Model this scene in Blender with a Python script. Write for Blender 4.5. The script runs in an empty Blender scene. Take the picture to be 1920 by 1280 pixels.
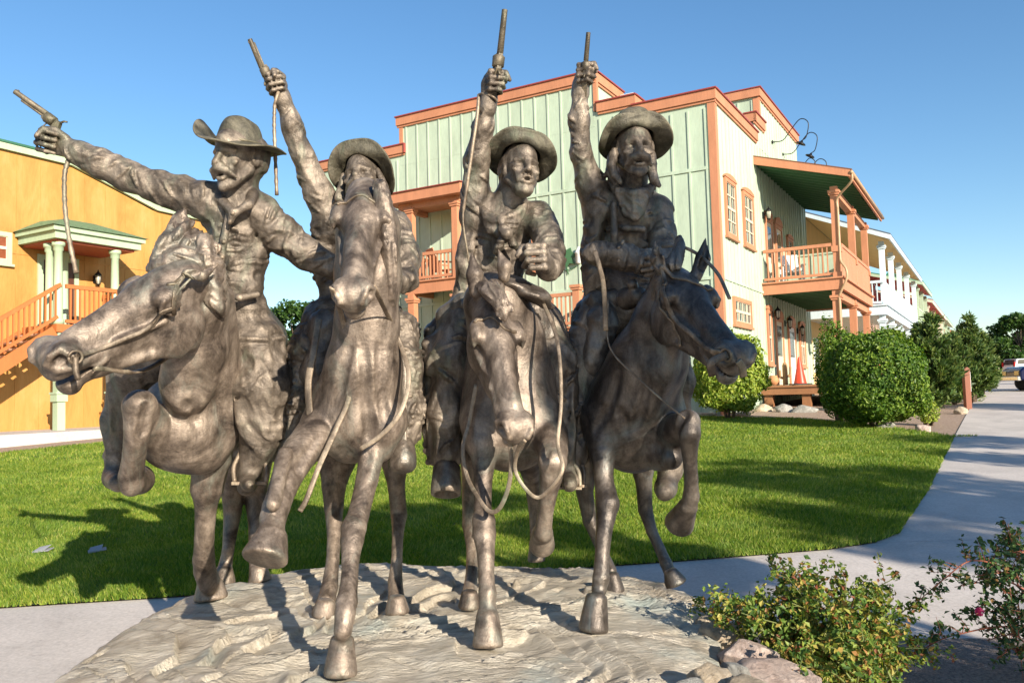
import bpy, math, random
import numpy as np
from mathutils import Matrix, Vector
random.seed(7)
rng = np.random.default_rng(7)
SC = bpy.context.scene
COL = SC.collection
R_ = math.radians

# ------------------------------------------------------------------ camera
FPX = 1555.0
PITCH, ROLL = R_(3.606), R_(-1.602)
EYE = np.array([0.0, 0.0, 1.6])
_fwd = np.array([0, math.cos(PITCH), math.sin(PITCH)])
_up0 = np.array([0, -math.sin(PITCH), math.cos(PITCH)])
_rt0 = np.array([1.0, 0, 0])
_rt = math.cos(ROLL) * _rt0 + math.sin(ROLL) * _up0
_up = -math.sin(ROLL) * _rt0 + math.cos(ROLL) * _up0
cam_data = bpy.data.cameras.new("camera")
cam = bpy.data.objects.new("camera", cam_data)
COL.objects.link(cam)
cam.matrix_world = Matrix(((_rt[0], _up[0], -_fwd[0], EYE[0]), (_rt[1], _up[1], -_fwd[1], EYE[1]),
                           (_rt[2], _up[2], -_fwd[2], EYE[2]), (0, 0, 0, 1)))
cam_data.sensor_width = 36.0
cam_data.lens = 36.0 * FPX / 1920.0
cam_data.clip_start = 0.05
cam_data.clip_end = 3000.0
SC.camera = cam


def ray(x, y):
    return _rt * ((x - 960) / FPX) - _up * ((y - 640) / FPX) + _fwd


def P(x, y, Y):
    """the point at distance Y (metres ahead) seen in direction x, y of the survey photo"""
    r = ray(x, y)
    return EYE + r * (Y / r[1])


def zt(Y):
    Y = np.maximum(Y, 0)
    return 2.45 * (1 - np.exp(-Y / 48.0))


def G(x, y):
    r = ray(x, y)
    lo, hi = 0.5, 500.0
    for _ in range(50):
        m = (lo + hi) / 2
        if EYE[2] + r[2] * m / r[1] > zt(m):
            lo = m
        else:
            hi = m
    return EYE + r * (lo / r[1])


def px(r, Y):
    return r * Y / FPX


def nrm(v):
    v = np.asarray(v, float)
    return v / np.linalg.norm(v)


def V(dx, dy, dz):
    """direction: dx to the right, dy up, dz towards the viewer's side"""
    return nrm((dx, -dz, dy))


# ------------------------------------------------------------------ object helpers
def tag(o, label=None, cat=None, group=None, kind=None):
    if label: o['label'] = label
    if cat: o['category'] = cat
    if group: o['group'] = group
    if kind: o['kind'] = kind
    return o


def empty(name, loc, label=None, cat=None, group=None, rz=0.0):
    o = bpy.data.objects.new(name, None)
    o.empty_display_size = 0.3
    COL.objects.link(o)
    o.location = Vector([float(a) for a in loc])
    o.rotation_euler = (0, 0, rz)
    return tag(o, label, cat, group)


def root_of(o):
    while o.parent: o = o.parent
    return o


def link(name, me, mat, parent=None, world=False):
    """world=True: vertices are in world space, moved into the parent's frame"""
    o = bpy.data.objects.new(name, me)
    COL.objects.link(o)
    if mat is not None and len(me.materials) == 0:
        me.materials.append(mat)
    if parent is not None:
        o.parent = parent
        if world:
            rt = root_of(parent)
            me.transform(Matrix.Translation(-rt.location))
    return o


def np_mesh(name, V_, quads=None, tris=None, smooth=True, mats=None, midx=None):
    me = bpy.data.meshes.new(name)
    V_ = np.asarray(V_, np.float32)
    nq = 0 if quads is None else len(quads)
    nt = 0 if tris is None else len(tris)
    loops = []
    if nq: loops.append(np.asarray(quads, np.int32).ravel())
    if nt: loops.append(np.asarray(tris, np.int32).ravel())
    L = np.concatenate(loops)
    me.vertices.add(len(V_)); me.vertices.foreach_set('co', V_.ravel())
    me.loops.add(len(L)); me.loops.foreach_set('vertex_index', L)
    st = np.concatenate([np.arange(nq) * 4, nq * 4 + np.arange(nt) * 3]).astype(np.int32)
    tot = np.concatenate([np.full(nq, 4), np.full(nt, 3)]).astype(np.int32)
    me.polygons.add(nq + nt)
    me.polygons.foreach_set('loop_start', st)
    me.polygons.foreach_set('loop_total', tot)
    me.polygons.foreach_set('use_smooth', np.full(nq + nt, smooth))
    if mats:
        for m in mats: me.materials.append(m)
        if midx is not None: me.polygons.foreach_set('material_index', np.asarray(midx, np.int32))
    me.update(calc_edges=True)
    me.validate()
    return me


class MB:
    """collects boxes, prisms, tubes and lathes, then links them as ONE mesh"""
    def __init__(s): s.v = []; s.f = []; s.sm = []
    def add(s, vs, fs, smooth=False):
        b = len(s.v)
        s.v += [tuple(map(float, v)) for v in vs]
        s.f += [tuple(b + i for i in f) for f in fs]
        s.sm += [smooth] * len(fs)
        return s
    def box(s, x0, x1, y0, y1, z0, z1):
        return s.hexa([(x0, y0, z0), (x1, y0, z0), (x1, y1, z0), (x0, y1, z0), (x0, y0, z1), (x1, y0, z1), (x1, y1, z1), (x0, y1, z1)])
    def hexa(s, p):
        return s.add(p, [(0, 3, 2, 1), (4, 5, 6, 7), (0, 1, 5, 4), (1, 2, 6, 5), (2, 3, 7, 6), (3, 0, 4, 7)])
    def bar(s, a, b, w, h, up=(0, 0, 1)):
        a = np.array(a, float); b = np.array(b, float); d = nrm(b - a); up = np.array(up, float)
        sd = np.cross(d, up); n = np.linalg.norm(sd)
        sd = nrm(np.cross(d, (0, 1, 0))) if n < 1e-4 else sd / n
        u = np.cross(sd, d)
        q = [c + sd * i * w / 2 + u * j * h / 2 for c in (a, b) for i, j in ((-1, -1), (1, -1), (1, 1), (-1, 1))]
        return s.add(q, [(0, 1, 2, 3), (7, 6, 5, 4), (0, 4, 5, 1), (1, 5, 6, 2), (2, 6, 7, 3), (3, 7, 4, 0)])
    def tube(s, pts, rad, seg=10, cap=True):
        pts = [np.array(p, float) for p in pts]
        n = len(pts)
        if np.isscalar(rad): rad = [rad] * n
        T = [nrm(pts[min(i + 1, n - 1)] - pts[max(i - 1, 0)]) for i in range(n)]
        a = np.array((0, 0, 1.0)) if abs(T[0][2]) < .9 else np.array((1.0, 0, 0))
        vs = []
        N = nrm(np.cross(T[0], a))
        for i in range(n):
            N = nrm(N - T[i] * (N @ T[i])); B = np.cross(T[i], N)
            for k in range(seg):
                an = 2 * math.pi * k / seg
                vs.append(pts[i] + rad[i] * (math.cos(an) * N + math.sin(an) * B))
        fs = [(i * seg + k, i * seg + (k + 1) % seg, (i + 1) * seg + (k + 1) % seg, (i + 1) * seg + k) for i in range(n - 1) for k in range(seg)]
        b0 = len(vs)
        if cap:
            fs.append(tuple(range(seg))[::-1]); fs.append(tuple((n - 1) * seg + k for k in range(seg)))
        return s.add(vs, fs, True)
    def lathe(s, o, ax, prof, seg=20):
        """prof: (distance along ax, radius)"""
        o = np.array(o, float); ax = nrm(ax)
        return s.tube_prof(o, ax, prof, seg)
    def tube_prof(s, o, ax, prof, seg):
        a = np.array((0, 0, 1.0)) if abs(ax[2]) < .9 else np.array((1.0, 0, 0))
        N = nrm(np.cross(ax, a)); B = np.cross(ax, N)
        vs = []
        for t, r in prof:
            for k in range(seg):
                an = 2 * math.pi * k / seg
                vs.append(o + ax * t + r * (math.cos(an) * N + math.sin(an) * B))
        n = len(prof)
        fs = [(i * seg + k, i * seg + (k + 1) % seg, (i + 1) * seg + (k + 1) % seg, (i + 1) * seg + k) for i in range(n - 1) for k in range(seg)]
        fs.append(tuple(range(seg))[::-1]); fs.append(tuple((n - 1) * seg + k for k in range(seg)))
        return s.add(vs, fs, True)
    def prism(s, poly, d):
        """poly: ordered 3-D points of a flat outline; d: extrusion vector"""
        n = len(poly); d = np.array(d, float); poly = [np.array(p, float) for p in poly]
        vs = poly + [p + d for p in poly]
        fs = [tuple(range(n))[::-1], tuple(range(n, 2 * n))] + [(i, (i + 1) % n, n + (i + 1) % n, n + i) for i in range(n)]
        return s.add(vs, fs)
    def build(s, name, mat, parent=None, world=False, off=None, bevel=0.0):
        me = bpy.data.meshes.new(name)
        vs = np.array(s.v)
        if off is not None: vs = vs + np.array(off)
        me.from_pydata([tuple(v) for v in vs], [], s.f)
        me.polygons.foreach_set('use_smooth', s.sm)
        me.update()
        o = link(name, me, mat, parent, world)
        if bevel:
            m = o.modifiers.new('bevel', 'BEVEL'); m.width = bevel; m.segments = 2; m.limit_method = 'ANGLE'
        return o


# ------------------------------------------------------------------ materials
def new_mat(name):
    m = bpy.data.materials.new(name); m.use_nodes = True
    nt = m.node_tree; nt.nodes.clear()
    out = nt.nodes.new('ShaderNodeOutputMaterial'); b = nt.nodes.new('ShaderNodeBsdfPrincipled')
    nt.links.new(b.outputs[0], out.inputs[0])
    return m, nt, b


def nd(nt, typ, **kw):
    n = nt.nodes.new(typ)
    for k, v in kw.items(): setattr(n, k, v)
    return n


def noise_node(nt, scale, detail=5, rough=.6, coord='Object', stretch=None, dist=0.0):
    tc = nd(nt, 'ShaderNodeTexCoord'); src = tc.outputs[coord]
    if stretch:
        mp = nd(nt, 'ShaderNodeMapping'); mp.inputs['Scale'].default_value = stretch
        nt.links.new(src, mp.inputs[0]); src = mp.outputs[0]
    n = nd(nt, 'ShaderNodeTexNoise'); n.inputs['Scale'].default_value = scale
    n.inputs['Detail'].default_value = detail; n.inputs['Roughness'].default_value = rough
    n.inputs['Distortion'].default_value = dist
    nt.links.new(src, n.inputs['Vector'])
    return n


def ramp(nt, fac, stops):
    r = nd(nt, 'ShaderNodeValToRGB'); cr = r.color_ramp
    while len(cr.elements) < len(stops): cr.elements.new(.5)
    for e, (p, c) in zip(cr.elements, stops):
        e.position = p; e.color = (c[0], c[1], c[2], 1)
    nt.links.new(fac, r.inputs[0])
    return r


def mixc(nt, fac, a, b, mode='MIX'):
    m = nd(nt, 'ShaderNodeMix'); m.data_type = 'RGBA'; m.blend_type = mode
    for sock, val in ((m.inputs[0], fac), (m.inputs[6], a), (m.inputs[7], b)):
        if isinstance(val, (int, float)): sock.default_value = val
        elif isinstance(val, tuple): sock.default_value = (*val, 1)
        else: nt.links.new(val, sock)
    return m.outputs[2]


def bump(nt, b, h, strength=.3, dist=.02, prev=None):
    bp = nd(nt, 'ShaderNodeBump'); bp.inputs['Strength'].default_value = strength; bp.inputs['Distance'].default_value = dist
    nt.links.new(h, bp.inputs['Height'])
    if prev is not None: nt.links.new(prev, bp.inputs['Normal'])
    nt.links.new(bp.outputs[0], b.inputs['Normal'])
    return bp.outputs[0]


def simple(name, c, rough=.6, metal=0.0, var=.12, scale=6.0, bmp=.15, bscale=60.0, bdist=.004, spec=.4, coord='Object', stretch=None):
    m, nt, b = new_mat(name)
    n = noise_node(nt, scale, 6, .65, coord, stretch)
    lo = tuple(max(0, x * (1 - var)) for x in c); hi = tuple(min(1, x * (1 + var)) for x in c)
    r = ramp(nt, n.outputs[0], [(.3, lo), (.7, hi)])
    nt.links.new(r.outputs[0], b.inputs['Base Color'])
    b.inputs['Roughness'].default_value = rough; b.inputs['Metallic'].default_value = metal
    b.inputs['Specular IOR Level'].default_value = spec
    if bmp:
        n2 = noise_node(nt, bscale, 4, .6, coord, stretch)
        bump(nt, b, n2.outputs[0], bmp, bdist)
    return m


# ------------------------------------------------------------------ implicit surfaces for the cast figures
_TAB = rng.random((32, 32, 32)).astype(np.float32)


def noise3(X, Y, Z):
    X, Y, Z = np.broadcast_arrays(X, Y, Z)
    xi = np.floor(X); yi = np.floor(Y); zi = np.floor(Z)
    fx = X - xi; fy = Y - yi; fz = Z - zi
    fx = fx * fx * (3 - 2 * fx); fy = fy * fy * (3 - 2 * fy); fz = fz * fz * (3 - 2 * fz)
    a = xi.astype(np.int32) & 31; b = yi.astype(np.int32) & 31; c = zi.astype(np.int32) & 31
    a1 = (a + 1) & 31; b1 = (b + 1) & 31; c1 = (c + 1) & 31
    T = _TAB
    l = lambda p, q, t: p + (q - p) * t
    return l(l(l(T[a, b, c], T[a1, b, c], fx), l(T[a, b1, c], T[a1, b1, c], fx), fy),
             l(l(T[a, b, c1], T[a1, b, c1], fx), l(T[a, b1, c1], T[a1, b1, c1], fx), fy), fz)


def smin(a, b, k):
    if k <= 0: return np.minimum(a, b)
    h = np.clip(.5 + .5 * (b - a) / k, 0, 1)
    return b + (a - b) * h - k * h * (1 - h)


def folds(axis, f_al, f_pr, amp, seed=0.0, ridged=True):
    """cloth folds: crests run across 'axis' (f_al cycles/m along it, f_pr across)"""
    ax = nrm(axis); t = np.array((0, 0, 1.0)) if abs(ax[2]) < .9 else np.array((1.0, 0, 0))
    N = nrm(np.cross(ax, t)); B = np.cross(ax, N)
    def fn(X, Y, Z):
        a = X * ax[0] + Y * ax[1] + Z * ax[2]; n = X * N[0] + Y * N[1] + Z * N[2]; b = X * B[0] + Y * B[1] + Z * B[2]
        w = noise3(a * 5 + seed, n * 5, b * 5)
        q = noise3(a * f_al + w * 1.6 + seed, n * f_pr + seed, b * f_pr + w)
        q2 = noise3(a * f_al * 2.3 + w * 2.2 + 7, n * f_pr * 1.8 + seed, b * f_pr * 1.8 + w)
        if ridged: q = 1 - np.abs(2 * q - 1); q2 = 1 - np.abs(2 * q2 - 1)
        return -amp * ((q - .5) * 1.6 + (q2 - .5) * .55)
    return fn


def woolly(f, amp, seed=0.0):
    def fn(X, Y, Z):
        w = noise3(X * f * .35 + seed, Y * f * .35, Z * f * .35)
        q = noise3(X * f + w * 3, Y * f + seed, Z * f + w * 2)
        return -amp * (np.abs(2 * q - 1) + w - .8)
    return fn


class Fig:
    def __init__(s, vox): s.vox = vox; s.pr = []
    def _add(s, lo, hi, fn, k, op, disp):
        if disp is not None:
            base = fn
            fn = lambda X, Y, Z: base(X, Y, Z) + disp(X, Y, Z)
        s.pr.append((np.array(lo, float), np.array(hi, float), fn, k, op))
        return s
    def cone(s, a, b, r1, r2, k=.03, flat=None, op='u', disp=None):
        a = np.array(a, float); b = np.array(b, float)
        ab = b - a
        e = max(1.0, flat[1] if flat else 1.0) * 1.0
        rr = max(r1, r2) * e
        lo = np.minimum(a - rr, b - rr); hi = np.maximum(a + rr, b + rr)
        if flat:
            ax = nrm(flat[0]); c = 1.0 / flat[1] - 1.0
            ab = ab + ax * (ab @ ax) * c
        L2 = max(ab @ ab, 1e-9)
        def fn(X, Y, Z):
            x = X - a[0]; y = Y - a[1]; z = Z - a[2]
            if flat:
                d = (x * ax[0] + y * ax[1] + z * ax[2]) * c
                x = x + d * ax[0]; y = y + d * ax[1]; z = z + d * ax[2]
            t = np.clip((x * ab[0] + y * ab[1] + z * ab[2]) / L2, 0, 1)
            d = np.sqrt((x - t * ab[0]) ** 2 + (y - t * ab[1]) ** 2 + (z - t * ab[2]) ** 2) - (r1 + (r2 - r1) * t)
            return d * (min(1.0, flat[1]) if flat else 1.0)
        return s._add(lo, hi, fn, k, op, disp)
    def ball(s, a, r, k=.03, op='u', disp=None):
        return s.cone(a, np.array(a) + 1e-4, r, r, k, None, op, disp)
    def ell(s, c, rad, axes=None, k=.03, op='u', disp=None):
        c = np.array(c, float); rad = np.array(rad, float)
        A = np.eye(3) if axes is None else np.array([nrm(q) for q in axes])
        ext = np.sqrt(((A * rad[:, None]) ** 2).sum(0))
        def fn(X, Y, Z):
            x = X - c[0]; y = Y - c[1]; z = Z - c[2]
            k0 = 0; k1 = 0
            for i in range(3):
                q = (x * A[i, 0] + y * A[i, 1] + z * A[i, 2]) / rad[i]
                k0 = k0 + q * q; k1 = k1 + (q / rad[i]) ** 2
            k0 = np.sqrt(k0); k1 = np.sqrt(k1) + 1e-9
            return k0 * (k0 - 1) / k1
        return s._add(c - ext, c + ext, fn, k, op, disp)
    def hoof(s, top, bot, r1, r2, k=.028):
        a = np.array(top, float); b = np.array(bot, float); L = np.linalg.norm(b - a); ax = (b - a) / L; r1 = r1 * .84
        rr = max(r1, r2) * 1.1
        def fn(X, Y, Z):
            x = X - a[0]; y = Y - a[1]; z = Z - a[2]
            t = x * ax[0] + y * ax[1] + z * ax[2]
            d = np.sqrt(np.maximum(x * x + y * y + z * z - t * t, 1e-12)) - (r1 + (r2 - r1) * np.clip(t / L, 0, 1))
            e = np.maximum(-t, t - L)
            q = smin(-d, -e, .018)
            return -q
        return s._add(np.minimum(a, b) - rr, np.maximum(a, b) + rr, fn, k, 'u', None)
    def chain(s, pts, k=.02, flat=None, disp=None, kend=None):
        """pts: (x, y, Y, r) in survey pixels"""
        q = [(P(p[0], p[1], p[2]), px(p[3], p[2])) for p in pts]
        for (a, ra), (b, rb) in zip(q[:-1], q[1:]): s.cone(a, b, ra, rb, k, flat, 'u', disp)
        return s
    def wchain(s, pts, k=.02, flat=None, disp=None):
        for a, b in zip(pts[:-1], pts[1:]): s.cone(a[:3], b[:3], a[3], b[3], k, flat, 'u', disp)
        return s
    def sdf(s, Q):
        Q = np.asarray(Q, float); X, Y, Z = Q[:, 0], Q[:, 1], Q[:, 2]
        D = np.full(len(Q), .3)
        for lo, hi, fn, k, op in s.pr:
            d = fn(X, Y, Z)
            D = smin(D, d, k) if op == 'u' else -smin(-D, d, k)
        return D
    def snap(s, Q, off=0.0, it=6):
        Q = np.array(Q, float); e = 2e-3
        for _ in range(it):
            d = s.sdf(Q)
            g = np.stack([s.sdf(Q + np.eye(3)[i] * e) - s.sdf(Q - np.eye(3)[i] * e) for i in range(3)], 1)
            g /= np.linalg.norm(g, axis=1, keepdims=True) + 1e-9
            Q = Q - g * (d - off)[:, None] * .9
        return Q, g
    def mesh(s, name, post=None):
        h = s.vox
        lo = np.min([p[0] for p in s.pr if p[4] == 'u'], axis=0) - 3 * h - .015
        hi = np.max([p[1] for p in s.pr if p[4] == 'u'], axis=0) + 3 * h + .015
        n = np.ceil((hi - lo) / h).astype(int) + 1
        xs = [(lo[i] + h * np.arange(n[i])).astype(np.float32) for i in range(3)]
        D = np.full(n, .1, np.float32)
        for a, b, fn, k, op in s.pr:
            m = k + .025
            i0 = np.maximum(((a - m - lo) / h).astype(int), 0); i1 = np.minimum(((b + m - lo) / h).astype(int) + 2, n)
            if (i1 <= i0).any(): continue
            sl = tuple(slice(i0[i], i1[i]) for i in range(3))
            d = fn(xs[0][sl[0]][:, None, None], xs[1][sl[1]][None, :, None], xs[2][sl[2]][None, None, :]).astype(np.float32)
            D[sl] = smin(D[sl], d, k) if op == 'u' else -smin(-D[sl], d, k)
        S = D < 0
        cnt = np.zeros(n - 1, np.int8)
        for dx in (0, 1):
            for dy in (0, 1):
                for dz in (0, 1):
                    cnt += S[dx:n[0] - 1 + dx, dy:n[1] - 1 + dy, dz:n[2] - 1 + dz]
        act = np.argwhere((cnt > 0) & (cnt < 8))
        idx = np.full(n - 1, -1, np.int32)
        idx[act[:, 0], act[:, 1], act[:, 2]] = np.arange(len(act))
        cr = np.array([(i, j, k) for i in (0, 1) for j in (0, 1) for k in (0, 1)])
        vals = np.stack([D[act[:, 0] + c[0], act[:, 1] + c[1], act[:, 2] + c[2]] for c in cr], 1)
        acc = np.zeros((len(act), 3), np.float32); wt = np.zeros(len(act), np.float32)
        for i in range(8):
            for j in range(i + 1, 8):
                if np.abs(cr[i] - cr[j]).sum() != 1: continue
                a = vals[:, i]; b = vals[:, j]; mk = (a < 0) != (b < 0)
                t = np.where(mk, a / np.where(mk, a - b, 1), 0)
                acc += mk[:, None] * (cr[i] + t[:, None] * (cr[j] - cr[i])); wt += mk
        Vv = lo + h * (act + acc / wt[:, None])
        quads = []
        for ax in range(3):
            o = [q for q in range(3) if q != ax]
            sl0 = [slice(None)] * 3; sl1 = [slice(None)] * 3
            sl0[ax] = slice(0, -1); sl1[ax] = slice(1, None)
            A = S[tuple(sl0)]; B = S[tuple(sl1)]
            e = np.argwhere(A != B)
            e = e[(e[:, o[0]] > 0) & (e[:, o[1]] > 0) & (e[:, o[0]] < n[o[0]] - 1) & (e[:, o[1]] < n[o[1]] - 1)]
            ins = A[e[:, 0], e[:, 1], e[:, 2]]
            def cell(d0, d1):
                c = e.copy(); c[:, o[0]] += d0; c[:, o[1]] += d1
                return idx[c[:, 0], c[:, 1], c[:, 2]]
            q = np.stack([cell(-1, -1), cell(0, -1), cell(0, 0), cell(-1, 0)], 1)
            fl = ins if ax != 1 else ~ins
            q[~fl] = q[~fl][:, ::-1]
            quads.append(q)
        Q = np.concatenate(quads)
        Q = Q[(Q >= 0).all(1)]
        # one light relaxation, keeps the facets of the grid from showing
        for _ in range(1):
            av = np.zeros_like(Vv); ct = np.zeros(len(Vv))
            for i in range(4):
                for j in (1, 3):
                    np.add.at(av, Q[:, i], Vv[Q[:, (i + j) % 4]]); np.add.at(ct, Q[:, i], 1)
            Vv = Vv * .5 + .5 * av / np.maximum(ct, 1)[:, None]
        return np_mesh(name, Vv, Q)


def catmull(pts, n=8):
    p = [np.array(q, float) for q in pts]
    p = [2 * p[0] - p[1]] + p + [2 * p[-1] - p[-2]]
    out = []
    for i in range(1, len(p) - 2):
        for t in np.linspace(0, 1, n, endpoint=False):
            a, b, c, d = p[i - 1], p[i], p[i + 1], p[i + 2]
            out.append(.5 * (2 * b + (c - a) * t + (2 * a - 5 * b + 4 * c - d) * t * t + (3 * b - a - 3 * c + d) * t ** 3))
    out.append(p[-2])
    return np.array(out)


def ribbon(mb, pts, w, th, normals=None, nrm0=None):
    """flat strap with a real thickness"""
    pts = np.asarray(pts); n = len(pts); vs = []; fs = []
    for i in range(n):
        t = nrm(pts[min(i + 1, n - 1)] - pts[max(i - 1, 0)])
        N = normals[i] if normals is not None else np.array(nrm0, float)
        b = np.cross(N, t)
        nb = np.linalg.norm(b)
        b = b / nb if nb > 1e-5 else np.array((1.0, 0, 0))
        N2 = nrm(np.cross(t, b))
        if N2 @ N < 0: N2 = -N2
        for x, y in ((-1, -.6), (1, -.6), (1, .7), (.55, 1), (-.55, 1), (-1, .7)):
            vs.append(pts[i] + b * x * w / 2 + N2 * y * th)
    m = 6
    for i in range(n - 1):
        for k in range(m): fs.append((i * m + k, i * m + (k + 1) % m, (i + 1) * m + (k + 1) % m, (i + 1) * m + k))
    fs.append(tuple(range(m))[::-1]); fs.append(tuple((n - 1) * m + k for k in range(m)))
    mb.add(vs, fs, True)


def strap_on(mb, fig, pts, w, th, off=.001, n=8):
    """strap lying on the surface of a figure"""
    q, g = fig.snap(catmull(pts, n), off)
    ribbon(mb, q, w, th, normals=g)
# ------------------------------------------------------------------ bronze
def bronze_mat(name, dark, mid, light, green, rough=.42, metal=.55, hair=.25, gscale=4.0, tool=.32):
    m, nt, b = new_mat(name)
    n1 = noise_node(nt, 4.2, 8, .68, dist=.9)
    r1 = ramp(nt, n1.outputs[0], [(.36, dark), (.48, mid), (.64, light)])
    n2 = noise_node(nt, gscale, 5, .7, stretch=(1, 1, .45), dist=1.2)
    f2 = ramp(nt, n2.outputs[0], [(.52, (0, 0, 0)), (.72, (1, 1, 1))])
    c = mixc(nt, f2.outputs[0], r1.outputs[0], green)
    n3 = noise_node(nt, 22, 6, .7, stretch=(1, 1, .3))
    f3 = ramp(nt, n3.outputs[0], [(.32, (.52, .50, .48)), (.62, (1.12, 1.1, 1.08))])
    c = mixc(nt, 1.0, c, f3.outputs[0], 'MULTIPLY')
    n5 = noise_node(nt, 140, 3, .6)
    f5 = ramp(nt, n5.outputs[0], [(.3, (.75, .75, .75)), (.6, (1, 1, 1))])
    c = mixc(nt, .8, c, f5.outputs[0], 'MULTIPLY')
    # worn crests are brighter, hollows keep the dark patina
    ge = nd(nt, 'ShaderNodeNewGeometry')
    f4 = ramp(nt, ge.outputs['Pointiness'], [(.50, (1, 1, 1)), (.53, (1.1, 1.09, 1.06)), (.60, (1.6, 1.52, 1.4))])
    c = mixc(nt, .85, c, f4.outputs[0], 'MULTIPLY')
    nt.links.new(c, b.inputs['Base Color'])
    b.inputs['Metallic'].default_value = metal
    rr = ramp(nt, n3.outputs[0], [(.3, (rough - .1,) * 3), (.7, (rough + .15,) * 3)])
    nt.links.new(rr.outputs[0], b.inputs['Roughness'])
    na = noise_node(nt, 24, 6, .7, dist=.8)
    p = bump(nt, b, na.outputs[0], tool, .016)
    nb = noise_node(nt, 160, 3, .6, stretch=(1, 1, .35))
    bump(nt, b, nb.outputs[0], hair * .6, .004, p)
    return m


BR_HORSE = bronze_mat('horse bronze', (.060, .046, .038), (.180, .142, .115), (.355, .292, .24), (.20, .205, .175), .46, .46)
BR_DARK = bronze_mat('tack and shaded horse bronze', (.045, .038, .035), (.11, .092, .08), (.22, .19, .163), (.14, .155, .15), .38, .52)  # tack bronze; on the rightmost horse, tree shade put into the colour
BR_RIDER = bronze_mat('rider bronze', (.048, .039, .032), (.145, .118, .095), (.31, .26, .212), (.165, .18, .135), .48, .46, .15, tool=.5)
BR_HAT = bronze_mat('hat bronze', (.05, .045, .032), (.105, .096, .068), (.19, .17, .13), (.12, .145, .095), .55, .3, .3, tool=.5)
BR_LEATHER = bronze_mat('strap bronze', (.09, .07, .052), (.19, .152, .118), (.30, .25, .195), (.19, .20, .155), .5, .42, .15)
BR_STRAP = bronze_mat('bridle bronze', (.07, .053, .04), (.15, .12, .092), (.25, .205, .16), (.16, .17, .135), .46, .45, .1)
BR_GUN = bronze_mat('pistol bronze', (.045, .038, .028), (.09, .078, .058), (.15, .13, .098), (.11, .11, .07), .48, .35, .1)


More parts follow.
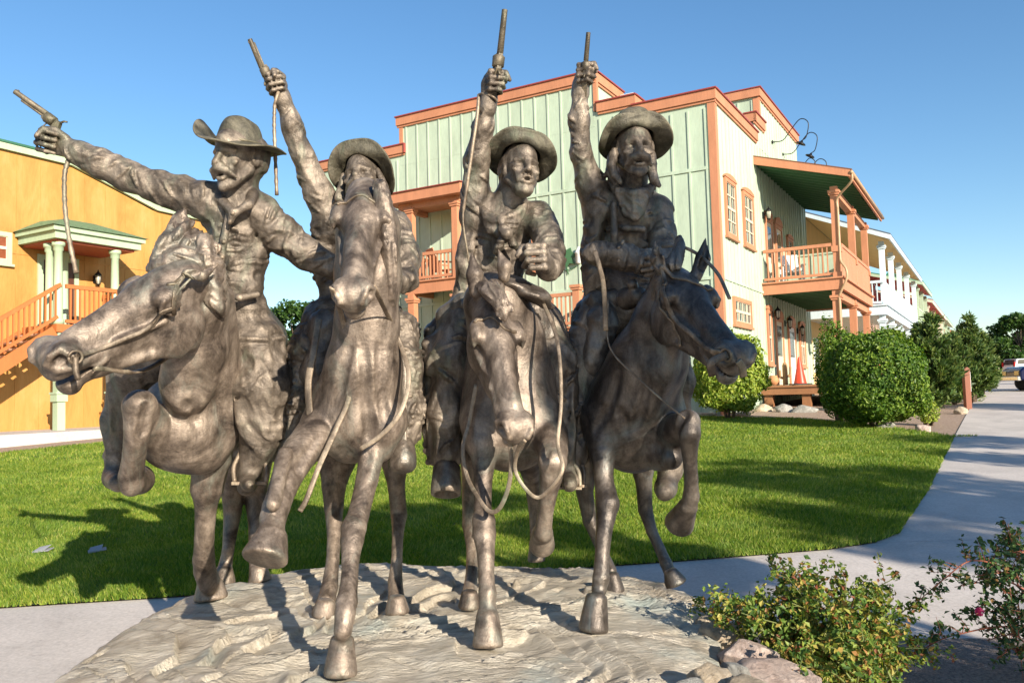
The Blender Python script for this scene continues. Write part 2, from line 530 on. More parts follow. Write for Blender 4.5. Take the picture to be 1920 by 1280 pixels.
# ------------------------------------------------------------------ parts of a figure
def human_head(f, c, F, U, s, must=0.0, mouth=.010, beard=0.0, hair=0.0, long_hair=False, ears=True, squint=True):
    F = nrm(F); U = nrm(np.array(U) - F * (np.array(U) @ F)); R = np.cross(F, U)
    def h(r, u, w): return np.array(c) + s * (r * R + u * U + w * F)
    A = (R, U, F)
    def E(p, rad, k=.008, op='u', ax=None): f.ell(h(*p), np.array(rad) * s, ax or A, k * s, op)
    def Cn(a, b, r1, r2, k=.008, op='u'): f.cone(h(*a), h(*b), r1 * s, r2 * s, k * s, None, op)
    E((0, .040, -.022), (.074, .090, .096))
    E((0, -.015, .030), (.062, .075, .058), .02)
    Cn((0, -.05, .035), (0, -.088, .050), .046, .034, .02)
    Cn((0, .050, .050), (0, .030, .056), .045, .040, .02)
    for q in (-1, 1):
        Cn((q * .056, -.050, .000), (q * .018, -.106, .062), .020, .019, .015)      # jaw line
        E((q * .047, -.030, .058), (.022, .016, .022), .012)                         # cheek bone
        E((q * .030, -.060, .072), (.016, .024, .016), .012)
        E((q * .031, -.002, .089), (.0215, .0165, .0190), .006, 'd')                  # socket
        E((q * .031, -.004, .0575), (.0170, .0135, .0165), .001)                        # eyeball
        Cn((q * .010, .019, .090), (q * .048, .014, .066), .0115, .0090, .005)       # brow
        Cn((q * .014, .003, .076), (q * .030, .007, .079), .0045, .0045, .002); Cn((q * .030, .007, .079), (q * .047, .001, .066), .0045, .0042, .002)
        Cn((q * .016, -.012, .075), (q * .031, -.0165, .077), .0042, .0042, .003); Cn((q * .031, -.0165, .077), (q * .046, -.011, .066), .0042, .004, .003)
        E((q * .060, -.045, .045), (.012, .03, .02), .015, 'd')                      # hollow cheek
        Cn((q * .019, -.040, .098), (q * .038, -.080, .076), .0060, .0055, .006)     # smile fold
    Cn((0, .020, .076), (0, -.030, .116), .0145, .0125, .008)                        # nose
    Cn((0, -.034, .116), (0, -.040, .108), .0125, .010, .004)
    Cn((0, .0, .074), (0, -.038, .088), .0145, .0165, .006)
    for q in (-1, 1):
        E((q * .0145, -.038, .102), (.0095, .0085, .012), .004)
        E((q * .008, -.048, .108), (.005, .005, .006), .003, 'd')
    m = mouth
    if m > 0:
        E((0, -.073 - m * .3, .098), (.024, .006 + m, .034), .003, 'd')
        Cn((-.017, -.0665, .082), (.017, -.0665, .082), .0055, .0055, .001)          # teeth
    for a, b in (((-.026, -.072, .084), (-.010, -.060, .098)), ((-.010, -.060, .098), (.010, -.060, .098)), ((.010, -.060, .098), (.026, -.072, .084))): Cn(a, b, .0070, .0070, .003)
    l = -.078 - m * 1.5
    for a, b in (((-.024, -.076, .082), (-.010, l, .092)), ((-.010, l, .092), (.010, l, .092)), ((.010, l, .092), (.024, -.076, .082))): Cn(a, b, .0072, .0085, .003)
    E((0, -.112 - m * .8, .078), (.021, .019, .019), .012)
    if ears:
        for q in (-1, 1):
            E((q * .076, -.006, -.012), (.012, .033, .021), .004)
            E((q * .087, -.004, -.005), (.007, .021, .011), .004, 'd')
    if must:
        for q in (-1, 1):
            Cn((q * .004, -.051, .110), (q * .030, -.058, .096), .0105 * must, .0120 * must, .003)
            Cn((q * .030, -.058, .096), (q * .054, -.084, .068), .0115 * must, .005 * must, .003)
    if beard:
        f.ell(h(0, -.105, .045), np.array((.054, .040, .046)) * s * beard, A, .012 * s, 'u', disp=woolly(70 / s, .006))
    if hair:
        f.ell(h(0, .012, -.045), np.array((.086, .092, .088)) * s * hair, A, .006 * s, 'u', disp=folds(U, 8, 70, .008))
    if long_hair:
        q0 = random.Random(9)
        for q in (-1, 1):
            for i in range(9):
                t = i / 8; dw = .030 - .075 * t; wv = q0.uniform(-.010, .010)
                a = h(q * .072, .030, dw); b = h(q * (.083 + .006 * q0.random()), -.020, dw + wv); d = h(q * (.080 + .014 * q0.random()), -.065, dw - wv); e = h(q * (.092 + .03 * q0.random()), -.100 - .02 * q0.random(), dw + wv + .012)
                lk = catmull([a, b, d, e], 4); rr = [.010 + .005 * math.sin(2.2 * k / len(lk)) for k in range(len(lk))]; rr[-1] = .004; rr[-2] = .007
                f.wchain([(*lk[k], rr[k] * s) for k in range(len(lk))], .003)
        f.ell(h(0, -.06, -.07), np.array((.080, .09, .045)) * s, A, .012 * s, 'u', disp=folds(U, 6, 75, .010))
    return h


def fist(f, w, a, t, n, s=1.0, thumb_up=0.0, open_=0.0, stub=True):
    """closed hand. w wrist, a towards the knuckles, t thumb side, n the way the fingers curl"""
    a = nrm(a); t = nrm(np.array(t) - a * (np.array(t) @ a)); n = nrm(np.array(n) - a * (np.array(n) @ a) - t * (np.array(n) @ t))
    w = np.array(w, float)
    def h(x, y, z): return w + s * (x * a + y * t + z * n)
    f.ell(h(.048, .002, -.002), np.array((.050, .041, .019)) * s, (a, t, n), .010 * s)
    if stub: f.cone(h(-.02, 0, 0), h(.028, 0, 0), .026 * s, .028 * s, .015 * s, (n, .8))
    for i, (y, l, r) in enumerate(((.036, .95, .0098), (.0125, 1.07, .0104), (-.011, 1.0, .0100), (-.0335, .82, .0090))):
        kx = .086 + .006 * (i in (1, 2))
        k0 = h(kx, y, -.008); k1 = h(kx + .012, y, .038 * l); k2 = h(.060 + open_ * .02, y, .060 * l); k3 = h(.036 + open_ * .02, y, .040 * l)
        f.ball(k0, r * 1.25 * s, .003 * s); f.cone(h(.04, y * .7, -.012), k0, r * .8 * s, r * s, .004 * s)
        f.cone(k0, k1, r * s * 1.05, r * s, .0015 * s); f.ball(k1, r * 1.1 * s, .001); f.cone(k1, k2, r * s, r * .92 * s, .0015 * s); f.cone(k2, k3, r * .92 * s, r * .8 * s, .0015 * s)
    t0 = h(.018, .030, .010); t1 = h(.050, .050, .030); t2 = h(.078, .042 + thumb_up * .02, .058); t3 = h(.088 + thumb_up * .02, .014 + thumb_up * .03, .072)
    f.cone(t0, t1, .017 * s, .0130 * s, .006 * s); f.cone(t1, t2, .0130 * s, .0115 * s, .002 * s); f.cone(t2, t3, .0118 * s, .009 * s, .002 * s)


def fist_up(f, wp, up, a, n, s=1.0, thumb_up=0.0):
    """fist cocked over the wrist, thumb side along 'up'; returns where the pistol frame sits"""
    up = nrm(up); a = nrm(np.array(a) - up * (np.array(a) @ up)); wp = np.array(wp, float)
    w = wp + up * .040 * s - a * .045 * s
    fist(f, w, a, up, n, s, thumb_up, stub=False)
    f.cone(wp - up * .02 * s, w + (a * .045 - up * .005) * s, .027 * s, .030 * s, .012 * s)
    n2 = nrm(np.array(n) - a * (np.array(n) @ a) - up * (np.array(n) @ up))
    return w + s * (.070 * a + .062 * up + .020 * n2), a


def horse_head(f, poll, muz, D, gape=0.0, ears=None, w=1.0, thick=1.2):
    """poll between the ears, muz the front of the muzzle, D the side the forehead faces"""
    poll = np.array(poll, float); F = np.array(muz, float) - poll; L = np.linalg.norm(F); F /= L
    D = nrm(np.array(D) - F * (np.array(D) @ F)); R = np.cross(D, F)
    T = L * thick
    def h(r, d, q): return poll + T * (r * w * R + d * D) + L * q * F
    A = (R, D, F)
    def Cn(a, b, r1, r2, k=.02, flat=None, op='u'): f.cone(h(*a), h(*b), r1 * T, r2 * T, k * L, flat, op)
    def E(p, rad, k=.02, op='u', ax=A): f.ell(h(*p), np.array(rad) * np.array((T, T, L * thick ** .4)), ax, k * L, op)
    g = gape
    Cn((0, -.115, .02), (0, -.125, .30), .108, .122, .03)                 # brain case
    Cn((0, -.085, .14), (0, -.108, .50), .085, .072, .03)                 # forehead to nose
    Cn((0, -.108, .48), (0, -.120, .86), .070, .064, .03)
    Cn((0, -.050, .30), (0, -.075, .78), .034, .028, .03)                 # nasal bone
    Cn((0, -.185, .34), (0, -.165, .82), .105, .068, .03)
    for q in (-1, 1):
        E((q * .075, -.235, .235), (.058, .145, .160), .03)               # jowl
        Cn((q * .075, -.33, .26), (q * .045, -.265 - g * .3, .56), .030, .026, .03)
        E((q * .120, -.072, .255), (.050, .044, .082), .02)               # orbit ridge
        Cn((q * .118, -.055, .20), (q * .125, -.060, .31), .024, .020, .02)
        E((q * .160, -.104, .285), (.034, .040, .054), .008, 'd')
        E((q * .138, -.102, .285), (.032, .033, .041), .001)              # eyeball
        Cn((q * 0.153, -.070, .240), (q * 0.156, -.068, .315), .0155, .0135, .003)     # lids
        Cn((q * 0.156, -.068, .315), (q * 0.144, -.108, .346), .0130, .011, .003)
        Cn((q * 0.153, -.070, .240), (q * 0.146, -.120, .228), .0140, .012, .003)
        Cn((q * .134, -.118, .232), (q * 0.149, -.143, .285), .012, .011, .003); Cn((q * 0.149, -.143, .285), (q * 0.144, -.108, .346), .011, .010, .003)
        Cn((q * .120, -.160, .33), (q * .085, -.150, .62), .018, .014, .015)          # facial crest
        E((q * .122, -.125, .45), (.028, .022, .12), .03, 'd')                          # hollow above the crest
        E((q * .122, -.200, .56), (.030, .018, .14), .03, 'd')                         # hollow below it
        E((q * .115, -.030, .135), (.03, .03, .045), .02, 'd')                         # temple hollow
        Cn((q * .052, -.185, .60), (q * .058, -.150, .82), .030, .034, .02)
        E((q * .056, -.110, .885), (.048, .066, .072), .03)                            # nostril
        E((q * .096, -.106, .945), (.044, .036, .052), .006, 'd')
        ring = ((.080, -.064, .900), (.068, -.074, .960), (.052, -.104, .985), (.062, -.140, .955), (.092, -.146, .900), (.104, -.105, .872))
        for a, b in zip(ring, ring[1:] + ring[:1]):
            Cn((q * a[0], a[1], a[2]), (q * b[0], b[1], b[2]), .0150, .0150, .006)
        Cn((q * .070, -.215, .80), (q * .078, -.195, .70), .012, .014, .012)           # mouth corner
    E((0, -.142, .912), (.070, .088, .078), .03)                                       # upper lip
    Cn((0, -.275, .32), (0, -.235 - g * .5, .72), .068, .050, .03)
    Cn((0, -.235 - g * .5, .72), (0, -.218 - g * 1.1, .885), .040, .044, .02)
    E((0, -.232 - g * 1.1, .900), (.056, .048, .056), .02)
    if g > 0:
        E((0, -.205 - g * .45, .92), (.14, .010 + g * .5, .15), .008, 'd')
    else:
        E((0, -.205, .93), (.15, .0065, .13), .008, 'd')
    for q, (b, m, t, rr) in (ears or {}).items():
        b = np.array(b); m = np.array(m); t = np.array(t)
        f.cone(b, m, rr * .75, rr * .95, .015); f.cone(m, t, rr * .95, rr * .12, .008)
    return h, (R, D, F), L


def ear_cut(f, b, m, t, rr, out):
    out = nrm(out); b = np.array(b); m = np.array(m); t = np.array(t)
    f.cone(b * .55 + m * .45 + out * rr * .75, m * .25 + t * .75 + out * rr * .35, rr * .62, rr * .2, .008, None, 'd')


def leg(f, pts, hoof=None, k=.009):
    f.chain([(a[0], a[1], a[2], a[3] * .89) for a in pts], k)
    if hoof: f.hoof(hoof[0], hoof[1], hoof[2], hoof[3])


def base_h(X, Y):
    return .55 + .02 * np.sin(X * 2.1 + 1) * np.cos(Y * 1.7)


def B(x, y, dz=0.0):
    """where the sight line x, y meets the top of the bronze ground slab"""
    r = ray(x, y); Y = 3.5
    for _ in range(25):
        X = r[0] / r[1] * Y
        Y = (base_h(X, Y) + dz - EYE[2]) * r[1] / r[2]
    return EYE + r * (Y / r[1])


def pistol(name, mat, parent, grip, b, up, s=1.15, long_=1.0, rake=0.0):
    """single-action revolver: grip point in the fist, b barrel direction, up the sight side"""
    b = nrm(b); up = nrm(np.array(up) - b * (np.array(up) @ b)); sd = np.cross(b, up); g = np.array(grip)
    def h(x, y, z=0): return g + s * (x * b + y * up + z * sd)
    m = MB()
    m.lathe(h(.035, .030), b, [(0, .010 * s), (.001, .0125 * s), ((.165 * long_) * s, .0110 * s), ((.167 * long_) * s, .0112 * s), ((.168 * long_) * s, .005 * s)], 14)
    m.lathe(h(.035, .016), b, [(0, .004 * s), (.002, .0055 * s), (.115 * s, .005 * s), (.117 * s, .003 * s)], 8)   # ejector rod
    m.lathe(h(-.012, .020), b, [(0, .015 * s), (.003 * s, .0225 * s), (.038 * s, .0235 * s), (.042 * s, .020 * s), (.046 * s, .014 * s)], 18)
    for k in range(6):
        an = k * math.pi / 3
        p = h(-.01, .020 + .0185 * math.cos(an), .0185 * math.sin(an))
        m.tube([p, p + b * .03 * s], .0035 * s, 6)
    prof = [(-.025, .036), (.042, .040), (.042, .004), (.020, -.002), (-.010, -.002), (-.022, .006)]
    m.prism([h(x, y, -.008) for x, y in prof], sd * .016 * s)
    gp = [(-.014, .012), (-.026, .030), (-.036, .030), (-.040, .006), (-.060, -.050), (-.066, -.078), (-.040, -.084), (-.030, -.048), (-.012, -.004)]
    ca, sa = math.cos(R_(rake)), math.sin(R_(rake))
    rk = lambda x, y: (-.02 + (x + .02) * ca + (y - .02) * sa, .02 - (x + .02) * sa + (y - .02) * ca)
    m.prism([h(*rk(x, y), -.0125) for x, y in gp], sd * .025 * s)
    m.tube([h(-.030, .030), h(-.038, .046), h(-.050, .052)], [.006 * s, .0045 * s, .004 * s], 8)        # hammer
    m.tube(catmull([h(.012, .0), h(.014, -.024), h(-.004, -.034), h(-.018, -.020), h(-.016, .0)], 5), .0028 * s, 8)   # guard
    m.bar(h(.190 * long_, .040), h(.200 * long_, .040), .003 * s, .008 * s, up)
    return m.build(name, mat, parent, True)


def hat(name, mat, parent, c, F, U, s, crown=.115, brim=.125, ang=None, length=None, cf=1.12, dent=.03, thick=.009, taper=1.0):
    F = nrm(F); U = nrm(np.array(U) - F * (np.array(U) @ F)); R = np.cross(F, U)
    na = 72
    vs = []; rows = 0
    def put(fn):
        nonlocal rows
        for k in range(na):
            a = 2 * math.pi * k / na
            r, u, w = fn(a); vs.append(np.array(c) + s * (r * R + u * U + w * F))
        rows += 1
    rx, rf = .082, .082 * cf
    top = crown
    tq = lambda q, hgt: q * (1 - (1 - taper) * min(1.0, hgt / top))
    for q, hgt in ((.02, top - dent * .9), (.25, top - dent * .7), (.5, top - dent * .25), (.72, top), (.86, top - .010), (.95, top - .032), (1.0, top * .55), (1.04, .012), (1.06, .0)):
        q = tq(q, hgt)
        put(lambda a, q=q, hgt=hgt: (rx * q * math.sin(a), hgt + .012 * math.cos(a) * (hgt > .05) - (.016 * max(0, math.cos(a)) if hgt > .05 else 0) * (1 - q) + .003 * math.sin(3 * a + hgt * 40), rf * q * math.cos(a)))
    nb = 9
    for j in range(1, nb + 1):
        t = j / nb
        def fn(a, t=t):
            e = ang(a); L = brim * (length(a) if length else 1.0)
            # brim leaves the band flat and curls to its angle
            d = L * t; th = e * min(1.0, t * 1.5)
            o = d * math.cos(th * .8); u = d * math.sin(th * .8) + .005 * math.sin(5 * a + t * 4)
            return ((rx * 1.06 + o) * math.sin(a), u, (rf * 1.06 + o) * math.cos(a))
        put(fn)
    V0 = np.array(vs)
    qs = [(i * na + k, i * na + (k + 1) % na, (i + 1) * na + (k + 1) % na, (i + 1) * na + k) for i in range(rows - 1) for k in range(na)]
    me = bpy.data.meshes.new(name)
    me.from_pydata([tuple(v) for v in V0], [], qs + [tuple(range(na))[::-1]])
    me.polygons.foreach_set('use_smooth', [True] * len(me.polygons)); me.update()
    o = link(name, me, mat, parent, True)
    m = o.modifiers.new('felt', 'SOLIDIFY'); m.thickness = thick * s; m.offset = 0
    m2 = o.modifiers.new('soft', 'SUBSURF'); m2.levels = 1; m2.render_levels = 1
    return o


def statue(name, label, loc):
    t = empty(name, loc, label, 'statue', 'bronze horsemen of the statue group')
    return t


TO = V(0, 0, 1)     # towards the viewer
UPV = np.array((0, 0, 1.0)); RT = np.array((1.0, 0, 0)); LF = -RT


def groove(f, pts, r=.012, k=.03, n=6):
    """soft furrow between two muscles"""
    q, g = f.snap(catmull(pts, n), r * .45)
    m = len(q)
    for i in range(m - 1):
        a = math.sin(math.pi * (i + .5) / m) ** .5
        f.cone(q[i], q[i + 1], r * a, r * a, k, None, 'd')


def creases(f, pts, n, r=.0065, seed=0, arc=(.7, 1.7), slant=.16):
    """crisp cloth folds wrapped part-way round a limb or torso: a furrow with a raised lip beside it.
    pts: (x, y, Y, r) as given to chain()"""
    R0 = random.Random(seed)
    c = np.array([[*P(q[0], q[1], q[2]), px(q[3], q[2])] for q in pts])
    sl = np.concatenate([[0], np.cumsum(np.linalg.norm(np.diff(c[:, :3], axis=0), axis=1))]); sl /= sl[-1]
    at = lambda t: np.array([np.interp(t, sl, c[:, k]) for k in range(4)])
    Q = []; m = 7
    ax = nrm(c[-1, :3] - c[0, :3]); N = nrm(np.cross(ax, (0, 1, 0))); Bv = np.cross(ax, N)
    if (N @ (0, -1, 0)) < 0: pass
    side = math.atan2(Bv @ (0, -1, 0), N @ (0, -1, 0))
    for i in range(n):
        t0 = (i + R0.random()) / n; a0 = side + R0.uniform(-1.5, 1.5); da = R0.choice((-1, 1)) * R0.uniform(*arc); sg = R0.choice((-1, 1)) * R0.uniform(.3, 1) * slant
        for k in range(m):
            u = k / (m - 1); q = at(min(1, max(0, t0 + sg * (u - .5)))); a = a0 + da * (u - .5)
            Q.append(q[:3] + q[3] * (N * math.cos(a) + Bv * math.sin(a)))
    S, g = f.snap(np.array(Q), 0.0, 5)
    for i in range(n):
        s = S[i * m:(i + 1) * m]; gg = g[i * m:(i + 1) * m]; w = R0.uniform(.7, 1.3)
        off = ax * r * 2.1 * R0.choice((-1, 1))
        for k in range(m - 1):
            e0 = math.sin(math.pi * (k + .15) / (m - .7)) * w; e1 = math.sin(math.pi * (k + 1.15) / (m - .7)) * w
            if np.linalg.norm(s[k + 1] - s[k]) > .12: continue
            f.cone(s[k] + gg[k] * r * .5, s[k + 1] + gg[k + 1] * r * .5, r * e0, r * max(e1, .1), .007, None, 'd')
            f.cone(s[k] + off - gg[k] * r * .35, s[k + 1] + off - gg[k + 1] * r * .35, r * 1.1 * e0, r * 1.1 * max(e1, .1), .009)


def hat_band(name, mat, parent, c, F, U, s, cf=1.12):
    F = nrm(F); U = nrm(np.array(U) - F * (np.array(U) @ F)); Rr = np.cross(F, U); m = MB()
    q = [np.array(c) + s * (.088 * math.sin(a) * Rr + .016 * U + .088 * cf * math.cos(a) * F) for a in np.linspace(0, 2 * math.pi, 40)]
    m.tube(q, .0062 * s, 8); return m.build(name, mat, parent, True)


def buttons(name, mat, parent, fig, pts, r=.010, n=5):
    q, g = fig.snap(catmull([P(*p) for p in pts], 10), .001)
    for i in np.linspace(0, len(q) - 1, n).astype(int):
        m = MB(); m.lathe(q[i] - g[i] * .004, g[i], [(0, r), (.006, r), (.009, r * .7)], 10); m.build(name, mat, parent, True)


def fringe(mb, fig, a, b, nrow, length, down, w=.006, seed=1):
    r = random.Random(seed)
    for i in range(nrow):
        t = i / (nrow - 1)
        p = np.array(a) * (1 - t) + np.array(b) * t
        q = p + np.array(down) * length * r.uniform(.7, 1.1) + np.array((r.uniform(-.01, .01), r.uniform(-.01, .01), 0))
        mb.tube([p, (p + q) / 2 + np.array((r.uniform(-.004, .004), -.006, 0)), q], [w, w * .8, w * .3], 5)


def mane(name, mat, parent, strands, vox=.0055, seed=0):
    """strands: list of (list of (x,y,Y,r)) locks of cast hair"""
    f = Fig(vox)
    for s_ in strands:
        c = [(*P(p[0], p[1], p[2]), px(p[3], p[2])) for p in s_]
        cc = catmull([np.array(q) for q in c], 4)
        f.wchain([tuple(q) for q in cc], .004, None, folds(np.array(cc[-1][:3]) - np.array(cc[0][:3]), 5, 48, .011, seed))
    return link(name, f.mesh(name), mat, parent, True)
# =================================================================== STATUE 1 (leftmost)
def statue_one():
    root = statue('horseman_statue', 'bronze cowboy aiming a pistol to the left over a horse with its neck stretched sideways', (-1.05, 4.6, .55))
    f = Fig(.0078)
    # head, in profile to the left
    f.chain([(352, 530, 3.58, 44), (372, 570, 3.62, 52), (366, 650, 3.72, 56), (352, 720, 3.80, 50)], .04)
    f.chain([(352, 715, 3.78, 46), (352, 742, 3.76, 34)], .03)
    f.chain([(405, 560, 3.75, 34), (404, 690, 3.95, 48), (408, 780, 4.1, 60)], .05)
    # chest and barrel
    f.ell(P(345, 792, 4.02), (.215, .24, .235), None, .05)
    f.chain([(375, 790, 4.1, 76), (420, 755, 4.6, 88), (450, 745, 5.2, 78)], .05)
    f.chain([(318, 822, 4.0, 50), (376, 838, 4.05, 50)], .05)
    f.cone(P(345, 715, 3.88), P(352, 850, 3.92), .05, .06, .05)
    # lifted foreleg
    leg(f, [(320, 830, 3.95, 52), (268, 778, 3.72, 37), (262, 762, 3.66, 35), (258, 800, 3.66, 27), (252, 850, 3.72, 23), (246, 893, 3.78, 25), (247, 908, 3.79, 25)])
    f.hoof(P(250, 906, 3.82), P(262, 898, 4.00), px(24, 3.8), px(30, 3.8))
    # planted foreleg
    hb = B(396, 1124)
    y0 = hb[1]
    leg(f, [(398, 815, 4.15, 50), (398, 855, 4.18, 39), (392, 890, 4.2, 35), (388, 915, 4.22, 33), (386, 950, 4.26, 22), (383, 1010, 4.32, 19.5), (382, 1048, 4.37, 22), (384, 1070, 4.4, 22), (392, 1092, 4.42, 23)],
        (P(393, 1085, y0 + .01), hb, px(25, y0), px(32, y0)))
    # hind legs
    hq = B(488, 1090)
    leg(f, [(470, 770, 5.1, 80), (470, 850, 5.0, 48), (478, 925, 5.05, 24), (484, 975, 5.0, 20), (480, 1040, 4.9, 15), (484, 1065, 4.9, 17)], (P(484, 1060, hq[1]), hq, px(16, 5), px(22, 5)))
    hq = B(420, 1095)
    leg(f, [(440, 780, 5.1, 66), (440, 870, 4.95, 34), (436, 960, 5.0, 18), (428, 1030, 4.9, 12), (422, 1062, 4.9, 14)], (P(421, 1060, hq[1]), hq, px(16, 5), px(21, 5)))
    poll = P(336, 484, 3.44); muz = P(46, 638, 3.0)
    D = V(-.12, .82, .56)
    er = (P(350, 512, 3.34), P(378, 516, 3.36), P(412, 494, 3.42), .027)
    hd, ax, L = horse_head(f, poll, muz, D, gape=.010, ears={0: er}, thick=1.40)
    ear_cut(f, *er, V(.1, -.3, 1))
    groove(f, [P(300, 760, 3.5), P(310, 830, 3.5), P(330, 880, 3.5)], .014); groove(f, [P(400, 720, 3.5), P(408, 800, 3.6), P(425, 860, 3.7)], .013); groove(f, [P(330, 790, 3.5), P(360, 850, 3.5), P(352, 890, 3.5)], .012)
    horse = link('horse', f.mesh('horse'), BR_HORSE, root, True)
    # mane swept up by the wind
    st = []
    rr_ = random.Random(2)
    for i in range(26):
        t = i / 25; w_ = rr_.uniform(-8, 8); v_ = rr_.uniform(-10, 10)
        st.append([(285 + 116 * t, 502 + 22 * t, 3.50 + .06 * rr_.random(), 9), (308 + 86 * t + w_ * .4, 448 + 26 * t + v_ * .5, 3.50 + .10 * rr_.random(), 11), (326 + 60 * t + w_, 420 + 42 * t + v_, 3.54 + .08 * rr_.random(), 8), (336 + 78 * t + w_ * 1.5, 396 + 95 * t + v_ * 1.2, 3.6, 2.5)])
    for i in range(13):
        t = i / 12; w_ = rr_.uniform(-4, 4)
        st.append([(376 + 10 * t, 488 + 66 * t, 3.52, 9), (396 + 8 * t + w_, 490 + 78 * t, 3.52, 10), (414 + 5 * t + w_, 498 + 92 * t, 3.58, 3)])
    st.append([(305, 505, 3.50, 22), (345, 492, 3.52, 30), (392, 505, 3.56, 24), (408, 540, 3.6, 16)])
    mane('mane', BR_HORSE, horse, st, seed=3)
    mb = MB()
    strap_on(mb, f, [P(285, 478, 3.2), P(340, 505, 3.2), P(366, 560, 3.2), P(364, 610, 3.25)], .018, .005)
    strap_on(mb, f, [P(292, 474, 3.2), P(350, 503, 3.2), P(376, 560, 3.2), P(374, 612, 3.25)], .010, .005)
    strap_on(mb, f, [P(364, 606, 3.2), P(305, 628, 3.15), P(240, 645, 3.05), P(184, 672, 3.0)], .018, .005)
    strap_on(mb, f, [P(364, 618, 3.2), P(305, 640, 3.15), P(240, 658, 3.05)], .010, .004)
    q, g = f.snap([P(176, 678, 2.95)], .006); a = g[0]
    t = nrm(np.cross(a, UPV)); u2 = np.cross(a, t)
    mb.tube([q[0] + .024 * (math.cos(w) * t + math.sin(w) * u2) for w in np.linspace(0, 2 * math.pi, 17)], .006, 7)
    mb.tube(catmull([q[0], q[0] + (0.004, -.004, -.05), q[0] + (.012, 0, -.085)], 5), [.011] * 10 + [.006], 8)
    mb.build('bridle', BR_STRAP, horse, True)
    mb = MB()
    ribbon(mb, catmull([P(178, 690, 3.05), P(280, 690, 3.5), P(400, 600, 3.85), P(440, 560, 3.95)], 10), .02, .005, nrm0=TO)
    mb.build('reins', BR_LEATHER, horse, True)
    # saddle skirt and blanket edges
    g2 = Fig(.010)
    g2.chain([(440, 600, 4.35, 60), (470, 640, 4.6, 62)], .05, flat=(RT, 1.1))
    g2.chain([(505, 640, 4.5, 26), (505, 720, 4.55, 30)], .03, disp=folds(UPV, 12, 30, .008))
    link('saddle', g2.mesh('saddle'), BR_DARK, horse, True)

    # ---- rider
    f = Fig(.0065)
    CR = []
    F = V(-.42, -.10, .90); U = V(.03, 1, .10)
    s = 1.26
    hc = P(446, 296, 3.86)
    human_head(f, hc, F, U, s, must=1.15, mouth=.006, hair=1.0)
    f.chain([(452, 330, 3.92, 34), (447, 372, 3.95, 34)], .02)
    # torso: open shirt over a vest
    tw = folds(V(.25, 1, 0), 7, 13, .022, 2)
    f.chain([(385, 372, 3.92, 30), (440, 385, 3.98, 36), (490, 405, 3.98, 34)], .05)
    f.chain([(440, 405, 4.0, 48.4), (445, 470, 4.02, 42.8), (447, 530, 4.02, 35.3)], .05, flat=(RT, 1.12), disp=tw)
    CR.append(([(440, 405, 4.0, 48.4), (445, 470, 4.02, 42.8), (447, 530, 4.02, 35.3)], 12, .0075, 101))
    f.chain([(447, 545, 4.02, 37), (450, 580, 4.05, 42)], .03, flat=(RT, 1.1), disp=folds(RT, 8, 20, .010, 5))
    f.chain([(412, 372, 3.86, 9), (438, 398, 3.80, 8), (432, 415, 3.80, 6)], .012)
    f.chain([(476, 362, 3.9, 10), (466, 384, 3.82, 9), (440, 400, 3.80, 7)], .012)
    f.chain([(431, 395, 3.84, 7), (420, 450, 3.84, 7), (412, 520, 3.88, 7)], .012)      # shirt placket
    f.chain([(414, 548, 3.9, 6), (450, 558, 3.86, 7), (482, 552, 3.92, 6)], .008)        # belt
    # right arm stretched to the left
    af = folds(V(-1, .35, .1), 10, 13, .014, 1)
    f.chain([(392, 378, 3.93, 31.7), (335, 362, 3.93, 29.9), (240, 332, 3.9, 25.5), (190, 306, 3.87, 23.8), (146, 286, 3.85, 20.2)], .035, disp=af)
    CR.append(([(392, 378, 3.93, 31.7), (335, 362, 3.93, 29.9), (240, 332, 3.9, 25.5), (180, 303, 3.87, 23.8), (132, 281, 3.85, 20.2)], 15, .0070, 102))
    f.chain([(146, 286, 3.85, 23), (134, 280, 3.85, 19)], .01)
    fist(f, P(132, 278, 3.85), V(-1, .28, .05), V(-.25, 1, .15), V(-.3, -.35, 1), 1.28)
    # left arm reaching behind the second horse
    af = folds(V(1, -.6, .1), 10, 13, .014, 9)
    f.chain([(492, 402, 3.98, 32.6), (528, 440, 4.0, 29.9), (575, 475, 4.02, 24.6), (625, 500, 4.05, 20.2)], .035, disp=af)
    CR.append(([(492, 402, 3.98, 32.6), (528, 440, 4.0, 29.9), (575, 475, 4.02, 24.6), (625, 500, 4.05, 20.2)], 15, .0070, 103))
    fist(f, P(628, 502, 4.06), V(1, -.3, .2), V(.2, 1, .1), V(0, 0, 1), 1.2)
    # left leg in wide chaps
    lf = folds(V(.35, -1, 0), 5, 14, .018, 4)
    f.chain([(452, 590, 4.08, 44), (470, 640, 4.05, 46), (492, 720, 4.02, 42), (492, 800, 4.05, 34), (480, 850, 4.08, 24)], .04, flat=(RT, 1.15), disp=lf)
    CR.append(([(452, 590, 4.08, 44), (470, 640, 4.05, 46), (492, 720, 4.02, 42), (492, 800, 4.05, 34), (480, 850, 4.08, 24)], 11, .009, 104))
    f.chain([(500, 700, 4.1, 28), (528, 790, 4.1, 24), (520, 850, 4.12, 14)], .03, flat=(V(0, 0, 1), .6), disp=folds(UPV, 5, 18, .012, 3))
    f.chain([(458, 640, 3.98, 12), (448, 720, 3.95, 14), (452, 790, 3.97, 10)], .03)
    f.chain([(475, 845, 4.08, 22), (468, 890, 4.08, 21), (462, 912, 4.02, 17)], .02)       # boot
    f.chain([(464, 906, 4.06, 17), (467, 908, 3.84, 9)], .015)
    # right leg beyond the horse, ending in a dark boot
    f.chain([(420, 600, 4.2, 42), (330, 640, 4.35, 46), (245, 700, 4.4, 36), (222, 790, 4.45, 26), (218, 850, 4.45, 20)], .04, disp=folds(UPV, 6, 16, .014, 8))
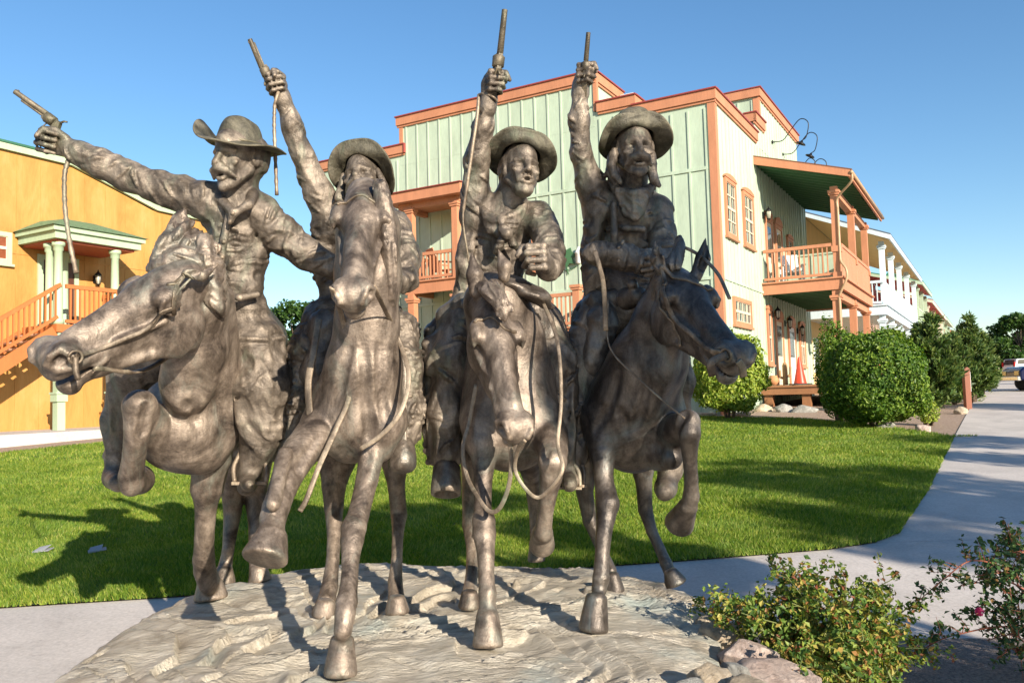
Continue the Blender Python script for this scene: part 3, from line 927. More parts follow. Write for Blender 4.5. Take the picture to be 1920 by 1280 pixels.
    f.chain([(222, 850, 4.45, 20), (214, 895, 4.42, 20), (222, 905, 4.2, 17)], .02)
    for c_ in CR: creases(f, c_[0], c_[1], c_[2], c_[3])
    rider = link('rider', f.mesh('rider'), BR_RIDER, root, True)
    hat('hat', BR_HAT, rider, P(450, 276, 3.88), V(-.62, 0, .78), V(.22, 1, -.02), 1.18, crown=.108, brim=.082,
        ang=lambda a: 1.1 * max(0, math.cos(a - .95)) ** 3 - .22 * max(0, math.cos(a + .67)) ** 2 + .05 * max(0, math.cos(a - 2.6)), length=lambda a: 1.0 + .45 * max(0, math.cos(a - .95)) ** 4 + .10 * max(0, math.cos(a + 2.24)), dent=.03, taper=.80)
    hat_band('hat_band', BR_HAT, rider, P(450, 276, 3.88), V(-.62, 0, .78), V(.22, 1, -.02), 1.18)
    buttons('button', BR_LEATHER, rider, f, [(430, 400, 3.7), (420, 450, 3.7), (413, 515, 3.75)], .009, 6)
    pistol('pistol', BR_GUN, rider, P(92, 234, 3.81), V(-.80, .60, .05), V(.6, .8, -.1), 1.14, .95, 12)
    mb = MB()
    c = catmull([P(128, 300, 3.83), P(121, 330, 3.82), P(122, 390, 3.82), P(130, 450, 3.82), P(143, 512, 3.81)], 8)
    mb.tube(c, [.009 + .004 * math.sin(i * 1.9) ** 2 for i in range(len(c))], 8)
    mb.tube([P(128, 280, 3.82), P(130, 302, 3.83)], [.010, .008], 8)
    mb.build('quirt', BR_LEATHER, rider, True)
    mb = MB()
    mb.bar(P(436, 905, 4.0), P(500, 905, 4.02), .05, .014)
    mb.tube(catmull([P(440, 905, 4.02), P(440, 870, 4.05), P(470, 830, 4.08), P(498, 870, 4.05), P(498, 905, 4.02)], 5), .011, 8)
    mb.build('stirrup', BR_LEATHER, rider, True)


# =================================================================== STATUE 2
def statue_two():
    root = statue('horseman_statue', 'bronze rider half hidden behind the head of a horse facing forward, one hoof kicked out', (-.45, 4.1, .55))
    f = Fig(.0078)
    f.chain([(690, 430, 3.70, 62), (690, 520, 3.68, 58), (688, 610, 3.72, 56), (682, 690, 3.76, 68), (672, 770, 3.82, 74)], .06)
    f.chain([(665, 600, 3.66, 22), (668, 720, 3.70, 26), (668, 800, 3.72, 24)], .04)
    f.chain([(712, 600, 3.68, 20), (716, 720, 3.74, 26), (720, 800, 3.74, 30)], .04)
    f.ell(P(668, 765, 3.86), (.215, .2, .22), None, .06)
    f.chain([(668, 780, 3.9, 80), (672, 760, 4.5, 92), (680, 755, 5.1, 80)], .06)
    f.chain([(628, 780, 3.8, 44), (606, 800, 3.76, 44)], .05)
    f.chain([(718, 790, 3.78, 46), (706, 835, 3.76, 34)], .05)
    f.ball(P(655, 830, 3.84), px(34, 3.8), .05)
    # kicked-out foreleg
    leg(f, [(604, 800, 3.74, 44), (565, 845, 3.58, 38), (548, 870, 3.5, 36), (530, 915, 3.38, 29), (518, 950, 3.3, 28), (512, 970, 3.26, 27), (511, 990, 3.22, 25)],
        (P(513, 993, 3.2), P(495, 1050, 3.13), px(31, 3.2), px(45, 3.15)))
    f.chain([(535, 850, 3.42, 14), (512, 945, 3.2, 13)], .02)
    # planted foreleg
    hb = B(638, 1268); y0 = hb[1]
    leg(f, [(704, 800, 3.78, 44), (697, 850, 3.72, 27), (688, 900, 3.66, 23), (672, 965, 3.55, 22), (663, 990, 3.5, 26), (660, 1012, 3.46, 24), (657, 1050, 3.4, 18), (655, 1090, 3.34, 17.5), (650, 1128, 3.27, 22), (647, 1150, 3.23, 21), (643, 1182, 3.20, 19)],
        (P(642, 1190, y0 + .02), hb, px(25, y0), px(32, y0)))
    # hind legs
    hq = B(607, 1156)
    leg(f, [(640, 790, 4.95, 70), (632, 860, 4.75, 40), (626, 910, 4.7, 25), (626, 950, 4.7, 20), (627, 1000, 4.6, 15), (624, 1050, 4.5, 13.5), (618, 1100, 4.42, 17), (612, 1125, 4.36, 19)], (P(611, 1122, hq[1]), hq, px(18, 4.3), px(24, 4.3)))
    hq = B(745, 1150)
    leg(f, [(720, 790, 4.95, 70), (740, 860, 4.75, 30), (743, 910, 4.7, 18), (748, 965, 4.7, 17), (746, 1000, 4.6, 12), (744, 1050, 4.5, 11.5), (741, 1090, 4.45, 15), (743, 1120, 4.38, 17)], (P(743, 1115, hq[1]), hq, px(17, 4.3), px(23, 4.3)))
    poll = P(682, 334, 3.64); muz = P(654, 542, 3.18)
    D = V(.07, .55, .85)
    hd, ax, L = horse_head(f, poll, muz, D, thick=1.10)
    groove(f, [P(676, 640, 3.5), P(690, 720, 3.5), P(690, 800, 3.5), P(680, 850, 3.5)], .016); groove(f, [P(640, 640, 3.5), P(620, 700, 3.5), P(600, 760, 3.5)], .014); groove(f, [P(735, 650, 3.5), P(742, 740, 3.5), P(735, 800, 3.5)], .012)
    groove(f, [P(632, 800, 3.5), P(605, 850, 3.4), P(570, 880, 3.4)], .010)
    horse = link('horse', f.mesh('horse'), BR_HORSE, root, True)
    st = []
    for i in range(6):
        t = i / 5
        st.append([(712 + 6 * t, 350 + 60 * t, 3.58, 13), (728 + 3 * t, 420 + 55 * t, 3.58, 12), (733 - 2 * t, 500 + 45 * t, 3.62, 10), (728, 560 + 30 * t, 3.66, 4)])
    mane('mane', BR_HORSE, horse, st, seed=5)
    mb = MB()
    strap_on(mb, f, [P(622, 362, 3.5), P(650, 345, 3.5), P(690, 342, 3.5), P(735, 366, 3.5)], .016, .006)
    mb.build('bridle', BR_STRAP, horse, True)
    mb = MB()
    c = catmull([P(622, 540, 3.2), P(640, 590, 3.55), P(655, 660, 3.62), P(655, 740, 3.62), P(632, 800, 3.6), P(600, 870, 3.5), P(575, 935, 3.45), P(562, 958, 3.44)], 8)
    ribbon(mb, c, .022, .005, nrm0=TO)
    c = catmull([P(700, 535, 3.3), P(740, 620, 3.7), P(766, 700, 3.62), P(752, 770, 3.55), P(715, 815, 3.55), P(675, 842, 3.56)], 8)
    ribbon(mb, c, .020, .005, nrm0=TO)
    c = catmull([P(598, 600, 3.9), P(588, 660, 3.75), P(578, 720, 3.72), P(582, 800, 3.66), P(575, 850, 3.6)], 8)
    ribbon(mb, c, .030, .006, nrm0=TO)
    mb.build('reins', BR_LEATHER, horse, True)
    g2 = Fig(.010)
    g2.chain([(610, 610, 4.1, 30), (600, 700, 4.1, 38), (606, 760, 4.12, 34)], .03, disp=folds(UPV, 8, 20, .010))
    g2.chain([(668, 640, 4.3, 70), (680, 640, 4.7, 70)], .05)
    link('saddle', g2.mesh('saddle'), BR_DARK, horse, True)

    f = Fig(.0065)
    CR = []
    F = V(-.10, .28, .95); U = V(-.08, .95, -.28); s = 1.25
    hc = P(680, 342, 4.22)
    human_head(f, hc, F, U, s, must=1.1, mouth=.010, beard=1.0, long_hair=True)
    f.chain([(680, 365, 4.26, 30), (684, 400, 4.3, 32)], .02)
    tw = folds(V(.15, 1, 0), 7, 13, .022, 12)
    f.chain([(622, 418, 4.3, 32), (680, 410, 4.35, 38), (738, 425, 4.3, 32)], .05)
    f.chain([(678, 430, 4.35, 57.7), (678, 520, 4.38, 50.2), (680, 570, 4.38, 44.6)], .05, flat=(RT, 1.15), disp=tw)
    CR.append(([(678, 430, 4.35, 57.7), (678, 520, 4.38, 50.2), (680, 570, 4.38, 44.6)], 12, .0075, 105))
    f.chain([(612, 420, 4.26, 20.5), (606, 500, 4.3, 22.3), (618, 560, 4.3, 16.7)], .03, disp=tw)
    CR.append(([(612, 420, 4.26, 20.5), (606, 500, 4.3, 22.3), (618, 560, 4.3, 16.7)], 12, .0075, 106))
    af = folds(V(-.4, 1, 0), 9, 13, .011, 11)
    f.chain([(628, 428, 4.28, 32.6), (600, 365, 4.22, 24.6), (566, 292, 4.15, 19.4), (546, 232, 4.1, 16.7), (530, 184, 4.06, 13.2)], .03, disp=af)
    CR.append(([(628, 428, 4.28, 32.6), (600, 365, 4.22, 24.6), (566, 292, 4.15, 19.4), (546, 232, 4.1, 16.7), (530, 184, 4.06, 13.2)], 15, .0070, 107))
    f.chain([(532, 190, 4.06, 16.5), (529, 180, 4.06, 16)], .006)
    gp, ga = fist_up(f, P(527, 176, 4.05), V(-.30, 1, .1), V(-.75, 0, .6), V(.6, 0, .75), 1.15)
    af = folds(V(.3, -1, .2), 10, 13, .014, 14)
    f.chain([(738, 428, 4.3, 28.2), (760, 480, 4.2, 25.5), (762, 520, 4.08, 21.1), (752, 530, 3.95, 17.6)], .03, disp=af)
    CR.append(([(738, 428, 4.3, 28.2), (760, 480, 4.2, 25.5), (762, 520, 4.08, 21.1), (752, 530, 3.95, 17.6)], 15, .0070, 108))
    fist(f, P(752, 530, 3.95), V(-.25, -.1, 1), V(.1, 1, .2), V(-1, 0, .1), 1.3)
    wl = woolly(34, .020, 3)
    f.chain([(690, 590, 4.35, 48), (752, 620, 4.2, 32), (758, 690, 4.1, 34), (764, 770, 4.08, 32), (762, 815, 4.08, 25)], .04, disp=wl)
    f.chain([(660, 590, 4.35, 48), (605, 600, 4.2, 36), (575, 660, 4.12, 34), (556, 740, 4.1, 32), (548, 810, 4.1, 25)], .04, disp=wl)
    f.chain([(752, 815, 4.04, 22), (753, 840, 4.02, 19)], .02)
    f.chain([(546, 815, 4.1, 22), (540, 862, 4.06, 20), (536, 875, 3.96, 17)], .02)
    for c_ in CR: creases(f, c_[0], c_[1], c_[2], c_[3])
    rider = link('rider', f.mesh('rider'), BR_RIDER, root, True)
    hat('hat', BR_HAT, rider, hc + UPV * .060 + V(0, 0, -1) * .02, V(-.10, .62, .78), V(.10, .78, -.62), 1.16, crown=.11, brim=.070,
        ang=lambda a: .05 + .95 * max(0, math.cos(a)) - .75 * math.sin(a) ** 2, length=lambda a: 1.0, dent=.02)
    pistol('pistol', BR_GUN, rider, gp - UPV * .02, V(-.34, .93, .2), ga, 1.05, .80, 48)
    mb = MB()
    c = catmull([P(515, 196, 4.0), P(514, 235, 3.99), P(516, 290, 3.98), P(519, 366, 3.98)], 9)
    mb.tube(c, [.0075 + .003 * math.sin(i * 1.9) ** 2 for i in range(len(c))], 8)
    mb.tube([P(522, 172, 4.0), P(514, 198, 4.0)], [.009, .007], 8)
    mb.build('quirt', BR_LEATHER, rider, True)
    mb = MB()
    mb.lathe(P(753, 825, 3.99), nrm(P(755, 884, 3.93) - P(753, 825, 3.99)), [(0, .050), (.03, .062), (.09, .068), (.13, .066), (.15, .052), (.158, .03)], 20)
    ribbon(mb, catmull([P(748, 640, 4.03), P(757, 700, 3.98), P(757, 800, 3.95), P(757, 830, 3.94)], 6), .03, .006, nrm0=TO)
    mb.build('stirrup', BR_DARK, rider, True)


# =================================================================== STATUE 3
def statue_three():
    root = statue('horseman_statue', 'bronze rider with bandana and raised long pistol, horse dropping its pale face to the ground', (0, 4.3, .55))
    f = Fig(.0078)
    f.chain([(930, 570, 3.9, 62), (950, 640, 4.0, 68), (955, 720, 4.05, 84), (955, 780, 4.0, 84)], .06)
    f.ell(P(958, 790, 4.02), (.225, .22, .24), None, .06)
    f.chain([(955, 770, 4.05, 84), (950, 740, 4.6, 96), (945, 735, 5.2, 84)], .06)
    f.chain([(905, 790, 3.92, 40), (905, 830, 3.86, 34)], .05)
    f.chain([(1015, 790, 3.92, 40), (1032, 830, 3.86, 34)], .05)
    f.ball(P(950, 835, 3.95), px(40, 3.9), .05)
    # planted foreleg
    hb = B(915, 1214); y0 = hb[1]
    leg(f, [(905, 800, 3.92, 42), (908, 845, 3.84, 30), (906, 890, 3.8, 20), (905, 950, 3.74, 18), (907, 976, 3.7, 24), (908, 1000, 3.68, 24), (911, 1040, 3.63, 18), (912, 1085, 3.58, 16.5), (914, 1112, 3.55, 18.5), (914, 1138, 3.53, 17)],
        (P(914, 1145, y0 + .03), hb, px(24, y0), px(30, y0)))
    # lifted foreleg
    leg(f, [(1030, 815, 3.88, 40), (1036, 845, 3.74, 32), (1036, 865, 3.68, 30), (1033, 895, 3.7, 23), (1026, 940, 3.74, 17), (1021, 975, 3.78, 16), (1018, 998, 3.8, 20)])
    f.hoof(P(1018, 994, 3.82), P(1016, 1024, 3.95), px(21, 3.8), px(26, 3.8))
    # hind legs
    hq = B(879, 1141)
    leg(f, [(905, 790, 5.1, 70), (895, 860, 4.85, 36), (886, 930, 4.8, 22), (884, 985, 4.75, 19), (886, 1030, 4.65, 12.5), (884, 1080, 4.52, 12.5), (881, 1110, 4.42, 16)], (P(881, 1105, hq[1]), hq, px(16, 4.4), px(20, 4.4)))
    hq = B(1006, 1052)
    leg(f, [(985, 790, 5.2, 70), (992, 850, 5.2, 34), (998, 900, 5.3, 18), (1004, 950, 5.3, 15), (1004, 1000, 5.25, 11), (1004, 1025, 5.2, 13)], (P(1004, 1020, hq[1]), hq, px(14, 5.2), px(18, 5.2)))
    poll = P(924, 548, 3.74); muz = P(984, 806, 3.36)
    D = V(.30, .42, .86)
    el = (P(893, 548, 3.74), P(890, 515, 3.74), P(884, 474, 3.74), .042)
    er = (P(945, 520, 3.72), P(946, 500, 3.72), P(934, 468, 3.72), .036)
    hd, ax, L = horse_head(f, poll, muz, D, ears={0: el, 1: er}, thick=1.05)
    groove(f, [P(948, 790, 3.5), P(950, 840, 3.5)], .014); groove(f, [P(890, 700, 3.6), P(880, 770, 3.6), P(888, 830, 3.6)], .012); groove(f, [P(1030, 700, 3.6), P(1008, 780, 3.6), P(1010, 850, 3.6)], .013)
    horse = link('horse', f.mesh('horse'), BR_HORSE, root, True)
    st = []
    rr_ = random.Random(5)
    for i in range(12):
        t = i / 11; w_ = rr_.uniform(-6, 6); v_ = rr_.uniform(-10, 10)
        st.append([(900 + 36 * t, 536 - 4 * t + w_ * .5, 3.70, 6), (914 + 26 * t, 548 + w_ + 4 * t, 3.62, 7), (926 + 22 * t + v_ * .5, 566 + w_, 3.58, 5), (936 + 20 * t + v_, 588 + w_ * 2, 3.57, 2)])
    mane('mane', BR_HORSE, horse, st, seed=6)
    mb = MB()
    strap_on(mb, f, [P(884, 590, 3.6), P(900, 574, 3.6), P(935, 568, 3.55), P(968, 582, 3.55), P(985, 600, 3.6)], .015, .006)
    mb.build('bridle', BR_STRAP, horse, True)
    mb = MB()
    c = catmull([P(1015, 560, 3.85), P(1040, 620, 3.7), P(1050, 680, 3.62), P(1052, 760, 3.6), P(1046, 830, 3.56), P(1055, 875, 3.5), P(1040, 905, 3.5), P(1010, 932, 3.52), P(985, 915, 3.5), P(966, 880, 3.5), P(972, 840, 3.45), P(985, 825, 3.4)], 8)
    ribbon(mb, c, .016, .005, nrm0=TO)
    c = catmull([P(945, 790, 3.45), P(958, 845, 3.5), P(955, 905, 3.52), P(938, 950, 3.55), P(918, 958, 3.58), P(895, 930, 3.62), P(875, 890, 3.72), P(868, 840, 3.75), P(880, 790, 3.8), P(893, 720, 3.8)], 8)
    ribbon(mb, c, .019, .005, nrm0=TO)
    mb.build('reins', BR_LEATHER, horse, True)
    g2 = Fig(.009)
    g2.chain([(838, 592, 4.2, 20), (870, 572, 4.16, 19), (905, 566, 4.2, 20)], .03, disp=folds(RT, 26, 10, .008))        # slicker roll
    g2.chain([(825, 604, 4.3, 14), (812, 625, 4.3, 16), (822, 650, 4.3, 18), (815, 668, 4.3, 14)], .02, disp=woolly(26, .014))
    g2.chain([(918, 532, 3.95, 20), (962, 530, 3.84, 27), (1000, 550, 3.84, 27), (1024, 572, 3.9, 15)], .02, flat=(V(.25, 1, .25), .42), disp=folds(RT, 9, 18, .006, 4))
    g2.chain([(1000, 585, 4.1, 30), (1020, 650, 4.15, 34), (1040, 720, 4.2, 30)], .03, disp=folds(UPV, 8, 18, .010))
    g2.chain([(940, 600, 4.4, 78), (945, 610, 4.8, 78)], .05)
    link('saddle', g2.mesh('saddle'), BR_DARK, horse, True)

    f = Fig(.0065)
    CR = []
    F = V(.30, .05, .95); U = V(.10, 1, -.05); s = 1.16
    hc = P(977, 318, 4.1)
    human_head(f, hc, F, U, s, must=0, mouth=.004, hair=1.0, beard=.82)
    f.chain([(966, 345, 4.15, 28), (947, 392, 4.2, 32)], .02)
    tw = folds(V(.1, 1, 0), 6, 11, .018, 21)
    f.chain([(892, 400, 4.22, 30), (945, 405, 4.28, 36), (1008, 412, 4.22, 28)], .05)
    f.chain([(940, 420, 4.25, 48.4), (936, 480, 4.28, 40.9), (930, 545, 4.28, 37.2)], .05, flat=(RT, 1.1), disp=tw)
    CR.append(([(940, 420, 4.25, 48.4), (936, 480, 4.28, 40.9), (930, 545, 4.28, 37.2)], 12, .0075, 109))
    f.chain([(885, 420, 4.2, 18), (876, 500, 4.22, 20), (866, 555, 4.25, 16)], .03, disp=folds(UPV, 8, 16, .014, 2))
    af = folds(V(.1, 1, 0), 9, 13, .011, 22)
    f.chain([(896, 405, 4.2, 29.9), (892, 362, 4.16, 23.8), (894, 300, 4.1, 21.1), (906, 240, 4.04, 15.8), (915, 195, 4.0, 13.2)], .03, disp=af)
    CR.append(([(896, 405, 4.2, 29.9), (892, 362, 4.16, 23.8), (894, 300, 4.1, 21.1), (906, 240, 4.04, 15.8), (915, 195, 4.0, 13.2)], 15, .0070, 110))
    f.chain([(914, 204, 4.0, 17.5), (918, 186, 4.0, 16)], .006)
    gp, ga = fist_up(f, P(915, 176, 3.99), V(.08, 1, .08), V(.35, 0, .9), V(.9, 0, -.35), 1.25)
    af = folds(V(.2, -1, .6), 10, 13, .014, 24)
    f.chain([(1008, 408, 4.22, 28.2), (1030, 450, 4.1, 26.4), (1034, 492, 3.98, 23.8), (1026, 506, 3.86, 20.2)], .03, disp=af)
    CR.append(([(1008, 408, 4.22, 28.2), (1030, 450, 4.1, 26.4), (1034, 492, 3.98, 23.8), (1026, 506, 3.86, 20.2)], 15, .0070, 111))
    fist(f, P(1026, 500, 3.82), V(-.25, .2, 1), V(-.1, 1, .15), V(-1, .05, .15), 1.5)
    # chaps
    lf = folds(V(-.2, -1, 0), 4, 13, .018, 25)
    f.chain([(930, 570, 4.3, 50), (872, 610, 4.22, 46), (845, 680, 4.12, 40), (838, 770, 4.1, 34), (838, 850, 4.08, 27)], .04, disp=lf)
    CR.append(([(930, 570, 4.3, 50), (872, 610, 4.22, 46), (845, 680, 4.12, 40), (838, 770, 4.1, 34), (838, 850, 4.08, 27)], 11, .009, 112))
    f.chain([(815, 650, 4.15, 22), (808, 760, 4.15, 20), (812, 860, 4.12, 12)], .03, flat=(TO, .6), disp=woolly(26, .016, 5))
    f.chain([(940, 570, 4.3, 48), (1010, 610, 4.2, 40), (1046, 680, 4.1, 32), (1056, 770, 4.06, 26), (1060, 850, 4.02, 20)], .04, disp=lf)
    CR.append(([(940, 570, 4.3, 48), (1010, 610, 4.2, 40), (1046, 680, 4.1, 32), (1056, 770, 4.06, 26), (1060, 850, 4.02, 20)], 11, .009, 113))
    f.chain([(1060, 850, 4.02, 19), (1064, 895, 4.0, 17), (1068, 908, 3.9, 14)], .02)
    f.chain([(838, 850, 4.08, 22), (838, 880, 4.1, 18)], .02)
    for c_ in CR: creases(f, c_[0], c_[1], c_[2], c_[3])
    rider = link('rider', f.mesh('rider'), BR_RIDER, root, True)
    hat('hat', BR_HAT, rider, hc + U * .062 * s - F * .015, V(.32, .30, .9), V(.16, .9, -.42), 1.14, crown=.10, brim=.078,
        ang=lambda a: .15 + 1.25 * max(0, math.cos(a)) ** 1.2 - .35 * math.sin(a) ** 2 - .3 * max(0, -math.cos(a)), length=lambda a: 1.0 - .15 * max(0, math.cos(a)), dent=.015)
    pistol('pistol', BR_GUN, rider, gp + V(0, 1, 0) * .005, V(.13, .97, .02), ga, 1.30, 1.0, 48)
    # bandana
    b = Fig(.0058)
    bf = folds(RT, 12, 40, .007, 30)
    for k in range(5):
        dy = k * 7
        b.chain([(900 + k * 2, 388 + dy * .7, 4.13, 6), (916 + k, 404 + dy, 4.09, 7), (940, 412 + dy, 4.055 + .004 * k, 7.5), (964 - k, 404 + dy, 4.08, 7), (984 - k * 2, 386 + dy * .7, 4.13, 6)], .006, disp=bf)
    b.chain([(944, 430, 4.03, 9), (950, 438, 4.02, 10)], .006, disp=bf)
    b.chain([(946, 440, 4.03, 6), (936, 462, 4.06, 7), (930, 474, 4.08, 4)], .006, disp=bf); b.chain([(952, 440, 4.03, 6), (962, 458, 4.06, 7), (970, 466, 4.08, 4)], .006, disp=bf)
    link('bandana', b.mesh('bandana'), BR_RIDER, rider, True)
    mb = MB()
    mb.tube(catmull([P(898, 178, 4.0), P(895, 215, 3.98), P(884, 290, 3.98), P(874, 360, 4.0), P(868, 410, 4.02), P(876, 470, 4.05), P(884, 520, 4.08)], 8), [.009] * 30 + [.005] * 19, 8)
    mb.tube(catmull([P(898, 178, 4.0), P(906, 176, 3.97), P(924, 182, 3.95), P(932, 190, 3.97)], 5), .007, 8)
    mb.build('quirt', BR_LEATHER, rider, True)
    mb = MB()
    a = P(838, 868, 4.05); d = nrm(V(-.02, -1, .45))
    mb.lathe(a, d, [(0, .05), (.02, .066), (.12, .074), (.155, .072), (.158, .058), (.03, .05)], 22)
    mb.build('stirrup', BR_DARK, rider, True)
    mb = MB()
    mb.tube(catmull([P(1046, 912, 3.95), P(1050, 880, 3.98), P(1066, 865, 4.0), P(1084, 882, 3.98), P(1088, 914, 3.95)], 5), .010, 8)
    mb.bar(P(1044, 914, 3.95), P(1090, 914, 3.95), .05, .012)
    mb.build('stirrup', BR_LEATHER, rider, True)


# =================================================================== STATUE 4 (rightmost)
def statue_four():
    root = statue('horseman_statue', 'bronze long haired rider raising a short pistol, on a shaded horse turned right', (.55, 4.3, .55))
    f = Fig(.0078)
    f.chain([(1262, 545, 3.76, 46), (1246, 600, 3.84, 54), (1215, 680, 3.96, 70), (1192, 740, 4.05, 84)], .06)
    f.chain([(1262, 620, 3.74, 20), (1242, 690, 3.8, 26), (1212, 760, 3.88, 28)], .04)
    f.ell(P(1190, 785, 4.12), (.25, .23, .25), None, .06)
    f.chain([(1185, 790, 4.15, 86), (1170, 750, 4.7, 96), (1160, 740, 5.2, 82)], .06)
    f.chain([(1130, 790, 4.05, 42), (1130, 830, 4.0, 28)], .05)
    f.chain([(1240, 790, 4.05, 42), (1262, 810, 3.95, 32)], .05)
    f.ball(P(1185, 840, 4.08), px(40, 4), .05)
    # planted foreleg
    hb = B(1112, 1184); y0 = hb[1]
    leg(f, [(1126, 805, 4.06, 40), (1130, 850, 3.98, 27), (1132, 895, 3.94, 19.5), (1136, 925, 3.9, 22), (1139, 944, 3.87, 25), (1136, 968, 3.85, 20), (1131, 1010, 3.8, 16), (1128, 1060, 3.76, 15.5), (1127, 1083, 3.74, 17.5), (1123, 1106, 3.73, 16)],
        (P(1119, 1112, y0 + .02), hb, px(23, y0), px(29, y0)))
    # lifted foreleg
    leg(f, [(1252, 815, 3.98, 42), (1280, 800, 3.78, 31), (1290, 790, 3.7, 25), (1292, 812, 3.68, 24), (1293, 850, 3.72, 16), (1296, 895, 3.76, 14), (1296, 930, 3.8, 17), (1292, 946, 3.82, 17)])
    f.chain([(1240, 850, 3.98, 34), (1258, 858, 3.9, 22)], .04)
    f.hoof(P(1291, 946, 3.83), P(1272, 984, 3.95), px(20, 3.8), px(30, 3.8))
    # hind legs
    hq = B(1268, 1095)
    leg(f, [(1195, 800, 5.1, 66), (1204, 860, 4.95, 30), (1207, 905, 4.95, 17), (1210, 955, 4.95, 15), (1222, 995, 4.9, 11.5), (1238, 1030, 4.85, 11), (1249, 1056, 4.8, 12.5), (1255, 1070, 4.78, 13)], (P(1255, 1066, hq[1]), hq, px(13, 4.7), px(22, 4.7)))
    hq = B(1154, 1112)
    leg(f, [(1115, 800, 5.1, 66), (1098, 870, 4.95, 30), (1096, 920, 4.95, 18), (1106, 975, 4.95, 15), (1128, 1030, 4.85, 11), (1145, 1070, 4.75, 13)], (P(1147, 1072, hq[1]), hq, px(13, 4.7), px(18, 4.7)))
    poll = P(1268, 496, 3.66); muz = P(1408, 645, 3.16)
    D = V(.20, .76, .52)
    el = (P(1240, 505, 3.60), P(1232, 485, 3.58), P(1228, 452, 3.58), .034)
    er = (P(1304, 520, 3.64), P(1318, 484, 3.66), P(1323, 446, 3.68), .036)
    hd, ax, L = horse_head(f, poll, muz, D, ears={0: el, 1: er}, thick=1.24)
    ear_cut(f, *el, V(-.2, .1, 1)); ear_cut(f, *er, V(.5, .1, .8))
    groove(f, [P(1200, 720, 3.7), P(1192, 790, 3.7), P(1185, 850, 3.7)], .015); groove(f, [P(1140, 700, 3.8), P(1120, 760, 3.8), P(1105, 810, 3.9)], .013); groove(f, [P(1262, 700, 3.6), P(1262, 760, 3.6), P(1240, 820, 3.7)], .012); groove(f, [P(1150, 770, 3.8), P(1170, 830, 3.8)], .012)
    horse = link('horse', f.mesh('horse'), BR_DARK, root, True)  # darker bronze carries part of the tree's shade in its colour
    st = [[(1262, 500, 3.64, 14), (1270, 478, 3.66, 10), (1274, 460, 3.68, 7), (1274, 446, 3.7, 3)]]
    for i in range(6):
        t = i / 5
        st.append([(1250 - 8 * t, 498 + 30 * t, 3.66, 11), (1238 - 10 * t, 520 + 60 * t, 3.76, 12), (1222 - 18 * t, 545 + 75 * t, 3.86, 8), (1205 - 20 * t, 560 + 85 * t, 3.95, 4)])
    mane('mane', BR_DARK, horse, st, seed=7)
    mb = MB()
    strap_on(mb, f, [P(1234, 520, 3.5), P(1252, 502, 3.5), P(1285, 496, 3.5), P(1318, 510, 3.5), P(1340, 530, 3.55)], .017, .007)
    strap_on(mb, f, [P(1232, 524, 3.5), P(1236, 572, 3.45), P(1262, 620, 3.35), P(1292, 655, 3.22), P(1320, 674, 3.12)], .020, .006)
    strap_on(mb, f, [P(1226, 530, 3.6), P(1226, 570, 3.55), P(1246, 620, 3.5), P(1262, 650, 3.5)], .013, .006)
    q, g = f.snap([P(1322, 680, 3.10)], .006); a = g[0]
    t = nrm(np.cross(a, UPV)); u2 = np.cross(a, t)
    mb.tube([q[0] + .024 * (math.cos(w) * t + math.sin(w) * u2) for w in np.linspace(0, 2 * math.pi, 17)], .006, 7)
    ribbon(mb, catmull([q[0], P(1334, 680, 3.14), P(1336, 704, 3.16)], 5), .03, .006, nrm0=TO)
    ribbon(mb, catmull([P(1384, 676, 3.1), P(1392, 690, 3.12), P(1394, 706, 3.14)], 5), .026, .006, nrm0=TO)
    mb.build('bridle', BR_STRAP, horse, True)
    mb = MB()
    c = catmull([P(1328, 660, 3.12), P(1300, 640, 3.5), P(1180, 640, 3.85), P(1140, 600, 3.95), P(1130, 530, 3.9), P(1122, 480, 3.8)], 8)
    mb.tube(catmull([P(1140, 560, 3.9), P(1143, 650, 3.84), P(1200, 712, 3.70), P(1240, 748, 3.64), P(1284, 784, 3.58)], 8), .0045, 6)
    ribbon(mb, catmull([P(1242, 462, 3.85), P(1275, 462, 3.7), P(1310, 478, 3.66), P(1345, 512, 3.55), P(1368, 560, 3.4)], 8), .014, .005, nrm0=TO)
    ribbon(mb, catmull([P(1115, 470, 3.82), P(1124, 500, 3.8), P(1132, 540, 3.82), P(1136, 620, 3.86)], 8), .022, .005, nrm0=TO)
    mb.build('reins', BR_LEATHER, horse, True)
    g2 = Fig(.009)
    g2.chain([(1098, 578, 4.25, 18), (1120, 566, 4.2, 21), (1150, 560, 4.2, 20)], .03, disp=folds(V(1, .4, 0), 24, 10, .008))
    g2.chain([(1176, 560, 4.0, 22), (1195, 556, 3.95, 18), (1206, 560, 3.98, 16)], .02)
    g2.chain([(1188, 560, 3.95, 9), (1188, 540, 3.93, 8), (1186, 533, 3.92, 11)], .01)
    g2.chain([(1180, 600, 4.4, 66), (1175, 610, 4.8, 74)], .05)
    g2.chain([(1130, 600, 4.15, 30), (1110, 680, 4.15, 30)], .03, disp=folds(UPV, 8, 18, .010))
    link('saddle', g2.mesh('saddle'), BR_DARK, horse, True)

    f = Fig(.0065)
    CR = []
    F = V(.06, -.02, 1); U = V(.02, 1, .03); s = 1.2
    hc = P(1190, 281, 4.12)
    human_head(f, hc, F, U, s, must=1.45, mouth=.004, hair=1.04, ears=True)
    for q_ in ([(1152, 286, 4.10, 8), (1147, 310, 4.07, 8), (1152, 328, 4.06, 7), (1164, 342, 4.05, 4)], [(1220, 292, 4.12, 9), (1222, 318, 4.10, 10), (1226, 336, 4.09, 8), (1236, 348, 4.09, 4)], [(1146, 296, 4.14, 8), (1144, 325, 4.12, 8), (1154, 346, 4.11, 5)]): f.chain(q_, .004, None, folds(UPV, 8, 60, .006))
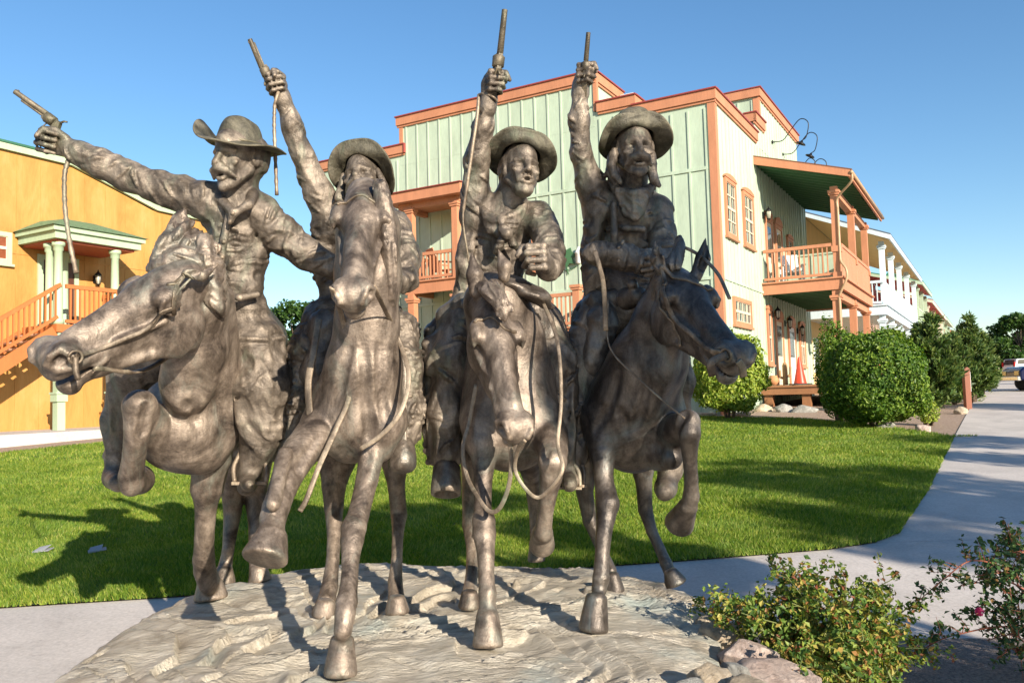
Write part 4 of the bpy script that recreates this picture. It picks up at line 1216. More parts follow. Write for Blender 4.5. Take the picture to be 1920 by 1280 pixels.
    f.chain([(1188, 320, 4.18, 30), (1180, 358, 4.22, 32)], .02)
    tw = folds(V(.1, 1, 0), 7, 12, .015, 31)
    f.chain([(1125, 385, 4.22, 30), (1180, 382, 4.28, 36), (1232, 392, 4.22, 28)], .05)
    f.chain([(1176, 405, 4.25, 50.2), (1174, 470, 4.28, 46.5), (1172, 540, 4.28, 42.8)], .05, flat=(RT, 1.14), disp=tw)
    CR.append(([(1176, 405, 4.25, 50.2), (1174, 470, 4.28, 46.5), (1172, 540, 4.28, 42.8)], 12, .0075, 114))
    f.chain([(1118, 400, 4.18, 18.6), (1112, 470, 4.2, 18.6), (1112, 545, 4.22, 16.7)], .03, disp=tw)
    CR.append(([(1118, 400, 4.18, 18.6), (1112, 470, 4.2, 18.6), (1112, 545, 4.22, 16.7)], 12, .0075, 115))
    f.chain([(1150, 385, 4.1, 7), (1152, 440, 4.08, 7), (1152, 500, 4.1, 7)], .012)     # vest edge
    f.chain([(1170, 428, 4.09, 7), (1205, 430, 4.08, 7)], .01)                            # pocket flap
    af = folds(V(-.15, 1, 0), 9, 13, .010, 32)
    f.chain([(1125, 392, 4.2, 31.7), (1108, 345, 4.16, 25.5), (1090, 285, 4.1, 18.0), (1086, 225, 4.05, 16.7), (1088, 180, 4.02, 14.1)], .03, disp=af)
    CR.append(([(1125, 392, 4.2, 31.7), (1108, 345, 4.16, 25.5), (1090, 285, 4.1, 18.0), (1086, 225, 4.05, 16.7), (1088, 180, 4.02, 14.1)], 15, .0070, 116))
    f.chain([(1088, 176, 4.02, 18), (1089, 160, 4.01, 17)], .006)
    gp, ga = fist_up(f, P(1090, 160, 4.0), V(.05, 1, .06), V(-.2, 0, 1), V(1, 0, .2), 1.12)
    af = folds(V(0, -1, .3), 10, 13, .012, 34)
    f.chain([(1232, 396, 4.22, 26.4), (1243, 440, 4.15, 21.1), (1240, 485, 4.02, 19.4), (1215, 498, 3.9, 17.6)], .03, disp=af)
    CR.append(([(1232, 396, 4.22, 26.4), (1243, 440, 4.15, 21.1), (1240, 485, 4.02, 19.4), (1215, 498, 3.9, 17.6)], 15, .0070, 117))
    f.chain([(1212, 490, 3.92, 19.4), (1170, 482, 3.95, 21.1), (1125, 476, 3.95, 19.4), (1112, 476, 3.92, 17.6)], .03, disp=folds(V(1, 0, 0), 10, 13, .013, 36))
    CR.append(([(1212, 490, 3.92, 19.4), (1170, 482, 3.95, 21.1), (1125, 476, 3.95, 19.4), (1112, 476, 3.92, 17.6)], 15, .0070, 118))
    fist(f, P(1216, 498, 3.88), V(.3, -.1, 1), V(-.2, 1, .1), V(-1, 0, .2), 1.15)
    lf = folds(V(-.1, -1, 0), 4, 14, .016, 35)
    f.chain([(1170, 560, 4.3, 46), (1118, 600, 4.25, 38), (1085, 680, 4.18, 34), (1078, 770, 4.14, 28), (1078, 850, 4.1, 22)], .04, disp=lf)
    CR.append(([(1170, 560, 4.3, 46), (1118, 600, 4.25, 38), (1085, 680, 4.18, 34), (1078, 770, 4.14, 28), (1078, 850, 4.1, 22)], 11, .009, 119))
    f.chain([(1180, 560, 4.3, 46), (1240, 620, 4.3, 42), (1262, 720, 4.25, 34), (1262, 810, 4.25, 26), (1256, 880, 4.25, 20)], .04, disp=lf)
    CR.append(([(1180, 560, 4.3, 46), (1240, 620, 4.3, 42), (1262, 720, 4.25, 34), (1262, 810, 4.25, 26), (1256, 880, 4.25, 20)], 11, .009, 120))
    f.chain([(1256, 880, 4.25, 20), (1248, 915, 4.2, 20), (1246, 922, 4.05, 17)], .02)
    f.chain([(1078, 850, 4.1, 20), (1076, 890, 4.08, 18), (1074, 902, 3.98, 15)], .02)
    for c_ in CR: creases(f, c_[0], c_[1], c_[2], c_[3])
    rider = link('rider', f.mesh('rider'), BR_RIDER, root, True)
    mb = MB()
    fringe(mb, f, P(1072, 640, 4.1), P(1066, 840, 4.06), 26, .075, V(-.3, -1, .1), .006, 3)
    mb.build('chaps_fringe', BR_DARK, rider, True)
    hat('hat', BR_HAT, rider, hc + UPV * .062, V(.06, .22, .97), V(.0, .97, -.22), 1.15, crown=.105, brim=.082,
        ang=lambda a: -.05 + 1.75 * max(0, math.cos(a)) ** 1.5 - .5 * math.sin(a) ** 2 - .3 * max(0, -math.cos(a)), length=lambda a: 1.0 - .25 * max(0, math.cos(a)) + .1 * max(0, -math.sin(a)), dent=.012)
    buttons('button', BR_LEATHER, rider, f, [(1164, 412, 3.9), (1163, 450, 3.9), (1162, 490, 3.9)], .009, 5)
    pistol('pistol', BR_GUN, rider, gp - V(0, 1, 0) * .05, V(.11, 1, .12), ga, 1.0, .80, 48)
    b = Fig(.0058)
    bf = folds(V(1, -.4, 0), 10, 40, .007, 40)
    for k in range(6):
        dy = k * 8.5
        b.chain([(1144 + k * 4, 344 + dy * .6, 4.15, 6), (1160 + k * 3, 358 + dy, 4.10, 7), (1186 + k, 362 + dy * 1.05, 4.06 + .003 * k, 7.5), (1210 - k * 2, 358 + dy * .95, 4.09, 7), (1226 - k * 3, 346 + dy * .6, 4.15, 6)], .006, disp=bf)
    link('bandana', b.mesh('bandana'), BR_RIDER, rider, True)
    mb = MB()
    mb.bar(P(1052, 910, 4.0), P(1098, 910, 4.02), .05, .013)
    mb.tube(catmull([P(1054, 910, 4.02), P(1056, 880, 4.05), P(1076, 858, 4.08), P(1094, 878, 4.05), P(1096, 910, 4.02)], 5), .010, 8)
    mb.build('stirrup', BR_LEATHER, rider, True)


import os
statue_one(); statue_two(); statue_three(); statue_four()
# =================================================================== light
SUN_AZ = np.array((-.52, .855))
SUN_EL = R_(21.5)
w = bpy.data.worlds.new("World"); SC.world = w; w.use_nodes = True
nt = w.node_tree; bg = nt.nodes['Background']
sky = nt.nodes.new('ShaderNodeTexSky'); sky.sky_type = 'NISHITA'; sky.sun_disc = False
sky.sun_elevation = SUN_EL; sky.sun_rotation = math.atan2(-SUN_AZ[0], -SUN_AZ[1])
sky.air_density = 1.1; sky.dust_density = .25; sky.ozone_density = 2.6; sky.altitude = 300
hs = nt.nodes.new('ShaderNodeHueSaturation'); hs.inputs['Saturation'].default_value = 1.18
nt.links.new(sky.outputs[0], hs.inputs['Color']); nt.links.new(hs.outputs[0], bg.inputs[0]); bg.inputs[1].default_value = .090
sd = bpy.data.lights.new('sun', 'SUN'); sd.energy = 5.0; sd.angle = R_(.5); sd.color = (1, .90, .74)
so = bpy.data.objects.new('sun', sd); COL.objects.link(so)
sdir = Vector((SUN_AZ[0] * math.cos(SUN_EL), SUN_AZ[1] * math.cos(SUN_EL), -math.sin(SUN_EL)))
so.rotation_euler = sdir.to_track_quat('-Z', 'Y').to_euler()
SC.view_settings.view_transform = 'Standard'; SC.view_settings.look = 'None'
SC.view_settings.exposure = 1.04; SC.view_settings.gamma = 1
SC.cycles.max_bounces = 6; SC.cycles.use_denoising = True

# =================================================================== terrain sheets
def sheet(name, cols, mat, off, kind='structure', label=None, cat=None, rows=90):
    """cols: list of (x, y_near, y_far) or callables giving a strip laid on the terrain"""
    vs = []; n = len(cols)
    for x, a, b in cols:
        for t in np.linspace(0, 1, rows):
            y = a + (b - a) * t
            vs.append((x(y) if callable(x) else x, y, float(zt(y)) + off))
    q = [(i * rows + j, (i + 1) * rows + j, (i + 1) * rows + j + 1, i * rows + j + 1) for i in range(n - 1) for j in range(rows - 1)]
    o = link(name, np_mesh(name, vs, q, smooth=True), mat)
    return tag(o, label, cat, None, kind)


def soil_mat():
    m, nt, b = new_mat('red brown gravel')
    n = noise_node(nt, 26, 8, .75); r = ramp(nt, n.outputs[0], [(.3, (.16, .10, .07)), (.5, (.33, .23, .17)), (.72, (.52, .43, .35))])
    nt.links.new(r.outputs[0], b.inputs['Base Color']); b.inputs['Roughness'].default_value = .9
    n2 = noise_node(nt, 60, 4, .7); bump(nt, b, n2.outputs[0], .8, .03); return m


def concrete_mat(name, c):
    m, nt, b = new_mat(name)
    n = noise_node(nt, 1.3, 8, .65, dist=.4); r = ramp(nt, n.outputs[0], [(.3, tuple(x * .80 for x in c)), (.7, tuple(x * 1.10 for x in c))])
    n2 = noise_node(nt, 45, 5, .7); r2 = ramp(nt, n2.outputs[0], [(.35, (.82, .82, .82)), (.62, (1.06, 1.06, 1.06))])
    cc = mixc(nt, 1, r.outputs[0], r2.outputs[0], 'MULTIPLY')
    n4 = noise_node(nt, 4.5, 4, .6, stretch=(1, 2.5, 1), dist=2); r4 = ramp(nt, n4.outputs[0], [(.60, (1, 1, 1)), (.74, (.78, .77, .75))])
    cc = mixc(nt, .8, cc, r4.outputs[0], 'MULTIPLY')
    nt.links.new(cc, b.inputs['Base Color']); b.inputs['Roughness'].default_value = .85
    n3 = noise_node(nt, 120, 4, .7, stretch=(1, .25, 1)); bump(nt, b, n3.outputs[0], .25, .006); return m


SOIL = soil_mat()
CONC = concrete_mat('pinkish concrete', (.50, .45, .415))
ASPH = concrete_mat('pale asphalt', (.30, .29, .28))
xs = np.concatenate([np.linspace(-400, -60, 18), np.linspace(-55, 70, 126), np.linspace(80, 500, 20)])
ys = np.concatenate([np.linspace(-60, 0, 13), np.linspace(.5, 60, 120), np.linspace(62, 200, 70), np.linspace(220, 1500, 40)])
vv = [(x, y, float(zt(y)) - .012) for x in xs for y in ys]
nn = len(ys)
tag(link('ground', np_mesh('ground', vv, [(i * nn + j, (i + 1) * nn + j, (i + 1) * nn + j + 1, i * nn + j + 1) for i in range(len(xs) - 1) for j in range(nn - 1)]), SOIL), None, None, None, 'structure')

# lawn outline (measured)
LNEAR = [(-30, 1.27), (-3.46, 5.62), (-2.38, 5.76), (1.33, 6.37), (2.46, 6.59), (2.89, 6.78), (3.2, 7.06), (3.42, 7.42), (4.47, 9.1), (7.55, 14.35), (7.6, 14.45)]
LFAR = [(-30, 5.2), (-10.13, 16.4), (-8.9, 18.5), (-6.3, 20.9), (-2.7, 21.8), (4.65, 21.4), (6.73, 19.5), (7.45, 17.5), (7.6, 14.5)]
lnear = lambda x: float(np.interp(x, [p[0] for p in LNEAR], [p[1] for p in LNEAR]))
lfar = lambda x: float(np.interp(x, [p[0] for p in LFAR], [p[1] for p in LFAR]))
lx = np.unique(np.concatenate([np.linspace(-30, -6, 40), np.linspace(-6, 2.3, 50), np.linspace(2.3, 3.6, 24), np.linspace(3.6, 7.6, 40)]))
LAWNM = simple('lawn soil', (.06, .10, .025), .95, var=.3, scale=3, bmp=.6, bscale=50, bdist=.02)
sheet('lawn', [(x, lnear(x), lfar(x)) for x in lx], LAWNM, .012)
# concrete: plaza and cross path before the lawn, then the walk beside it up the street
def walk_left(y): return float(np.interp(y, [6.78, 7.06, 7.42, 9.1, 14.35, 27, 47.3, 120, 300], [2.89, 3.2, 3.42, 4.47, 7.55, 15.0, 27.0, 69, 173]))
sheet('concrete_path', [(x, -12, lnear(x) if x < 2.89 else 6.78) for x in np.concatenate([np.linspace(-30, 2.89, 70), np.linspace(3, 30, 30)])], CONC, 0.0)
sheet('sidewalk', [((lambda y, t=t: walk_left(y) + t), 6.78, 300) for t in np.linspace(0, 2.6, 9)], CONC, .001, rows=300)
sheet('parking_lot', [((lambda y, t=t: walk_left(y) + 2.6 + t), 6.78, 300) for t in np.linspace(0.02, 60, 24)], ASPH, -.004, rows=260)
# planting bed with a gravel floor in front of the plinth
bedx = np.linspace(.35, 4.0, 30)
sheet('planting_bed', [(x, 1.6, float(np.interp(x, [.35, 1.0, 2.2, 4.0], [4.3, 4.75, 4.55, 4.45]))) for x in bedx], simple('dark gravel', (.20, .16, .14), .9, var=.6, scale=60, bmp=.9, bscale=90, bdist=.02), .006)


# =================================================================== leaves, trees, shrubs, grass
def leaf_mat(name, stops, trans=.35, rough=.5, patch=None):
    m = bpy.data.materials.new(name); m.use_nodes = True; nt = m.node_tree; nt.nodes.clear()
    out = nd(nt, 'ShaderNodeOutputMaterial'); b = nd(nt, 'ShaderNodeBsdfPrincipled'); tr = nd(nt, 'ShaderNodeBsdfTranslucent'); mx = nd(nt, 'ShaderNodeMixShader')
    ge = nd(nt, 'ShaderNodeNewGeometry')
    r = ramp(nt, ge.outputs['Random Per Island'], stops)
    c = r.outputs[0]
    if patch:
        n = noise_node(nt, patch[0], 5, .6); r2 = ramp(nt, n.outputs[0], [(.35, patch[1]), (.65, patch[2])])
        c = mixc(nt, 1, c, r2.outputs[0], 'MULTIPLY')
    nt.links.new(c, b.inputs['Base Color']); b.inputs['Roughness'].default_value = rough
    b.inputs['Specular IOR Level'].default_value = .35
    hs = nd(nt, 'ShaderNodeHueSaturation'); hs.inputs['Value'].default_value = 1.25; hs.inputs['Saturation'].default_value = 1.15
    nt.links.new(c, hs.inputs['Color']); nt.links.new(hs.outputs[0], tr.inputs['Color'])
    mx.inputs[0].default_value = trans
    nt.links.new(b.outputs[0], mx.inputs[1]); nt.links.new(tr.outputs[0], mx.inputs[2]); nt.links.new(mx.outputs[0], out.inputs[0])
    return m


def unit(v): return v / (np.linalg.norm(v, axis=1, keepdims=True) + 1e-9)


def leaf_mesh(name, C_, N_, size, aspect=.55, up=None, fold=.15):
    """diamond leaves at C_, facing N_; size may be an array (length)"""
    n = len(C_); size = np.broadcast_to(size, (n,))[:, None]
    N_ = unit(N_)
    a = rng.normal(size=(n, 3))
    if up is not None: a = a * .5 + np.array(up)
    T = unit(a - N_ * (a * N_).sum(1, keepdims=True)); Bv = np.cross(N_, T)
    v0 = C_ - T * size * .5; v2 = C_ + T * size * .5
    mid = C_ - T * size * .08
    v1 = mid + Bv * size * aspect * .5 + N_ * size * fold; v3 = mid - Bv * size * aspect * .5 + N_ * size * fold
    Vv = np.stack([v0, v1, v2, v3], 1).reshape(-1, 3)
    i = np.arange(n)[:, None] * 4
    return np_mesh(name, Vv, None, np.concatenate([i + [0, 1, 2], i + [0, 2, 3]], 1).reshape(-1, 3), smooth=False)


BARK = simple('bark', (.12, .085, .06), .9, var=.35, scale=12, bmp=.8, bscale=30, bdist=.03, stretch=(1, 1, .2))
LEAF_TREE = leaf_mat('broad leaves', [(0, (.020, .055, .012)), (.5, (.045, .10, .018)), (1, (.09, .16, .03))])
LEAF_BUSH = leaf_mat('bush leaves', [(0, (.03, .075, .010)), (.45, (.085, .17, .022)), (1, (.22, .31, .05))], .35, .5, (1.3, (.7, .8, .7), (1.25, 1.15, 1.0)))
LEAF_LIGHT = leaf_mat('light bush leaves', [(0, (.12, .20, .02)), (.5, (.27, .36, .05)), (1, (.44, .47, .09))])
LEAF_PINE = leaf_mat('pine needles', [(0, (.025, .06, .015)), (.5, (.075, .13, .03)), (1, (.17, .21, .05))], .25)


def tree(name, base, H, spread, label, cat='tree', leafm=None, nl=9000, leaf=.16, group=None, trunk_h=.32, seed=0, clumps=26, squash=.8, at=None):
    r = np.random.default_rng(seed)
    root = empty(name, base, label, cat, group)
    mb = MB(); b0 = np.array((0, 0, -.1))
    top = np.array((r.normal() * .05 * H, r.normal() * .05 * H, H * .72))
    pts = catmull([b0, np.array((0, 0, H * trunk_h)) + r.normal(size=3) * .02 * H, (top + (0, 0, H * trunk_h)) / 2, top], 5)
    rr = np.linspace(H * .028, H * .008, len(pts)); rr[0] *= 1.5
    mb.tube(pts, list(rr), 10)
    cs = []; cr = []
    if at is not None:
        for q in at:
            c = np.array(q[:3]) - np.array(base); cs.append(c); cr.append(q[3]); s = pts[len(pts) * 2 // 3]
            mb.tube(catmull([s, (s + c) / 2 + (0, 0, -.2), c], 4), list(np.linspace(H * .009, H * .002, 9)), 6)
    for i in range(0 if at is not None else clumps):
        a = r.uniform(0, 2 * math.pi); z = r.uniform(trunk_h, .95); rad = spread * math.sin(min(1, (1.04 - z) / (1.04 - trunk_h) * 1.2 + .12) * math.pi * .62) * r.uniform(.35, 1)
        c = np.array((math.cos(a) * rad, math.sin(a) * rad, z * H)); cs.append(c); cr.append(spread * r.uniform(.20, .36))
        s = pts[min(len(pts) - 1, int(len(pts) * max(.35, z - .15)))]
        mb.tube(catmull([s, (s + c) / 2 + (0, 0, -.04 * H), c], 4), list(np.linspace(H * .009, H * .002, 9)), 6)
    mb.build('trunk', BARK, root)
    cs = np.array(cs); cr = np.array(cr)
    if at is not None: clumps = len(at)
    k = r.integers(0, clumps, nl); d = unit(r.normal(size=(nl, 3))); q = r.random(nl)[:, None] ** .45
    Cc = cs[k] + d * q * cr[k][:, None] * np.array((1, 1, squash))
    me = leaf_mesh('crown', Cc, d * .6 + r.normal(size=(nl, 3)) * .6 + (0, 0, .3), leaf * r.uniform(.6, 1.3, nl))
    link('crown', me, leafm or LEAF_TREE, root)
    return root


def shrub(name, base, rx, ry, H, label, leafm, nl=16000, leaf=.055, seed=0, lump=.16, low=.05, group=None, cat='shrub', power=1.0):
    r = np.random.default_rng(seed)
    root = empty(name, base, label, cat, group)
    d = unit(r.normal(size=(nl, 3)))
    n = noise3(d[:, 0] * 2.1 + seed, d[:, 1] * 2.1, d[:, 2] * 2.1) + .5 * noise3(d[:, 0] * 5 + seed, d[:, 1] * 5, d[:, 2] * 5) + .3 * noise3(d[:, 0] * 11 + seed, d[:, 1] * 11, d[:, 2] * 11)
    R1 = 1 - lump + lump * 1.6 * (n - .55)
    # slightly boxy outline as clipped shrubs have
    sq = np.abs(d) ** 2.6; R1 = R1 / (sq.sum(1) ** (1 / 2.6)) * .88
    n5 = noise3(d[:, 0] * 7 + seed, d[:, 1] * 7, d[:, 2] * 7 + 4)
    depth = 1 - .10 * r.random(nl) ** 2 - np.clip(n5 - .42, 0, 1) * .75 * r.random(nl) - .45 * (r.random(nl) < .15) * r.random(nl)
    depth = depth + (r.random(nl) < .10) * r.random(nl) * .11
    hz = np.where(d[:, 2] > 0, H * .62, H * .42)[:, None] * np.array((0, 0, 1)) + np.array((rx, ry, 0))
    Cc = d * (R1 * depth)[:, None] * hz + (0, 0, H * .40)
    keep = Cc[:, 2] > low
    Cc = Cc[keep]; d = d[keep]
    me = leaf_mesh('foliage', Cc, d + r.normal(size=d.shape) * .55, leaf * r.uniform(.6, 1.4, len(d)))
    link('foliage', me, leafm, root)
    mb = MB()
    for i in range(9):
        a = r.uniform(0, 6.28); q = np.array((math.cos(a) * rx * .65, math.sin(a) * ry * .65, H * r.uniform(.5, .8)))
        mb.tube(catmull([np.array((math.cos(a) * .08, math.sin(a) * .08, -.05)), q * .5 + (0, 0, .1), q], 4), list(np.linspace(.03, .008, 9)), 6)
    mb.build('stems', BARK, root)
    return root


def pine(name, base, H, R0, label, seed=0, nl=9000, group=None, leaf=.16, tops=1):
    r = np.random.default_rng(seed)
    root = empty(name, base, label, 'pine', group)
    mb = MB(); cc = []; dd = []
    for tpi in range(tops):
        off = np.array((0, 0, 0.0)) if tpi == 0 else np.array((r.uniform(-.45, .45) * R0, r.uniform(-.4, .4) * R0, 0))
        Hh = H * (1 if tpi == 0 else r.uniform(.72, .92))
        mb.tube([off * .3 + (0, 0, -.1), off * .8 + (0, 0, Hh * .5), off + (0, 0, Hh)], [H * .022, H * .013, H * .003], 8)
        nb = int(64 / tops ** .5)
        for i in range(nb):
            z = (i + r.random()) / nb; a = r.uniform(0, 6.28)
            L = R0 * (1 - z) ** .55 * r.uniform(.6, 1.1) * (.55 + .45 * min(1, z * 7))
            s = off * min(1, .3 + z) + (0, 0, Hh * (.04 + .95 * z)); e = s + np.array((math.cos(a) * L, math.sin(a) * L, L * r.uniform(.35, .8)))
            m_ = (s + e) / 2 + (0, 0, -.06 * L)
            c = catmull([s, m_, e], 4); mb.tube(c, list(np.linspace(H * .007, .004, 9)), 5)
            k = max(6, int(nl / (nb * tops) * (L / R0 + .15)))
            t = r.random(k) ** .6; pos = c[(t * 8).astype(int)] + r.normal(size=(k, 3)) * (.10 * R0) * (1 - .4 * t[:, None])
            cc.append(pos); dd.append(np.repeat(nrm(e - s)[None], k, 0) * .7 + unit(r.normal(size=(k, 3))) * .8 + (0, 0, .35))
    mb.build('trunk', BARK, root)
    cc = np.concatenate(cc); dd = unit(np.concatenate(dd))
    n = len(cc)
    me = leaf_mesh_dir('crown', cc, dd, leaf * r.uniform(.6, 1.3, n), .30)
    link('crown', me, LEAF_PINE, root)
    return root


def leaf_mesh_dir(name, C_, T, size, aspect):
    n = len(C_); size = np.broadcast_to(size, (n,))[:, None]
    T = unit(T); N_ = unit(np.cross(T, rng.normal(size=(n, 3)))); Bv = np.cross(N_, T)
    v0 = C_; v2 = C_ + T * size; mid = C_ + T * size * .4
    v1 = mid + Bv * size * aspect * .5; v3 = mid - Bv * size * aspect * .5
    Vv = np.stack([v0, v1, v2, v3], 1).reshape(-1, 3); i = np.arange(n)[:, None] * 4
    return np_mesh(name, Vv, None, np.concatenate([i + [0, 1, 2], i + [0, 2, 3]], 1).reshape(-1, 3), smooth=False)


# ---- lawn grass
def grass():
    def pts(n, x0, x1, y0, y1):
        x = rng.uniform(x0, x1, n); y = rng.uniform(y0, y1, n)
        k = (y > np.interp(x, [p[0] for p in LNEAR], [p[1] for p in LNEAR]) - .02) & (y < np.interp(x, [p[0] for p in LFAR], [p[1] for p in LFAR]) + .02)
        # only what the lens can see, plus a margin
        k &= (np.abs(x) < .72 * y + .6)
        return x[k], y[k]
    X, Y, S = [], [], []
    for n, y0, y1, s in ((430000, 5.4, 7.6, 1.0), (330000, 7.6, 10.5, 1.2), (230000, 10.5, 14.5, 1.6), (170000, 14.5, 22.5, 2.2)):
        x, y = pts(n, -14, 8, y0, y1); X.append(x); Y.append(y); S.append(np.full(len(x), s))
    X = np.concatenate(X); Y = np.concatenate(Y); S = np.concatenate(S); n = len(X)
    patch = noise3(X * 1.1, Y * 1.1, X * 0) * .6 + noise3(X * 4.3, Y * 4.3, X * 0 + 5) * .4
    h = (.020 + .024 * rng.random(n) + .014 * patch) * (.85 + .15 * S); wd = .0042 * S * rng.uniform(.7, 1.3, n)
    az = rng.uniform(0, 6.283, n); lean = rng.uniform(.1, 1.0, n) * h * (.8 + patch * .5)
    la = rng.uniform(0, 6.283, n) * .6 + noise3(X * 2, Y * 2, X * 0 + 9) * 6
    b = np.stack([X, Y, zt(Y) + .010], 1)
    s = np.stack([np.cos(az), np.sin(az), np.zeros(n)], 1) * wd[:, None]
    tip = b + np.stack([np.cos(la) * lean, np.sin(la) * lean, h], 1)
    Vv = np.stack([b - s, b + s, tip], 1).reshape(-1, 3)
    me = np_mesh('grass', Vv, None, np.arange(3 * n).reshape(-1, 3), smooth=False)
    m = leaf_mat('lawn blades', [(0, (.07, .145, .018)), (.5, (.185, .28, .036)), (.85, (.31, .36, .06)), (1, (.46, .42, .14))], .4, .55, (1.6, (.72, .82, .7), (1.15, 1.1, 1.0)))
    tag(link('grass', me, m), 'short mown green grass of the lawn', 'grass', None, 'stuff')


grass()


# =================================================================== bronze ground slab and stone plinth
def bronze_base():
    m, nt, b = new_mat('pale slab bronze')
    n1 = noise_node(nt, 3.2, 8, .65, dist=1.0)
    r1 = ramp(nt, n1.outputs[0], [(.28, (.30, .255, .20)), (.48, (.54, .48, .395)), (.72, (.72, .665, .57))])
    n2 = noise_node(nt, 9, 6, .7, stretch=(.6, 1.6, 1)); r2 = ramp(nt, n2.outputs[0], [(.33, (.62, .60, .56)), (.62, (1.05, 1.04, 1.02))])
    c = mixc(nt, 1, r1.outputs[0], r2.outputs[0], 'MULTIPLY')
    n4 = noise_node(nt, 2.1, 4, .6); r4 = ramp(nt, n4.outputs[0], [(.55, (0, 0, 0)), (.75, (1, 1, 1))])
    c = mixc(nt, r4.outputs[0], c, (.33, .37, .34))
    nt.links.new(c, b.inputs['Base Color']); b.inputs['Metallic'].default_value = .25; b.inputs['Roughness'].default_value = .5
    n3 = noise_node(nt, 40, 6, .7, stretch=(.5, 1.4, 1)); bump(nt, b, n3.outputs[0], .8, .035)
    nr, na = 210, 560
    cx, cy, ax, ay = -.52, 3.95, 1.36, 1.42
    rr = np.concatenate([np.linspace(0.0, .9, nr - 50), np.linspace(.905, 1.16, 50)])
    an = np.linspace(0, 2 * math.pi, na, endpoint=False)
    Rr, A = np.meshgrid(rr, an, indexing='ij')
    wob = 1 + .03 * np.sin(2 * A + .6) + .03 * np.sin(3 * A + 2) + .10 * np.exp(-((A - 2.75) / .35) ** 2) + .035 * (noise3(np.cos(A) * 3 + 4, np.sin(A) * 3, A * 0) - .5) * 2
    sup = (np.abs(np.cos(A)) ** 2.7 + np.abs(np.sin(A)) ** 2.7) ** (-1 / 2.7)
    rad = np.minimum(Rr, 1.0 + (Rr - 1) * .28)
    X = cx + ax * rad * sup * wob * np.cos(A); Y = cy + ay * rad * sup * wob * np.sin(A)
    Z = base_h(X, Y)
    # churned turf: overlapping flaky ledges
    wv = noise3(X * 1.7, Y * 1.7, X * 0) * 2.2 + noise3(X * 5, Y * 5, X * 0 + 3) * .8
    u = (X * .62 + Y * .95) * 4.6 + wv * 2.2
    fr = u - np.floor(u)
    msk = np.clip((noise3(X * 1.6 + 7, Y * 1.6, X * 0 + np.floor(u) * .7) - .30) * 2.6, .08, 1)
    Z = Z + .046 * msk * (np.where(fr < .94, fr / .94, (1 - fr) / .06) - .5)
    u2 = (X * .30 + Y * 1.1) * 11 + noise3(X * 3.5, Y * 3.5, X * 0 + 8) * 5.5
    f2 = u2 - np.floor(u2)
    m2 = np.clip((noise3(X * 2.4 + 3, Y * 2.4, X * 0 + np.floor(u2) * .9) - .45) * 3, 0, 1)
    Z = Z + .024 * m2 * (np.where(f2 < .88, f2 / .88, (1 - f2) / .12) - .5)
    Z = Z + .04 * (noise3(X * 2.6, Y * 2.6, X * 0 + 2) - .5) + .010 * (noise3(X * 13, Y * 13, X * 0) - .5)
    e = np.clip((Rr - .80) / .2, 0, 1); Z = Z - .05 * e ** 2.6
    s = np.clip(Rr - 1.0, 0, None) / .16
    Z = Z - np.where(Rr > 1.0, .30 * s + .02 * noise3(A * 6, s * 4, s * 0), 0)
    Vv = np.stack([X, Y, Z], -1).reshape(-1, 3)
    q = [(i * na + k, (i + 1) * na + k, (i + 1) * na + (k + 1) % na, i * na + (k + 1) % na) for i in range(nr - 1) for k in range(na)]
    o = link('statue_base', np_mesh('statue_base', Vv, q), m)
    tag(o, 'pale bronze ground slab with flaky ridges that the horsemen stand on', 'statue base')


bronze_base()


def rock_mesh(name, rad, seed, sub=4, rough=.22):
    import bmesh
    bm = bmesh.new(); bmesh.ops.create_icosphere(bm, subdivisions=sub, radius=1)
    v = np.array([q.co[:] for q in bm.verts]); d = unit(v)
    n = noise3(d[:, 0] * 1.6 + seed * 3.1, d[:, 1] * 1.6, d[:, 2] * 1.6) - .5
    n2 = noise3(d[:, 0] * 4 + seed, d[:, 1] * 4, d[:, 2] * 4) - .5; n3 = noise3(d[:, 0] * 10 + seed, d[:, 1] * 10, d[:, 2] * 10) - .5
    sq = (np.abs(d) ** 4.2).sum(1) ** (-1 / 4.2)
    rs = np.random.default_rng(seed); v0 = d * sq[:, None]
    for _ in range(11):
        nn_ = unit(rs.normal(size=(1, 3)))[0]; t_ = rs.uniform(.72, .95); v0 = v0 - nn_ * np.maximum(0, v0 @ nn_ - t_)[:, None] * .92
    sq = np.linalg.norm(v0, axis=1); d = unit(v0)
    v = d * (sq * (1 + rough * .8 * n + rough * .35 * n2 + rough * .18 * n3))[:, None] * np.array(rad)
    for q, c in zip(bm.verts, v): q.co = c
    for f in bm.faces: f.smooth = True
    me = bpy.data.meshes.new(name); bm.to_mesh(me); bm.free()
    return me


def rock_mat(name, a, b_, c_):
    m, nt, b = new_mat(name)
    n = noise_node(nt, 5, 8, .7, dist=1.5); r = ramp(nt, n.outputs[0], [(.3, a), (.5, b_), (.7, c_)])
    n4 = noise_node(nt, 45, 5, .7); r4 = ramp(nt, n4.outputs[0], [(.35, (.7, .68, .66)), (.6, (1.08, 1.08, 1.08))])
    c = mixc(nt, .9, r.outputs[0], r4.outputs[0], 'MULTIPLY')
    nt.links.new(c, b.inputs['Base Color']); b.inputs['Roughness'].default_value = .85
    n2 = noise_node(nt, 14, 8, .8, dist=1); bump(nt, b, n2.outputs[0], .9, .05); return m


ROCKS = [rock_mat('tan rock', (.34, .25, .16), (.54, .44, .32), (.68, .60, .48)), rock_mat('pink rock', (.32, .22, .18), (.54, .42, .36), (.70, .60, .53)),
         rock_mat('grey rock', (.22, .21, .19), (.36, .35, .32), (.50, .49, .45))]


